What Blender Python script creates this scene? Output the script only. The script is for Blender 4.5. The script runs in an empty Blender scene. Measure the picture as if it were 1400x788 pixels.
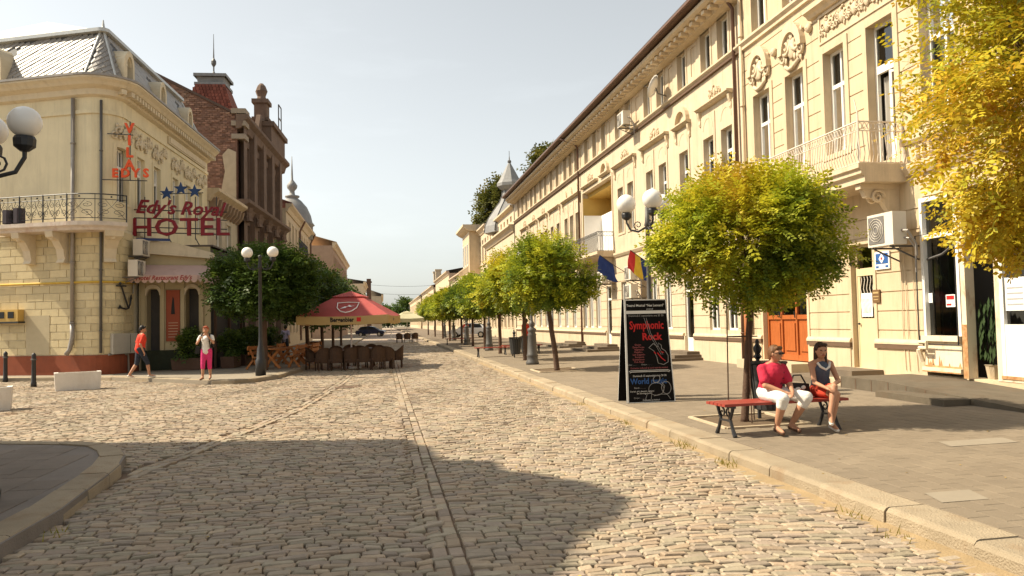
import bpy, math, random
import numpy as np
from mathutils import Vector, Matrix, noise
from math import radians as R, sin, cos, pi, sqrt, atan2

random.seed(7); np.random.seed(7)
SC = bpy.context.scene
COL = SC.collection

# ---------------------------------------------------------------- camera, sky, sun, exposure
cam_d = bpy.data.cameras.new('camera'); cam = bpy.data.objects.new('camera', cam_d); COL.objects.link(cam)
cam_d.sensor_width = 36.0; cam_d.lens = 36.0 * 1060 / 1400; cam_d.clip_start = .1; cam_d.clip_end = 6000
YAW, PITCH, ROLL = R(9.523), R(2.446), R(1.2)
_fw = Vector((sin(YAW) * cos(PITCH), cos(YAW) * cos(PITCH), sin(PITCH)))
_r = Vector((cos(YAW), -sin(YAW), 0)); _u = _r.cross(_fw)
_r2 = cos(ROLL) * _r - sin(ROLL) * _u; _u2 = sin(ROLL) * _r + cos(ROLL) * _u
M4 = Matrix((_r2, _u2, -_fw)).transposed().to_4x4(); M4.translation = (0, 0, 1.75)
cam.matrix_world = M4
SC.camera = cam
SC.render.resolution_x = 1024; SC.render.resolution_y = 576

SUN_DIR = Vector((-1.0, 0.22, 1.15)).normalized()      # towards the sun
EL = math.asin(SUN_DIR.z); AZ = atan2(SUN_DIR.x, SUN_DIR.y)
w = bpy.data.worlds.new('World'); SC.world = w; w.use_nodes = True
nt = w.node_tree; bg = nt.nodes['Background']
sky = nt.nodes.new('ShaderNodeTexSky'); sky.sky_type = 'NISHITA'; sky.sun_disc = False
sky.sun_elevation = EL; sky.sun_rotation = AZ
sky.air_density = 1.0; sky.dust_density = 1.6; sky.ozone_density = 1.0; sky.altitude = 0
hs = nt.nodes.new('ShaderNodeHueSaturation'); hs.inputs['Saturation'].default_value = .26; hs.inputs['Value'].default_value = 1.0
ti = nt.nodes.new('ShaderNodeVectorMath'); ti.operation = 'MULTIPLY'; ti.inputs[1].default_value = (1.0, 1.005, .955)
nt.links.new(sky.outputs[0], hs.inputs['Color']); nt.links.new(hs.outputs[0], ti.inputs[0])
# thin wisps of high cloud
tcw = nt.nodes.new('ShaderNodeTexCoord'); mpw = nt.nodes.new('ShaderNodeMapping'); mpw.inputs['Scale'].default_value = (1.6, 1.6, 7.0)
nw = nt.nodes.new('ShaderNodeTexNoise'); nw.inputs['Scale'].default_value = 2.6; nw.inputs['Detail'].default_value = 7; nw.inputs['Roughness'].default_value = .6
rw = nt.nodes.new('ShaderNodeMapRange'); rw.inputs[1].default_value = .54; rw.inputs[2].default_value = .78; rw.inputs[3].default_value = 1.0; rw.inputs[4].default_value = 1.07
sc_ = nt.nodes.new('ShaderNodeVectorMath'); sc_.operation = 'SCALE'
nt.links.new(tcw.outputs['Generated'], mpw.inputs['Vector']); nt.links.new(mpw.outputs[0], nw.inputs['Vector']); nt.links.new(nw.outputs['Fac'], rw.inputs[0])
nt.links.new(ti.outputs[0], sc_.inputs[0]); nt.links.new(rw.outputs[0], sc_.inputs['Scale']); nt.links.new(sc_.outputs[0], bg.inputs[0])
bg.inputs[1].default_value = .112
sd = bpy.data.lights.new('sun', 'SUN'); sun = bpy.data.objects.new('sun', sd); COL.objects.link(sun)
sd.energy = 4.8; sd.angle = R(.5); sd.color = (1.0, .875, .67)
sun.rotation_euler = SUN_DIR.to_track_quat('Z', 'Y').to_euler()
SC.view_settings.view_transform = 'Standard'; SC.view_settings.look = 'None'
SC.view_settings.exposure = 0.80; SC.view_settings.gamma = 1.0

# ---------------------------------------------------------------- mesh builder
def flat(u, d, z): return (u, d, z)

class MB:
    def __init__(s): s.v = []; s.f = []
    def poly(s, pts):
        n = len(s.v); s.v += [tuple(p) for p in pts]; s.f.append(tuple(range(n, n + len(pts)))); return s
    def box(s, x0, x1, y0, y1, z0, z1, fm=flat):
        n = len(s.v)
        s.v += [fm(x, y, z) for z in (z0, z1) for (x, y) in ((x0, y0), (x1, y0), (x1, y1), (x0, y1))]
        for q in ((3, 2, 1, 0), (4, 5, 6, 7), (0, 1, 5, 4), (1, 2, 6, 5), (2, 3, 7, 6), (3, 0, 4, 7)): s.f.append(tuple(n + i for i in q))
        return s
    def bar(s, a, b, w, h, up=(0, 0, 1)):
        a = Vector(a); b = Vector(b); d = (b - a).normalized(); up = Vector(up)
        if abs(d.dot(up)) > .98: up = Vector((0, 1, 0))
        x = d.cross(up).normalized(); z = x.cross(d)
        n = len(s.v)
        for p in (a, b):
            for (i, j) in ((-1, -1), (1, -1), (1, 1), (-1, 1)): s.v.append(tuple(p + x * (i * w / 2) + z * (j * h / 2)))
        for q in ((3, 2, 1, 0), (4, 5, 6, 7), (0, 1, 5, 4), (1, 2, 6, 5), (2, 3, 7, 6), (3, 0, 4, 7)): s.f.append(tuple(n + i for i in q))
        return s
    def tube(s, pts, r, n=6, cap=True):
        pts = [Vector(p) for p in pts]; rr = r if isinstance(r, (list, tuple)) else [r] * len(pts)
        b = len(s.v); prev = None
        for i, p in enumerate(pts):
            d = (pts[min(i + 1, len(pts) - 1)] - pts[max(i - 1, 0)])
            d = d.normalized() if d.length > 1e-9 else Vector((0, 0, 1))
            if prev is None:
                x = d.orthogonal().normalized()
            else:
                x = prev - d * prev.dot(d); x = x.normalized() if x.length > 1e-6 else d.orthogonal().normalized()
            prev = x; y = d.cross(x)
            for k in range(n):
                a = 2 * pi * k / n; s.v.append(tuple(p + (x * cos(a) + y * sin(a)) * rr[i]))
        for i in range(len(pts) - 1):
            for k in range(n):
                k2 = (k + 1) % n; s.f.append((b + i * n + k, b + i * n + k2, b + (i + 1) * n + k2, b + (i + 1) * n + k))
        if cap:
            s.f.append(tuple(b + k for k in range(n))[::-1]); m = b + (len(pts) - 1) * n; s.f.append(tuple(m + k for k in range(n)))
        return s
    def lathe(s, prof, c=(0, 0, 0), n=12):
        b = len(s.v)
        for (r, z) in prof:
            for k in range(n):
                a = 2 * pi * k / n; s.v.append((c[0] + r * cos(a), c[1] + r * sin(a), c[2] + z))
        for i in range(len(prof) - 1):
            for k in range(n):
                k2 = (k + 1) % n; s.f.append((b + i * n + k, b + i * n + k2, b + (i + 1) * n + k2, b + (i + 1) * n + k))
        s.f.append(tuple(b + k for k in range(n))[::-1]); m = b + (len(prof) - 1) * n; s.f.append(tuple(m + k for k in range(n)))
        return s
    def ball(s, c, r, nu=10, nv=6, fm=flat):
        if not isinstance(r, (tuple, list)): r = (r, r, r)
        b = len(s.v)
        s.v.append(fm(c[0], c[1], c[2] - r[2]))
        for j in range(1, nv):
            t = -pi / 2 + pi * j / nv
            for k in range(nu):
                a = 2 * pi * k / nu
                s.v.append(fm(c[0] + r[0] * cos(t) * cos(a), c[1] + r[1] * cos(t) * sin(a), c[2] + r[2] * sin(t)))
        s.v.append(fm(c[0], c[1], c[2] + r[2])); top = len(s.v) - 1
        for k in range(nu):
            k2 = (k + 1) % nu
            s.f.append((b, b + 1 + k2, b + 1 + k)); m = b + 1 + (nv - 2) * nu; s.f.append((top, m + k, m + k2))
            for j in range(nv - 2): q = b + 1 + j * nu; s.f.append((q + k, q + k2, q + nu + k2, q + nu + k))
        return s
    def sweep(s, prof, us, fm=flat, cap=True):
        """closed profile of (d, z) extruded along u"""
        b = len(s.v); n = len(prof)
        for u in us:
            for (d, z) in prof: s.v.append(fm(u, d, z))
        for i in range(len(us) - 1):
            for k in range(n):
                k2 = (k + 1) % n; s.f.append((b + i * n + k, b + (i + 1) * n + k, b + (i + 1) * n + k2, b + i * n + k2))
        if cap:
            s.f.append(tuple(b + k for k in range(n))); m = b + (len(us) - 1) * n; s.f.append(tuple(m + k for k in range(n))[::-1])
        return s
    def prism(s, pts, d0, d1, fm=flat):
        """polygon of (u, z) extruded in d from d0 to d1"""
        n = len(pts); b = len(s.v)
        s.v += [fm(p[0], d0, p[1]) for p in pts] + [fm(p[0], d1, p[1]) for p in pts]
        s.f.append(tuple(b + k for k in range(n))); s.f.append(tuple(b + n + k for k in range(n))[::-1])
        for k in range(n): k2 = (k + 1) % n; s.f.append((b + k, b + n + k, b + n + k2, b + k2))
        return s
    def slab(s, pts, z0, z1):
        n = len(pts); b = len(s.v)
        s.v += [(p[0], p[1], z0) for p in pts] + [(p[0], p[1], z1) for p in pts]
        s.f.append(tuple(b + k for k in range(n))[::-1]); s.f.append(tuple(b + n + k for k in range(n)))
        for k in range(n): k2 = (k + 1) % n; s.f.append((b + k, b + k2, b + n + k2, b + n + k))
        return s
    def arch(s, cu, cz, r0, r1, d0, d1, a0=0, a1=pi, n=10, fm=flat, ez=1.0):
        pts = [(cu + r1 * cos(a0 + (a1 - a0) * i / n), cz + ez * r1 * sin(a0 + (a1 - a0) * i / n)) for i in range(n + 1)]
        ins = [(cu + r0 * cos(a0 + (a1 - a0) * i / n), cz + ez * r0 * sin(a0 + (a1 - a0) * i / n)) for i in range(n + 1)]
        for i in range(n):
            s.prism([pts[i], pts[i + 1], ins[i + 1], ins[i]], d0, d1, fm)
        return s
    def mesh(s, name, mt, smooth=False):
        me = bpy.data.meshes.new(name); me.from_pydata(s.v, [], s.f); me.validate(); me.update()
        import bmesh
        bm = bmesh.new(); bm.from_mesh(me); bmesh.ops.recalc_face_normals(bm, faces=bm.faces); bm.to_mesh(me); bm.free()
        if mt is not None: me.materials.append(mt)
        if smooth:
            me.polygons.foreach_set('use_smooth', [True] * len(me.polygons))
        return me
    def obj(s, name, mt, parent=None, smooth=False, **kw):
        return link(name, s.mesh(name, mt, smooth), parent, **kw)

def link(name, me, parent=None, loc=None, rot=None, scale=None, label=None, cat=None, group=None, kind=None):
    o = bpy.data.objects.new(name, me); COL.objects.link(o)
    if parent is not None: o.parent = parent
    if loc is not None: o.location = loc
    if rot is not None: o.rotation_euler = rot
    if scale is not None: o.scale = scale
    tag(o, label, cat, group, kind)
    return o
def tag(o, label=None, cat=None, group=None, kind=None):
    if label: o['label'] = label
    if cat: o['category'] = cat
    if group: o['group'] = group
    if kind: o['kind'] = kind
    return o
def thing(name, label, cat, loc=(0, 0, 0), rz=0.0, group=None):
    return link(name, None, None, loc, (0, 0, rz), None, label, cat, group)
def copy_thing(root, loc, rz, label, scale=None):
    """a copy of a thing with its parts and sub-parts"""
    c = root.copy(); COL.objects.link(c); c.location = loc; c.rotation_euler = (0, 0, rz); c['label'] = label
    if scale: c.scale = (scale,) * 3 if not isinstance(scale, tuple) else scale
    for ch in list(root.children):
        d = ch.copy(); COL.objects.link(d); d.parent = c
        for g in list(ch.children):
            e = g.copy(); COL.objects.link(e); e.parent = d
    return c

# ---------------------------------------------------------------- materials
def mat(name, col, rough=.8, var=.12, scale=3.0, bump=.0, bscale=40.0, col2=None, metal=0.0, spec=.3, island=0.0, stretch=(1, 1, 1), stain=0.0, stain_col=(.12, .07, .04), stain_scale=1.2, objvar=0.0, trans=0.0, streak=0.0, hues=None):
    m = bpy.data.materials.new(name); m.use_nodes = True
    n = m.node_tree.nodes; l = m.node_tree.links; b = n['Principled BSDF']
    b.inputs['Roughness'].default_value = rough; b.inputs['Metallic'].default_value = metal
    b.inputs['Specular IOR Level'].default_value = spec
    tc = n.new('ShaderNodeTexCoord'); mp = n.new('ShaderNodeMapping'); mp.inputs['Scale'].default_value = stretch
    l.new(tc.outputs['Object'], mp.inputs['Vector'])
    tx = n.new('ShaderNodeTexNoise'); tx.inputs['Scale'].default_value = scale; tx.inputs['Detail'].default_value = 6; tx.inputs['Roughness'].default_value = .62
    l.new(mp.outputs[0], tx.inputs['Vector'])
    mx = n.new('ShaderNodeMix'); mx.data_type = 'RGBA'
    c2 = col2 if col2 else tuple(c * .55 for c in col)
    lo = tuple(c * (1 - var) + d * var for c, d in zip(col, c2)) if not col2 else c2
    hi = tuple(min(1, c * (1 + var * .4)) for c in col) if not col2 else col
    mx.inputs[6].default_value = (*lo, 1); mx.inputs[7].default_value = (*hi, 1)
    rp = n.new('ShaderNodeMapRange'); rp.inputs[1].default_value = .3; rp.inputs[2].default_value = .7
    l.new(tx.outputs['Fac'], rp.inputs[0]); l.new(rp.outputs[0], mx.inputs[0])
    out = mx.outputs[2]
    if stain:
        t2 = n.new('ShaderNodeTexNoise'); t2.inputs['Scale'].default_value = stain_scale; t2.inputs['Detail'].default_value = 8; t2.inputs['Roughness'].default_value = .7
        m2 = n.new('ShaderNodeMapping'); m2.inputs['Scale'].default_value = (1, 1, .35); l.new(tc.outputs['Object'], m2.inputs['Vector']); l.new(m2.outputs[0], t2.inputs['Vector'])
        r2 = n.new('ShaderNodeMapRange'); r2.inputs[1].default_value = .52; r2.inputs[2].default_value = .72; r2.inputs[4].default_value = stain
        l.new(t2.outputs['Fac'], r2.inputs[0])
        m3 = n.new('ShaderNodeMix'); m3.data_type = 'RGBA'; m3.inputs[7].default_value = (*stain_col, 1)
        l.new(r2.outputs[0], m3.inputs[0]); l.new(out, m3.inputs[6]); out = m3.outputs[2]
    if streak:
        t4 = n.new('ShaderNodeTexNoise'); t4.inputs['Scale'].default_value = 2.2; t4.inputs['Detail'].default_value = 7; t4.inputs['Roughness'].default_value = .75
        m5 = n.new('ShaderNodeMapping'); m5.inputs['Scale'].default_value = (2.2, 2.2, .12); l.new(tc.outputs['Object'], m5.inputs['Vector']); l.new(m5.outputs[0], t4.inputs['Vector'])
        r5 = n.new('ShaderNodeMapRange'); r5.inputs[1].default_value = .50; r5.inputs[2].default_value = .74; r5.inputs[4].default_value = streak
        l.new(t4.outputs['Fac'], r5.inputs[0])
        m6 = n.new('ShaderNodeMix'); m6.data_type = 'RGBA'; m6.inputs[7].default_value = (*[c * .42 for c in col], 1)
        l.new(r5.outputs[0], m6.inputs[0]); l.new(out, m6.inputs[6]); out = m6.outputs[2]
    if hues:
        rnd_ = n.new('ShaderNodeNewGeometry').outputs['Random Per Island'] if island else n.new('ShaderNodeObjectInfo').outputs['Random']
        w7 = n.new('ShaderNodeTexWhiteNoise'); w7.noise_dimensions = '1D'; l.new(rnd_, w7.inputs['W'])
        cr = n.new('ShaderNodeValToRGB'); cr.color_ramp.interpolation = 'CONSTANT'
        els = cr.color_ramp.elements
        while len(els) < len(hues): els.new(.5)
        for i, hc in enumerate(hues): els[i].position = i / len(hues); els[i].color = (*hc, 1)
        l.new(w7.outputs['Value'], cr.inputs[0])
        m8 = n.new('ShaderNodeVectorMath'); m8.operation = 'MULTIPLY'; l.new(out, m8.inputs[0]); l.new(cr.outputs[0], m8.inputs[1]); out = m8.outputs[0]
    if island or objvar:
        src = n.new('ShaderNodeNewGeometry').outputs['Random Per Island'] if island else n.new('ShaderNodeObjectInfo').outputs['Random']
        k = island or objvar
        r3 = n.new('ShaderNodeMapRange'); r3.inputs[3].default_value = 1 - k; r3.inputs[4].default_value = 1 + k * .6
        l.new(src, r3.inputs[0])
        m4 = n.new('ShaderNodeVectorMath'); m4.operation = 'SCALE'; l.new(out, m4.inputs[0]); l.new(r3.outputs[0], m4.inputs['Scale']); out = m4.outputs[0]
    l.new(out, b.inputs['Base Color'])
    if bump:
        t3 = n.new('ShaderNodeTexNoise'); t3.inputs['Scale'].default_value = bscale; t3.inputs['Detail'].default_value = 5
        l.new(tc.outputs['Object'], t3.inputs['Vector'])
        bp = n.new('ShaderNodeBump'); bp.inputs['Strength'].default_value = bump; bp.inputs['Distance'].default_value = .02
        l.new(t3.outputs['Fac'], bp.inputs['Height']); l.new(bp.outputs[0], b.inputs['Normal'])
    if trans:
        tr = n.new('ShaderNodeBsdfTranslucent'); ms = n.new('ShaderNodeMixShader'); ms.inputs[0].default_value = trans
        l.new(out, tr.inputs[0]); l.new(b.outputs[0], ms.inputs[1]); l.new(tr.outputs[0], ms.inputs[2]); l.new(ms.outputs[0], n['Material Output'].inputs[0])
    return m

def glass_mat(name, tint=(.55, .6, .6), rough=.04):
    m = bpy.data.materials.new(name); m.use_nodes = True
    n = m.node_tree.nodes; l = m.node_tree.links; n.remove(n['Principled BSDF'])
    t = n.new('ShaderNodeBsdfTransparent'); t.inputs[0].default_value = (*tint, 1)
    g = n.new('ShaderNodeBsdfGlossy'); g.inputs['Roughness'].default_value = rough
    f = n.new('ShaderNodeFresnel'); f.inputs['IOR'].default_value = 2.1
    ms = n.new('ShaderNodeMixShader'); l.new(f.outputs[0], ms.inputs[0]); l.new(t.outputs[0], ms.inputs[1]); l.new(g.outputs[0], ms.inputs[2])
    l.new(ms.outputs[0], n['Material Output'].inputs[0])
    return m

MT = {}
MT['stucco'] = mat('cream stucco', (.56, .445, .295), .85, .18, 1.4, .3, 60, stain=.4, stain_col=(.38, .26, .14), stain_scale=1.6, streak=.5)
MT['stucco_pale'] = mat('pale stucco', (.575, .465, .325), .85, .18, 1.6, .3, 60, stain=.45, stain_col=(.40, .29, .17), streak=.52)
MT['trim'] = mat('cream plaster trim', (.59, .475, .325), .8, .16, 5, .35, 50, stain=.45, stain_col=(.34, .24, .14), stain_scale=3, streak=.4)
MT['plinth'] = mat('plinth render', (.49, .40, .275), .9, .22, 2.2, .4, 50, stain=.45, stain_col=(.34, .24, .14), stain_scale=2.2)
MT['joint'] = mat('dark ledge', (.13, .08, .05), .8, .2, 6)
MT['white_frame'] = mat('white painted frame', (.78, .76, .70), .5, .1, 6, spec=.4)
MT['wood_dark'] = mat('dark timber eave', (.10, .055, .035), .7, .3, 8, .3, 30)
MT['wood_door'] = mat('orange brown varnished wood', (.36, .10, .025), .45, .35, 3, .2, 30, stretch=(6, 6, 1), spec=.4)
MT['roof_metal'] = mat('dark sheet roof', (.09, .07, .06), .6, .3, 3)
MT['pipe'] = mat('zinc pipe', (.30, .27, .24), .5, .25, 5, metal=.4)
MT['pipe_brown'] = mat('brown gutter', (.14, .075, .05), .5, .3, 4)
MT['iron'] = mat('black iron', (.018, .018, .02), .5, .2, 10, spec=.5)
MT['iron_grey'] = mat('grey cast iron', (.09, .085, .08), .55, .25, 8, spec=.5)
MT['iron_white'] = mat('whitewashed iron', (.66, .58, .48), .6, .2, 12, stain=.4, stain_col=(.35, .2, .1), stain_scale=6)
MT['glass'] = glass_mat('window glass')
MT['room'] = mat('dim interior', (.075, .068, .062), .9, .4, 1.0)
MT['curtain'] = mat('pale curtain', (.50, .47, .42), .9, .25, 2, stretch=(14, 14, .5))
MT['globe'] = mat('opal lamp globe', (.80, .77, .72), .3, .04, 2, spec=.5)
MT['ac_white'] = mat('air conditioner casing', (.66, .60, .50), .5, .1, 3)
MT['ac_grille'] = mat('fan grille', (.16, .15, .14), .6, .2, 20)
MT['white'] = mat('white paint', (.80, .79, .76), .6, .05, 4)
MT['black'] = mat('black paint', (.012, .012, .012), .5, .2, 6)
MT['red_text'] = mat('red print', (.55, .02, .02), .5, .1, 8)
MT['blue_text'] = mat('blue print', (.03, .10, .30), .5, .1, 8)
MT['grey_text'] = mat('grey print', (.38, .37, .36), .5, .1, 8)

# ---------------------------------------------------------------- text as flat or raised lettering
def text_mesh(s, size, mt, ext=.0, off=.0, shear=.0, align='CENTER', squash=1.0, space=1.0):
    cu = bpy.data.curves.new('lettering', 'FONT'); cu.body = s; cu.size = size; cu.extrude = ext; cu.offset = off; cu.shear = shear
    cu.align_x = align; cu.align_y = 'CENTER'; cu.resolution_u = 2; cu.space_character = space
    o = bpy.data.objects.new('lettering', cu); COL.objects.link(o)
    dg = bpy.context.evaluated_depsgraph_get(); me = bpy.data.meshes.new_from_object(o.evaluated_get(dg), depsgraph=dg)
    bpy.data.objects.remove(o); bpy.data.curves.remove(cu)
    me.name = 'lettering'
    if squash != 1.0:
        for v in me.vertices: v.co.x *= squash
    me.materials.clear(); me.materials.append(mt)
    return me
def letters(name, s, size, mt, parent, loc, rot=(pi / 2, 0, 0), **kw):
    return link(name, text_mesh(s, size, mt, **kw), parent, loc, rot)

# ---------------------------------------------------------------- facade builders
def cells(mb, us, zs, regions, fm=flat, base=0.0):
    """a wall as cells of differing depth: regions are (u0, u1, z0, z1, depth, hole)"""
    U = set(us); Z = set(zs); u_lo, u_hi, z_lo, z_hi = min(us), max(us), min(zs), max(zs)
    for r in regions:
        for a in r[:2]:
            if u_lo < a < u_hi: U.add(a)
        for a in r[2:4]:
            if z_lo < a < z_hi: Z.add(a)
    U = sorted(U); Z = sorted(Z)
    U = [U[0]] + [b for a, b in zip(U, U[1:]) if b - a > 1e-4]; Z = [Z[0]] + [b for a, b in zip(Z, Z[1:]) if b - a > 1e-4]
    nu, nz = len(U) - 1, len(Z) - 1
    D = [[base] * nz for _ in range(nu)]; Hh = [[False] * nz for _ in range(nu)]
    uc = [(U[i] + U[i + 1]) / 2 for i in range(nu)]; zc = [(Z[j] + Z[j + 1]) / 2 for j in range(nz)]
    for (u0, u1, z0, z1, d, hole) in regions:
        for i in range(nu):
            if u0 < uc[i] < u1:
                for j in range(nz):
                    if z0 < zc[j] < z1: D[i][j] = d; Hh[i][j] = hole
    for i in range(nu):
        j = 0
        while j < nz:
            k = j
            if not Hh[i][j]:
                while k + 1 < nz and not Hh[i][k + 1] and D[i][k + 1] == D[i][j]: k += 1
                d = D[i][j]
                mb.poly([fm(U[i], d, Z[j]), fm(U[i + 1], d, Z[j]), fm(U[i + 1], d, Z[k + 1]), fm(U[i], d, Z[k + 1])])
            j = k + 1
        for j in range(nz - 1):
            a, b = D[i][j], D[i][j + 1]
            if abs(a - b) > 1e-6: mb.poly([fm(U[i], a, Z[j + 1]), fm(U[i + 1], a, Z[j + 1]), fm(U[i + 1], b, Z[j + 1]), fm(U[i], b, Z[j + 1])])
    for i in range(nu - 1):
        for j in range(nz):
            a, b = D[i][j], D[i + 1][j]
            if abs(a - b) > 1e-6: mb.poly([fm(U[i + 1], a, Z[j]), fm(U[i + 1], b, Z[j]), fm(U[i + 1], b, Z[j + 1]), fm(U[i + 1], a, Z[j + 1])])
    return mb
def wall_part(name, mt, parent, us, zs, regions, fm=flat, base=0.0, **kw):
    mb = MB(); cells(mb, us, zs, regions, fm, base)
    me = bpy.data.meshes.new(name); me.from_pydata(mb.v, [], mb.f); me.update(); me.materials.append(mt)
    return link(name, me, parent, **kw)
def grooves(z0, z1, step, u0, u1, d=.022, hgt=.03, off=0.0):
    out = []; z = z0 + off
    while z < z1 - .01:
        out.append((u0, u1, z, z + hgt, d, False)); z += step
    return out

WIN = {}
def win_meshes(w, h, style, fmt):
    key = (round(w, 2), round(h, 2), style, fmt.name)
    if key in WIN: return WIN[key]
    t = .07 if h > 1.5 else .055
    fr = MB(); fr.box(0, t, -.03, .05, 0, h); fr.box(w - t, w, -.03, .05, 0, h); fr.box(t, w - t, -.028, .048, 0, t); fr.box(t, w - t, -.028, .048, h - t, h)
    panes = []
    zt = h * .66 if style in ('sash', 'door') else None
    if style == 'sash' or style == 'door':
        fr.box(t, w - t, -.035, .052, zt - .05, zt + .05)
        fr.box(w / 2 - .035, w / 2 + .035, -.03, .05, t, zt - .05); fr.box(w / 2 - .03, w / 2 + .03, -.028, .05, zt + .05, h - t)
        for (a, b) in ((t, w / 2 - .035), (w / 2 + .035, w - t)):
            panes.append((a, b, t, zt - .05)); panes.append((a, b, zt + .05, h - t))
    elif style == 'two':
        fr.box(w / 2 - .035, w / 2 + .035, -.03, .05, t, h - t)
        panes += [(t, w / 2 - .035, t, h - t), (w / 2 + .035, w - t, t, h - t)]
    else:
        panes.append((t, w - t, t, h - t))
    fm_ = fr.mesh('window', fmt)
    pm = []
    for (a, b, c, d) in panes:
        p = MB(); p.poly([(a, .012, c), (b, .012, c), (b, .012, d), (a, .012, d)]); pm.append(p.mesh('pane', MT['glass']))
    bk = MB(); bk.poly([(-.1, .45, -.1), (w + .1, .45, -.1), (w + .1, .45, h + .1), (-.1, .45, h + .1)])
    for (x, s) in ((-.1, 1), (w + .1, 1)): bk.poly([(x, .02, -.1), (x, .45, -.1), (x, .45, h + .1), (x, .02, h + .1)])
    bk.poly([(-.1, .02, -.1), (w + .1, .02, -.1), (w + .1, .45, -.1), (-.1, .45, -.1)])
    bkm = bk.mesh('interior', MT['room'])
    WIN[key] = (fm_, pm, bkm); return WIN[key]
CURT = {}
def curtain_mesh(w, h, kind):
    key = (round(w, 2), round(h, 2), kind)
    if key not in CURT:
        mb = MB(); n = max(3, int(w / .07))
        def strip(a, b, z0, z1):
            pts = [a + (b - a) * i / n for i in range(n + 1)]
            for i in range(n):
                y0 = .14 + .03 * sin(i * 1.9); y1 = .14 + .03 * sin((i + 1) * 1.9)
                mb.poly([(pts[i], y0, z0), (pts[i + 1], y1, z0), (pts[i + 1], y1, z1), (pts[i], y0, z1)])
        if kind == 0: strip(.05, w * .36, .05, h - .05); strip(w * .68, w - .05, .05, h - .05)
        elif kind == 1: strip(.05, w - .05, h * .35, h - .05)
        elif kind == 2: strip(.05, w - .05, .05, h - .05)
        else: strip(.05, w * .3, .05, h - .05)
        CURT[key] = mb.mesh('curtain', MT['curtain'], True)
    return CURT[key]
def window(parent, u, z, w, h, style='sash', d=.18, curtain=None, fm=flat, ang=0.0, fmt=None, label=None):
    """a window with frame, panes, curtain and the dim room behind, set d behind the wall face"""
    fme, pms, bkm = win_meshes(w, h, style, fmt or MT['white_frame'])
    o = link('window', fme, parent, fm(u, d, z), (0, 0, ang), label=label)
    for p in pms: link('pane', p, o)
    link('interior', bkm, o)
    if curtain is None: curtain = random.choice((0, 0, 1, 2, 3, 4))
    if curtain < 4: link('curtain', curtain_mesh(w, h, curtain), o)
    return o

def spiral(mb, fm, cu, cz, r, d, turns=1.4, hand=1, a0=0, tr=.02, n=14, nn=5):
    pts = []
    for i in range(n + 1):
        t = i / n; a = a0 + hand * turns * 2 * pi * t; rr = r * (1 - .85 * t)
        pts.append(fm(cu + rr * cos(a), d, cz + rr * sin(a)))
    mb.tube(pts, [tr * (1 - .4 * i / n) for i in range(n + 1)], nn)
def carving(mb, fm, cu, cz, w, h, d=-.035, seed=0):
    """relief ornament: shield, scrolls and leaves around a centre"""
    rnd = random.Random(seed)
    mb.ball((cu, d + .01, cz), (h * .22, .05, h * .32), 8, 6, fm)
    for s in (-1, 1):
        spiral(mb, fm, cu + s * w * .27, cz + h * .1, h * .26, d, 1.5, s, pi * (0 if s < 0 else 1), h * .07)
        spiral(mb, fm, cu + s * w * .40, cz - h * .18, h * .18, d, 1.3, -s, pi / 2, h * .055)
        for k in range(7):
            a = rnd.uniform(0, 2 * pi); uu = cu + s * (w * (.12 + .35 * rnd.random())); zz = cz + h * rnd.uniform(-.42, .42)
            mb.ball((uu, d + .012, zz), (h * .07, .03, h * .11), 6, 4, fm)
    for k in range(4): mb.ball((cu + rnd.uniform(-.1, .1) * w, d, cz + h * (.3 + .06 * k)), (h * .08, .04, h * .08), 6, 4, fm)
    return mb
def hood(parent, u0, u1, z, d=.22, brackets=True, t=.13, mt=None, orn=None, seed=1, pediment=None):
    """a moulded window hood on two consoles"""
    mb = MB(); mt = mt or MT['trim']
    mb.sweep([(-d, z + t), (-d, z + t * .62), (-d * .72, z + t * .45), (-d * .6, z + t * .2), (-d * .25, z), (.02, z), (.02, z + t)], [u0, u1])
    if brackets:
        for uu in (u0 + .12, u1 - .12):
            mb.sweep([(-d * .6, z - .005), (-d * .5, z - .16), (-d * .25, z - .3), (-d * .32, z - .42), (-.04, z - .5), (.02, z - .5), (.02, z - .005)], [uu - .07, uu + .07])
    if pediment == 'arch':
        mb.arch((u0 + u1) / 2, z + t, (u1 - u0) * .30, (u1 - u0) * .42, -d * .7, .02, n=10)
    if orn == 'scroll':
        carving(mb, flat, (u0 + u1) / 2, z + t + .3, (u1 - u0) * .36, .42, -.03, seed)
    return mb.obj('window_hood', mt, parent)
def shallow_arch(mb, cu, cz, w, d=-.04):
    mb.arch(cu, cz, w * .5, w * .5 + .07, d, .01, n=8)
def railing(mb, fm, us, z0, z1, step=.11, r=.011, bow=.06, top=.02):
    """posts, rails, bowed balusters and a scroll frieze along u"""
    u0, u1 = us[0], us[-1]
    for z in (z0 + .03, z1 - .2, z1): mb.tube([fm(u, 0, z) for u in us], top if z == z1 else .013, 5)
    n = max(1, int(round((u1 - u0) / step)))
    for i in range(n + 1):
        u = u0 + (u1 - u0) * i / n
        mb.tube([fm(u, 0, z0), fm(u, -bow, z0 + (z1 - .2 - z0) * .3), fm(u, -bow * .3, z0 + (z1 - .2 - z0) * .7), fm(u, 0, z1 - .2)], r, 4)
        if i < n:
            uc = u + (u1 - u0) / n / 2; rr = .045
            mb.tube([fm(uc + rr * cos(a), 0, z1 - .1 + rr * 1.6 * sin(a)) for a in [k * pi / 4 for k in range(9)]], .009, 4, False)

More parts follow.
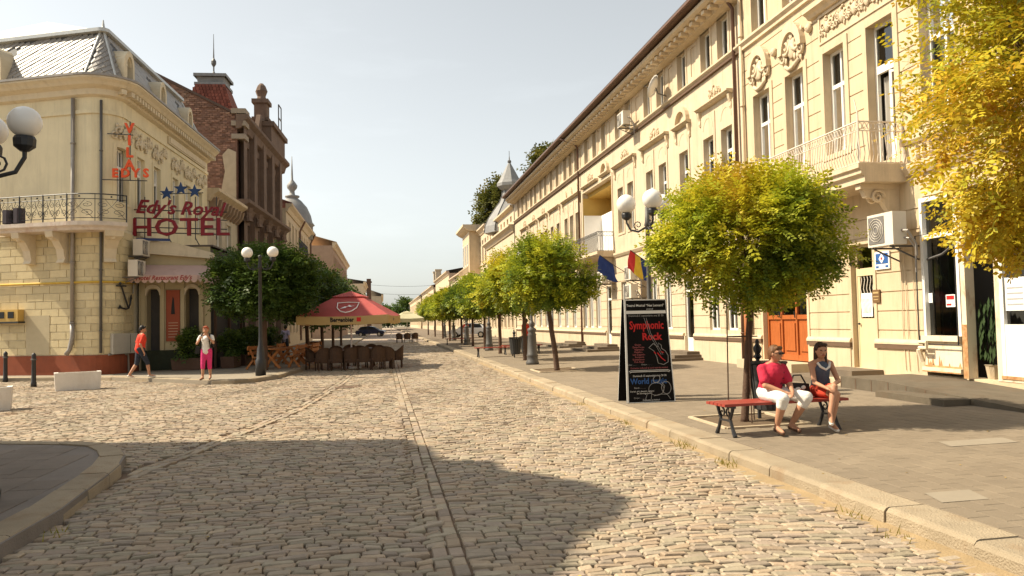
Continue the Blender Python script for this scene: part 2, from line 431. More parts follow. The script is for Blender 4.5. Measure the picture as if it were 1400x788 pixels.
def ac_unit(name, label, loc, rz, w=.85, h=.62, dd=.36, group=None, bracket=True):
    """split-system outdoor unit: casing, round fan grille, wall brackets and pipes; local -y faces away from the wall"""
    t = thing(name, label, 'air conditioner', loc, rz, group)
    MB().box(-w / 2, w / 2, -dd, -.02, 0, h).obj('casing', MT['ac_white'], t)
    g = MB(); cx = -w * .14; r = min(h * .42, w * .3)
    g.box(cx - r * 1.02, cx + r * 1.02, -dd - .012, -dd + .003, h * .08, h * .92)
    g.obj('grille', MT['ac_grille'], t)
    f = MB()
    for k in range(4): f.tube([(cx + r * (.3 + .22 * k) * cos(a), -dd - .02, h / 2 + r * (.3 + .22 * k) * sin(a)) for a in [i * pi / 7 for i in range(15)]], .006, 4, False)
    f.obj('fan_guard', MT['ac_white'], t)
    if bracket:
        for x in (-w * .35, w * .35): MB().bar((x, .36, -.03), (x, -dd, -.03), .03, .04).bar((x, .34, -.32), (x, -dd + .06, -.05), .025, .03).obj('bracket', MT['iron_grey'], t)
        p = MB(); p.tube([(w / 2 - .05, -.1, .15), (w / 2 + .09, -.05, .12), (w / 2 + .1, .1, -.1), (w / 2 + .06, .12, -.6)], .022, 5)
        p.tube([(w / 2 - .05, -.14, .3), (w / 2 + .13, -.1, .28), (w / 2 + .14, .08, .0), (w / 2 + .1, .12, -.25)], .03, 5)
        p.obj('pipe', MT['pipe'], t)
    return t
def downpipe(mb, fm, u, z0, z1, d=-.09, r=.055):
    mb.tube([fm(u, d, z1), fm(u, d, z0)], r, 8)
    z = z0 + .8
    while z < z1: mb.tube([fm(u, d, z), fm(u, d, z + .05)], r * 1.35, 8); z += 2.2
    return mb
def dentil_cornice(parent, us, z, depth, h, fm=flat, mt=None, dent=.32, dmat=None):
    """stepped eaves cornice with a row of dentil blocks under it"""
    mb = MB()
    mb.sweep([(-depth, z + h), (-depth, z + h * .72), (-depth * .86, z + h * .55), (-depth * .5, z + h * .45), (-depth * .42, z + h * .1), (-depth * .2, z), (.03, z), (.03, z + h)], us, fm)
    mb.obj('cornice', mt or MT['trim'], parent)
    db = MB(); u = us[0] + .1
    while u < us[-1] - .1:
        db.box(u, u + dent * .45, -depth * .82, -.01, z + h * .16, z + h * .44, fm); u += dent
    db.obj('dentil', dmat or mt or MT['trim'], parent, kind='stuff')

# ================================================================ right-hand side of the street
def gz(x):
    """height of the right pavement, which climbs gently to the house fronts"""
    return .13 + max(0.0, x - 4.13) * .012
RX = 11.3
# ---- nearest house with the white balcony; local u runs from its far end towards the camera
Yb = 22.6
b1 = thing('corner_house', 'cream three storey house with white iron balcony, nearest on the pavement side with benches', 'house', (RX, Yb, 0), -pi / 2)
L1 = 13.0; Z1 = 12.35
holes = [(.7, 1.7, 5.8, 8.45), (2.6, 3.55, 5.8, 8.45), (4.5, 5.4, 5.8, 8.45), (6.3, 7.25, 5.2, 8.45), (8.1, 9.1, 5.8, 8.4), (10.2, 11.2, 5.8, 8.4),
         (.75, 1.6, 10.42, 12.1), (2.6, 3.45, 10.42, 12.1), (4.5, 5.35, 10.42, 12.1), (6.4, 7.2, 10.42, 12.1), (8.2, 9.0, 10.42, 12.1),
         (.85, 3.3, .45, 3.5), (5.35, 6.2, .46, 3.4), (7.95, 9.0, .45, 4.2), (9.0, 11.6, .45, 4.2)]
reg = [(0, L1, 0, 1.06, -.05, False)]
reg += grooves(1.35, 4.3, .435, 0, L1) + grooves(5.7, 8.6, .44, .6, L1)
reg += grooves(8.95, 10.0, .44, 0, L1)
reg += [(h[0] - .16, h[1] + .16, h[2] - (.0 if h[2] < 5 else .12), h[3] + .16, -.03, False) for h in holes[:6]]
reg += [(h[0] - .1, h[1] + .1, h[2], h[3] + .12, -.025, False) for h in holes[6:13]]
reg += [(h[0], h[1], h[2], h[3], .26 if h[2] > 5 else .3, True) for h in holes]
wall_part('wall', MT['stucco'], b1, [0, L1], [0, Z1], reg)
MB().box(0, L1, .6, 9, 0, Z1 - .01).obj('rear_block', MT['stucco_pale'], b1)
# plinth ledge with a dark strip under it
for (a, b) in ((0, .8), (3.35, 5.3), (6.25, 7.9)):
    MB().sweep([(-.1, 1.06), (-.1, 1.1), (-.06, 1.17), (.02, 1.17), (.02, 1.06)], [a, b]).obj('plinth_ledge', MT['trim'], b1)
    MB().box(a, b, -.09, .0, .955, 1.057).obj('dark_strip', MT['joint'], b1)
mb = MB(); mb.sweep([(-.16, 10.32), (-.16, 10.25), (-.08, 10.16), (-.08, 10.08), (.02, 10.05), (.02, 10.32)], [0, L1]); mb.obj('string_course', MT['trim'], b1)
mb = MB(); mb.sweep([(-.1, 5.55), (-.1, 5.45), (-.05, 5.38), (.02, 5.38), (.02, 5.55)], [7.4, L1]); mb.sweep([(-.14, 4.95), (-.14, 4.85), (-.06, 4.7), (.02, 4.7), (.02, 4.95)], [7.42, L1]); mb.obj('sill_band', MT['trim'], b1)
dentil_cornice(b1, [-.1, L1], 12.3, .75, .5, dmat=MT['trim'])
MB().prism([(-.1, 12.8), (L1, 12.8), (L1, 14.5), (-.1, 14.5)], -.8, 6).obj('roof', MT['roof_metal'], b1)
for i, h in enumerate(holes[:6]):
    if i == 3: continue
    window(b1, h[0], h[2], h[1] - h[0], h[3] - h[2], 'sash', .22, (1, 0, 3, 0, 2, 1)[i])
for i, h in enumerate(holes[6:11]): window(b1, h[0], h[2], h[1] - h[0], h[3] - h[2], 'two', .22, (3, 2, 0, 1, 2)[i])
# balcony door, its right leaf standing open
h = holes[3]; w_ = h[1] - h[0]
o = MB().box(0, .07, -.03, .05, 0, 3.25).box(w_ - .07, w_, -.03, .05, 0, 3.25).box(.07, w_ - .07, -.03, .05, 3.18, 3.25).box(.07, w_ - .07, -.035, .05, 2.12, 2.3).obj('balcony_door', MT['white_frame'], b1)
o.location = (h[0], .22, h[2])
MB().poly([(.07, .0, 2.3), (w_ - .07, .0, 2.3), (w_ - .07, .0, 3.18), (.07, .0, 3.18)]).obj('pane', MT['glass'], o)
link('interior', win_meshes(w_, 3.25, 'one', MT['white_frame'])[2], o)
link('curtain', curtain_mesh(w_, 2.1, 0), o)
lf = MB()
for (a, b, c, d) in ((0, .06, 0, 2.1), (.39, .45, 0, 2.1), (.06, .39, 0, .55), (.06, .39, 2.04, 2.1)): lf.box(a, b, -.025, .025, c, d)
l_ = lf.obj('door_leaf', MT['white_frame'], o); l_.location = (w_ - .46, -.02, 0); l_.rotation_euler = (0, 0, .42)
# carved cartouches under arched hoods above the first two windows, frieze above the next two
for k, uc in enumerate((1.2, 3.07)):
    mb = MB(); mb.arch(uc, 9.05, .40, .62, -.16, .02, n=12, ez=1.25); mb.arch(uc, 9.05, .34, .40, -.08, .02, n=12, ez=1.25)
    mb.obj('arched_hood', MT['trim'], b1)
    mb = MB(); carving(mb, flat, uc, 9.12, 1.1, .95, -.07, 11 + k); mb.tube([(uc - .35, -.06, 8.7), (uc - .1, -.1, 8.55), (uc + .1, -.1, 8.55), (uc + .35, -.06, 8.7)], .06, 5)
    mb.obj('cartouche', MT['trim'], b1, True)
    mb = MB(); mb.ball((uc + .88, -.05, 9.35), (.12, .09, .13), 8, 6); mb.ball((uc + .88, -.1, 9.35), (.05, .05, .05), 6, 4); mb.obj('rosette', MT['trim'], b1, True)
mb = MB(); mb.box(4.35, 7.45, -.03, .01, 8.72, 8.78); mb.box(4.35, 7.45, -.03, .01, 9.42, 9.5); mb.box(4.35, 4.41, -.03, .01, 8.78, 9.42); mb.box(7.39, 7.45, -.03, .01, 8.78, 9.42)
mb.sweep([(-.26, 9.72), (-.26, 9.66), (-.16, 9.6), (-.1, 9.52), (.02, 9.5), (.02, 9.72)], [4.0, 7.8])
mb.prism([(4.35, 9.72), (5.15, 9.72), (5.9, 10.05), (5.0, 10.03)], -.14, .02); mb.prism([(6.65, 9.72), (7.45, 9.72), (6.8, 10.03), (5.95, 10.05)], -.14, .02)
mb.obj('frieze_frame', MT['trim'], b1)
for k, uc in enumerate((4.75, 5.4, 5.9, 6.4, 7.05)):
    mb = MB(); carving(mb, flat, uc, 9.1, .62, .5, -.03, 31 + k); mb.obj('relief', MT['trim'], b1, True)
# balcony
Ub0, Ub1, BD = 1.9, 7.5, 1.15
mb = MB(); mb.sweep([(-BD, 5.0), (-BD, 4.9), (-BD + .06, 4.86), (-BD + .06, 4.78), (-BD + .14, 4.72), (-BD + .14, 4.6), (.0, 4.6), (.0, 5.0)], [Ub0, Ub1])
ba = mb.obj('balcony', MT['trim'], b1)
mb = MB()
rm = MB(); n_u = 12
railing(rm, lambda u, d, z: (u, -BD + .06 + d, z), [Ub0 + .06 + (Ub1 - Ub0 - .12) * i / n_u for i in range(n_u + 1)], 5.0, 5.92, .105)
railing(rm, lambda u, d, z: (Ub1 - .06 - d, u, z), [-BD + .06, -.55, -.02], 5.0, 5.92, .105)
railing(rm, lambda u, d, z: (Ub0 + .06 + d, u, z), [-BD + .06, -.55, -.02], 5.0, 5.92, .105)
for (x, y) in ((Ub0 + .06, -BD + .06), (Ub1 - .06, -BD + .06), (Ub1 - .06, -.02)): rm.tube([(x, y, 5), (x, y, 6.12)], .022, 6)
rm.tube([(Ub1 - .06, -BD + .06, 6.1), (Ub1 - .16, -BD + .06, 6.42)], .013, 5)
rm.obj('railing', MT['iron_white'], ba)
for uc in (2.3, 7.15):
    mb = MB(); mb.box(uc - .09, uc + .09, -.95, -.0, 4.48, 4.597)
    mb.sweep([(-.9, 4.48), (-.8, 4.3), (-.45, 4.25), (-.28, 4.0), (-.2, 3.72), (0, 3.65), (0, 4.48)], [uc - .07, uc + .07])
    spiral(mb, lambda u, d, z: (uc - .1, u, z), -.55, 4.3, .17, 0, 1.4, 1, 0, .04)
    spiral(mb, lambda u, d, z: (uc + .1, u, z), -.55, 4.3, .17, 0, 1.4, 1, 0, .04)
    mb.ball((uc, -.24, 3.78), (.09, .1, .12), 8, 6)
    mb.obj('bracket', MT['trim'], ba)
# low balustrade panels under the window right of the balcony
mb = MB()
for k in range(8): mb.lathe([(.05, 0), (.07, .1), (.035, .22), (.06, .3)], (7.9 + k * .2, -.04, 5.0), 6)
mb.obj('baluster', MT['trim'], b1, kind='stuff')
# side door with transom
h = holes[12]; w_ = .85
o = MB().box(0, .06, -.04, .05, 0, 2.94).box(w_ - .06, w_, -.04, .05, 0, 2.94).box(.06, w_ - .06, -.04, .05, 2.88, 2.94).box(.06, w_ - .06, -.045, .05, 2.2, 2.38).box(.06, w_ - .06, -.03, .04, 0, 1.18).box(.06, .15, -.03, .04, 1.18, 2.2).box(w_ - .12, w_ - .06, -.03, .04, 1.18, 2.2).obj('side_door', mat('cream painted door', (.62, .50, .30), .55, .12, 4), b1, label='cream side door with barred glass and a paper notice')
o.location = (h[0], .14, h[2])
MB().poly([(.15, 0, 1.18), (w_ - .12, 0, 1.18), (w_ - .12, 0, 2.2), (.15, 0, 2.2)]).poly([(.06, 0, 2.38), (w_ - .06, 0, 2.38), (w_ - .06, 0, 2.88), (.06, 0, 2.88)]).obj('pane', MT['glass'], o)
link('interior', win_meshes(w_, 2.94, 'one', MT['white_frame'])[2], o)
mb = MB()
for k in range(5):
    x = .18 + k * .12; mb.tube([(x + .03 * sin(i * pi / 2), -.02, 1.2 + i * .1) for i in range(11)], .01, 4)
mb.obj('grille', MT['iron_white'], o)
n_ = MB().box(.2, .62, -.045, -.035, 1.22, 1.78).obj('notice', MT['white'], o)
mb = MB()
for k in range(6): mb.tube([(.27 + .05 * k + .03 * sin(i), -.05, 1.3 + .07 * i) for i in range(6)], .006, 4)
mb.obj('notice_print', mat('green print', (.2, .42, .38), .6, .1), o)
MB().ball((.12, -.07, 1.05), (.03, .03, .03), 6, 4).obj('handle', MT['iron'], o)
MB().ball((-.19, .05, 2.16), (.055, .04, .055), 8, 6).obj('bell', mat('dark red bell', (.14, .02, .015), .5, .1), o)
# orange brown double door with glazed upper half
wd = b1
o = MB()
for x in (0, .8, 1.62, 2.37): o.box(x, x + .08, -.05, .05, 0, 3.0)
for (z0, z1) in ((0, .16), (1.16, 1.28), (2.15, 2.28), (2.92, 3.0)):
    for (a, b) in ((.08, .8), (.88, 1.62), (1.7, 2.37)): o.box(a, b, -.045, .045, z0, z1)
o = o.obj('wooden_door', MT['wood_door'], b1, label='orange brown timber double door with glazed upper half'); o.location = (.85, .16, .48)
for (a, b) in ((.08, .8), (.88, 1.62), (1.7, 2.37)):
    MB().box(a, b, -.0, .02, .16, 1.16).box(a + .09, b - .09, -.035, .0, .27, 1.05).obj('panel', MT['wood_door'], o)
    MB().poly([(a, 0, 1.28), (b, 0, 1.28), (b, 0, 2.15), (a, 0, 2.15)]).poly([(a, 0, 2.28), (b, 0, 2.28), (b, 0, 2.92), (a, 0, 2.92)]).obj('pane', MT['glass'], o)
link('interior', win_meshes(2.45, 3.0, 'one', MT['white_frame'])[2], o)
link('curtain', curtain_mesh(2.45, 2.9, 0), o)
for x in (.84, 1.66): MB().tube([(x, -.09, 1.2), (x, -.11, 1.38)], .018, 6).obj('handle', MT['iron'], o)
# shop front: barred display window on a rusty panel, an open doorway, a white panelled leaf
rust = mat('rusty cream sheet metal', (.70, .60, .44), .6, .15, 3, .2, 30, stain=.9, stain_col=(.34, .11, .03), stain_scale=2.6)
mb = MB(); mb.box(7.93, 9.03, -.16, .0, .52, .62); mb.box(7.95, 9.01, -.1, .0, .62, 1.16); mb.box(7.9, 9.05, -.18, .0, 1.16, 1.27)
sf = mb.obj('shop_window', rust, b1, label='barred display window over a rust stained panel')
rm_ = mat('orange rust', (.30, .10, .025), .9, .45, 7, .3, 30, col2=(.52, .36, .18))
mb = MB(); rnd = random.Random(8)
mb.box(7.96, 9.0, -.106, -.1, .621, .66); mb.box(7.935, 9.025, -.166, -.16, .525, .55)
for k in range(9):
    x = 7.97 + rnd.random() * .95; hh = rnd.uniform(.05, .22); ww = rnd.uniform(.03, .09); mb.prism([(x, .66), (x + ww, .66), (x + ww * .7, .66 + hh * .6), (x + ww * .45, .66 + hh), (x + ww * .2, .66 + hh * .5)], -.105, -.1)
mb.obj('rust_stain', rm_, sf)
mb = MB(); mb.box(7.95, 8.03, -.1, .06, 1.27, 4.15); mb.box(8.95, 9.05, -.12, .06, 1.27, 4.15); mb.box(8.03, 8.95, -.09, .05, 3.28, 3.38); mb.box(8.03, 8.95, -.09, .05, 4.06, 4.15)
mb.obj('frame', MT['white_frame'], sf)
MB().poly([(8.03, 0, 1.27), (8.95, 0, 1.27), (8.95, 0, 3.28), (8.03, 0, 3.28)]).obj('pane', MT['glass'], sf)
MB().poly([(8.03, 0, 3.38), (8.95, 0, 3.38), (8.95, 0, 4.06), (8.03, 0, 4.06)]).obj('pane', MT['glass'], sf)
mb = MB(); mb.box(7.9, 11.7, .55, .6, .4, 4.3); mb.box(7.9, 7.93, .02, .55, .4, 4.3); mb.box(7.93, 11.6, .03, .55, .36, .44)
mb.obj('interior', MT['room'], sf)
mb = MB()
for k in range(5): mb.tube([(8.06 + .22 * k, .1, 1.3), (8.06 + .22 * k, .1, 3.2)], .012, 4)
for (a, b) in (((8.5, 1.35), (8.95, 2.0)), ((8.45, 1.5), (8.9, 2.4)), ((8.1, 3.0), (8.9, 1.6))): mb.tube([(a[0], .08, a[1]), (b[0], .08, b[1])], .012, 4)
mb.tube([(8.05, -.02, 2.86), (8.5, -.03, 2.93), (8.9, -.03, 3.12)], .025, 5)
mb.obj('grille', MT['iron_grey'], sf)
mb = MB(); mb.tube([(7.93, -.2, 1.1), (7.93, -.2, 3.36), (9.05, -.2, 3.36), (9.05, -.2, 1.1), (7.93, -.2, 1.1)], .015, 5); mb.obj('guard_rail', MT['iron'], sf)
mb = MB(); mb.tube([(7.88, -.05, 1.02), (8.0, -.26, 1.02), (8.22, -.26, 1.02), (8.22, -.26, 1.14), (8.0, -.26, 1.14)], .035, 6); mb.tube([(7.9, -.12, .72), (7.9, -.2, .98)], .05, 6); mb.obj('pipe', rust, sf)
MB().box(8.02, 8.16, -.03, -.02, 1.95, 2.15).box(8.55, 8.8, -.03, -.02, 1.85, 2.1).obj('sticker', MT['white'], sf)
MB().box(8.57, 8.78, -.034, -.03, 2.0, 2.08).box(8.57, 8.7, -.034, -.03, 1.88, 1.92).obj('sticker_print', MT['red_text'], sf)
sd_ = MB(); sd_.box(9.1, 9.22, -.14, .06, .45, 4.15); sd_.box(9.85, 9.97, -.06, .06, .45, 4.15); sd_.box(9.22, 11.6, -.08, .05, 3.28, 3.4); sd_.box(9.97, 11.6, -.06, .05, .45, .52)
MB().box(9.09, 9.225, -.146, -.14, .45, 1.5).box(9.95, 10.7, -.075, -.07, .5, .56).obj('rust_stain', rm_, sf)
dr = sd_.obj('shop_door', rust, b1, label='rusty framed shop doorway standing open')
mb = MB(); mb.box(9.98, 10.06, -.07, .05, .52, 3.28); mb.box(10.62, 10.7, -.07, .05, .52, 3.28); mb.box(10.06, 10.62, -.06, .04, .52, 1.5); mb.obj('door_leaf', MT['white_frame'], dr)
MB().poly([(10.06, 0, 1.5), (10.62, 0, 1.5), (10.62, 0, 3.28), (10.06, 0, 3.28)]).obj('pane', MT['glass'], dr)
MB().box(10.12, 10.56, -.075, -.06, 1.75, 2.35).obj('notice', MT['white'], dr)
mb = MB()
for k in range(4): mb.box(10.16, 10.52, -.08, -.077, 1.85 + .1 * k, 1.88 + .1 * k)
mb.obj('notice_print', MT['grey_text'], dr)
# pot plant in the dark doorway
pp = thing('pot_plant', 'dark leafy pot plant standing inside the open shop doorway', 'plant', (11.5, 13.15, .44), -pi / 2)
MB().lathe([(.1, 0), (.14, .26), (.16, .28)], n=10).obj('pot', MT['plinth'], pp)
mb = MB(); rnd = random.Random(3)
for k in range(130):
    a = rnd.uniform(0, 6.28); r_ = .3 * sqrt(rnd.random()); x = r_ * cos(a); y = r_ * sin(a) * .6; z = .3 + 1.1 * rnd.random()
    mb.poly([(x, y, z), (x + .07, y - .02, z + .08), (x + .02, y, z + .2), (x - .06, y + .03, z + .08)])
mb.tube([(0, 0, .2), (.02, 0, 1.2)], .015, 5)
mb.obj('foliage', mat('dark leaves', (.035, .06, .02), .6, .3, 4), pp)
# pipes at the joint between the two houses
mb = MB(); downpipe(mb, flat, .12, .9, 12.3); mb.tube([(.12, -.09, .9), (.12, -.2, .6), (.12, -.2, .35)], .06, 8); mb.obj('downpipe', MT['trim'], b1, True)
mb = MB(); mb.tube([(.12, -.2, 2.3), (.12, -.2, .35)], .075, 8); mb.obj('pipe_boot', mat('orange brown pipe', (.34, .12, .04), .6, .25, 5, stain=.5), b1, True)
ac_unit('air_conditioner', 'beige air conditioner fixed to the wall beside the blue sign under the iron balcony', (10.95, 15.12, 3.2), -pi / 2, .86, .70, .34)
t = thing('wall_sign', 'small blue and white enamel sign below the air conditioner', 'sign', (RX - .02, 16.02, 2.96), -pi / 2)
MB().box(-.26, .26, -.02, .01, -.2, .2).obj('panel', MT['white'], t)
MB().box(-.22, .22, -.026, -.02, -.08, .16).box(-.22, -.12, -.026, -.02, -.17, -.12).box(.12, .22, -.026, -.02, -.17, -.12).obj('field', MT['blue_text'], t)
MB().prism([(-.1, .04), (0, -.07), (.1, .04), (0, .15)], -.032, -.026).obj('diamond', MT['white'], t)
MB().ball((0, -.032, .04), (.035, .006, .035), 8, 4).obj('dot', MT['red_text'], t)
t = thing('plaque', 'small brown plaque on the cream wall right of the side door', 'plaque', (RX - .02, 16.29, 2.15), -pi / 2)
MB().box(-.13, .13, -.02, .01, -.15, .15).obj('plate', mat('brown plaque', (.16, .09, .04), .5, .2, 6), t)
MB().box(-.1, .1, -.026, -.02, .06, .1).box(-.1, .1, -.026, -.02, -.02, 0).box(-.08, .08, -.026, -.02, -.09, -.07).obj('print', mat('brass print', (.45, .32, .15), .4, .2), t)
t = thing('cable_run', 'thin pale cables hanging down the cream wall left of the shop window', 'cable', (RX, 15.3, 0), -pi / 2)
mb = MB()
for k, x in enumerate((-.1, .02, .28)): mb.tube([(x, -.03, 3.2), (x + .03, -.035, 2.2), (x - .01 + .05 * k, -.03, 1.3), (x + .08, -.07, .9), (x + .1, -.07, .5)], .009, 4)
mb.obj('cable', MT['trim'], t)

# ---- long three-storey building
Yl = 65.2; L2 = Yl - Yb; YU = lambda y: Yl - y
b2 = thing('long_building', 'long cream three storey building with dark eaves and a recessed balcony in the middle', 'building', (RX, Yl, 0), -pi / 2)
top_y = [23.9, 25.3, 27.5, 29.8, 31.4, 34.0, 35.6, 38.0, 39.7, 41.4, 43.7, 45.1, 46.5, 48.7, 50.5, 52.4, 54.0, 56.0, 57.6, 59.6, 61.4, 63.2]
fl_y = [23.8, 25.25, 27.5, 29.75, 31.3, 33.9, 35.4, 43.7, 45.1, 46.5, 48.7, 50.5, 52.5, 54.0, 56.0, 57.6, 59.6, 61.4, 63.2]
gr_y = [(23.9, .8), (25.25, .8), (29.6, .75), (31.2, .75), (35.3, .8), (39.8, .9), (41.2, .9), (42.5, .9), (45.0, .9), (47.0, .9), (49.0, .9), (53.0, .9), (55.0, .9), (57.2, .9), (59.4, .9), (61.6, .9)]
gd_y = [27.45, 37.8, 51.2]
reg = [(0, L2, 0, 1.06, -.05, False)] + grooves(1.35, 4.4, .435, 0, L2)
hs_ = []
for y in top_y: u = YU(y); hs_.append((u - .4, u + .4, 10.4, 11.75))
ntop = len(hs_)
for y in fl_y: u = YU(y); hs_.append((u - .42, u + .42, 5.85, 8.0))
nfl = len(hs_)
for (y, w_) in gr_y: u = YU(y); hs_.append((u - w_ / 2, u + w_ / 2, 1.3, 3.5))
ngr = len(hs_)
for y in gd_y: u = YU(y); hs_.append((u - .4, u + .4, .5, 3.4))
for h in hs_[:ntop]: reg.append((h[0] - .12, h[1] + .12, h[2], h[3] + .08, -.03, False))
for h in hs_[ntop:nfl]: reg.append((h[0] - .14, h[1] + .14, h[2] - .1, 8.8, -.03, False))
for a, b in zip(top_y, top_y[1:]):
    if b - a > 1.7: m_ = YU((a + b) / 2); reg.append((m_ - .22, m_ + .22, 10.55, 11.6, .03, False))
LG0, LG1 = YU(42.4), YU(36.8)
reg.append((LG0 - .12, LG1 + .12, 5.0, 9.0, -.04, False))
for h in hs_: reg.append((*h, .24, True))
reg.append((LG0, LG1, 5.1, 8.85, 1.7, True))
wall_part('wall', MT['stucco_pale'], b2, [0, L2], [0, 11.95], reg)
mb = MB(); mb.box(.0, L2, 1.75, 9, 0, 12.3)
mb.obj('rear_block', MT['stucco_pale'], b2)
for i, h in enumerate(hs_):
    if i < ntop: window(b2, h[0], h[2], h[1] - h[0], h[3] - h[2], 'two', .2)
    elif i < nfl: window(b2, h[0], h[2], h[1] - h[0], h[3] - h[2], 'sash', .2)
    elif i < ngr: window(b2, h[0], h[2], h[1] - h[0], h[3] - h[2], 'two', .12, random.choice((1, 2, 2, 0)))
    else:
        o = MB().box(0, .07, -.04, .05, 0, 2.9).box(.73, .8, -.04, .05, 0, 2.9).box(.07, .73, -.035, .05, 2.2, 2.3).box(.07, .73, -.035, .05, 2.83, 2.9).box(.07, .73, -.03, .04, 0, .5).obj('door', MT['white_frame'], b2)
        o.location = (h[0], .1, h[2])
        MB().poly([(.07, 0, .5), (.73, 0, .5), (.73, 0, 2.2), (.07, 0, 2.2)]).poly([(.07, 0, 2.3), (.73, 0, 2.3), (.73, 0, 2.83), (.07, 0, 2.83)]).obj('pane', MT['glass'], o)
        link('interior', win_meshes(.8, 2.9, 'one', MT['white_frame'])[2], o); MB().tube([(.66, -.07, 1.0), (.66, -.07, 1.25)], .015, 5).obj('handle', MT['iron'], o)
cuts = sorted([YU(y) for y in gd_y]); a = 0
for c in cuts + [L2 + .5]:
    MB().sweep([(-.1, 1.06), (-.1, 1.1), (-.06, 1.17), (.02, 1.17), (.02, 1.06)], [a, min(c - .5, L2)]).obj('plinth_ledge', MT['trim'], b2); MB().box(a, min(c - .5, L2), -.09, 0, .955, 1.057).obj('dark_strip', MT['joint'], b2); a = c + .5  # plinth ledge pieces, each with a dark strip below
mb = MB(); mb.sweep([(-.16, 10.3), (-.16, 10.24), (-.07, 10.16), (.02, 10.14), (.02, 10.3)], [0, L2]); mb.obj('string_course', MT['trim'], b2)
MB().box(0, L2, -.1, 0, 10.07, 10.137).obj('dark_line', MT['joint'], b2)  # thin dark strip under the string course
for (a, b) in ((0, LG0 - .2), (LG1 + .2, L2)): MB().sweep([(-.12, 4.95), (-.12, 4.86), (-.05, 4.75), (.02, 4.72), (.02, 4.95)], [a, b]).obj('floor_band', MT['trim'], b2)
# eaves: dentil blocks, soffit and dark gutter edge
dentil_cornice(b2, [0, L2], 11.75, .8, .42, dent=.5)
mb = MB(); mb.sweep([(-1.0, 12.34), (-1.0, 12.24), (.0, 12.24), (.0, 12.34)], [-.05, L2]); mb.obj('eaves_board', MT['wood_dark'], b2)
mb = MB(); mb.sweep([(-1.08, 12.36), (-1.08, 12.29), (-1.0, 12.26), (-1.0, 12.36)], [-.05, L2]); mb.obj('gutter', MT['pipe_brown'], b2)
mb = MB(); mb.prism([(-.05, 0), (L2, 0), (L2, 1), (-.05, 1)], 0, 1, lambda u, d, z: (u, -1.05 + z * 6.0, 12.36 + z * 1.9 + d * .08)); mb.obj('roof', MT['roof_metal'], b2)
for k, y in enumerate((30.6, 44.2, 57)):
    mb = MB(); mb.box(YU(y) - .3, YU(y) + .3, .6, 1.1, 12.3, 13.9); mb.box(YU(y) - .36, YU(y) + .36, .54, 1.16, 13.9, 14.05)
    # kept low behind the eaves edge
# window hoods
for (a, b, o_, pd) in ((23.3, 26.0, 'scroll', None), (29.0, 32.2, 'scroll', None), (33.0, 36.3, 'scroll', None), (48.0, 51.2, None, None), (51.9, 54.7, 'scroll', None), (55.4, 58.3, 'scroll', None), (59.0, 62.0, 'scroll', None)):
    hood(b2, YU(b) , YU(a), 9.02, orn=o_, seed=int(a))
hood(b2, YU(28.3), YU(26.75), 8.92, pediment='arch')
hood(b2, YU(47.3), YU(42.9), 9.0, brackets=True)
for y in (43.7, 45.1, 46.5):
    mb = MB(); mb.arch(YU(y), 9.2, .0, .36, -.08, .02, n=8, ez=1.5); mb.obj('shell_ornament', MT['trim'], b2)
hood(b2, YU(38.6), YU(37.0), 9.05, brackets=False, pediment='arch'); hood(b2, YU(42.3), YU(39.2), 9.05, orn='scroll', brackets=False, seed=5)
for y in fl_y:
    mb = MB(); shallow_arch(mb, YU(y), 8.3, .72); mb.obj('blind_arch', MT['trim'], b2)
# recessed balcony
lg = MB().sweep([(-.9, 5.1), (-.9, 4.95), (-.8, 4.85), (0, 4.8), (0, 5.1)], [LG0 - .2, LG1 + .2]).obj('balcony', MT['trim'], b2, label='recessed balcony with white screen and iron railing')
yel = mat('yellow balcony paint', (.62, .42, .12), .85, .12, 2)
MB().box(LG0, LG1, .3, 1.6, 8.6, 8.85).box(LG1 - .02, LG1 + .0, .0, 1.65, 5.1, 8.6).box(LG0, LG0 + .02, 0, 1.65, 5.1, 8.6).box(LG0, LG1, 1.6, 1.66, 5.1, 8.6).obj('lining', yel, lg)
MB().box(LG0 + .5, LG1 - .6, .9, .95, 5.1, 7.55).box(LG0 + .5, LG0 + .55, -.1, .9, 5.1, 7.55).obj('screen', MT['white'], lg)
MB().box(LG1 - .06, LG1 - .02, .1, 1.3, 5.1, 7.5).obj('side_screen', MT['white'], lg)
mb = MB(); railing(mb, lambda u, d, z: (u, -.84 + d, z), [LG0 - .1 + (LG1 - LG0 + .2) * i / 10 for i in range(11)], 5.1, 6.05, .14)
railing(mb, lambda u, d, z: (LG1 + .1 - d, u, z), [-.84, -.02], 5.1, 6.05, .14)
mb.obj('railing', MT['iron_grey'], lg)
for u in (LG0 + .3, LG1 - .2):
    MB().sweep([(-.75, 4.8), (-.6, 4.55), (-.25, 4.35), (-.15, 4.0), (0, 3.95), (0, 4.8)], [u - .1, u + .1]).obj('bracket', MT['trim'], lg)
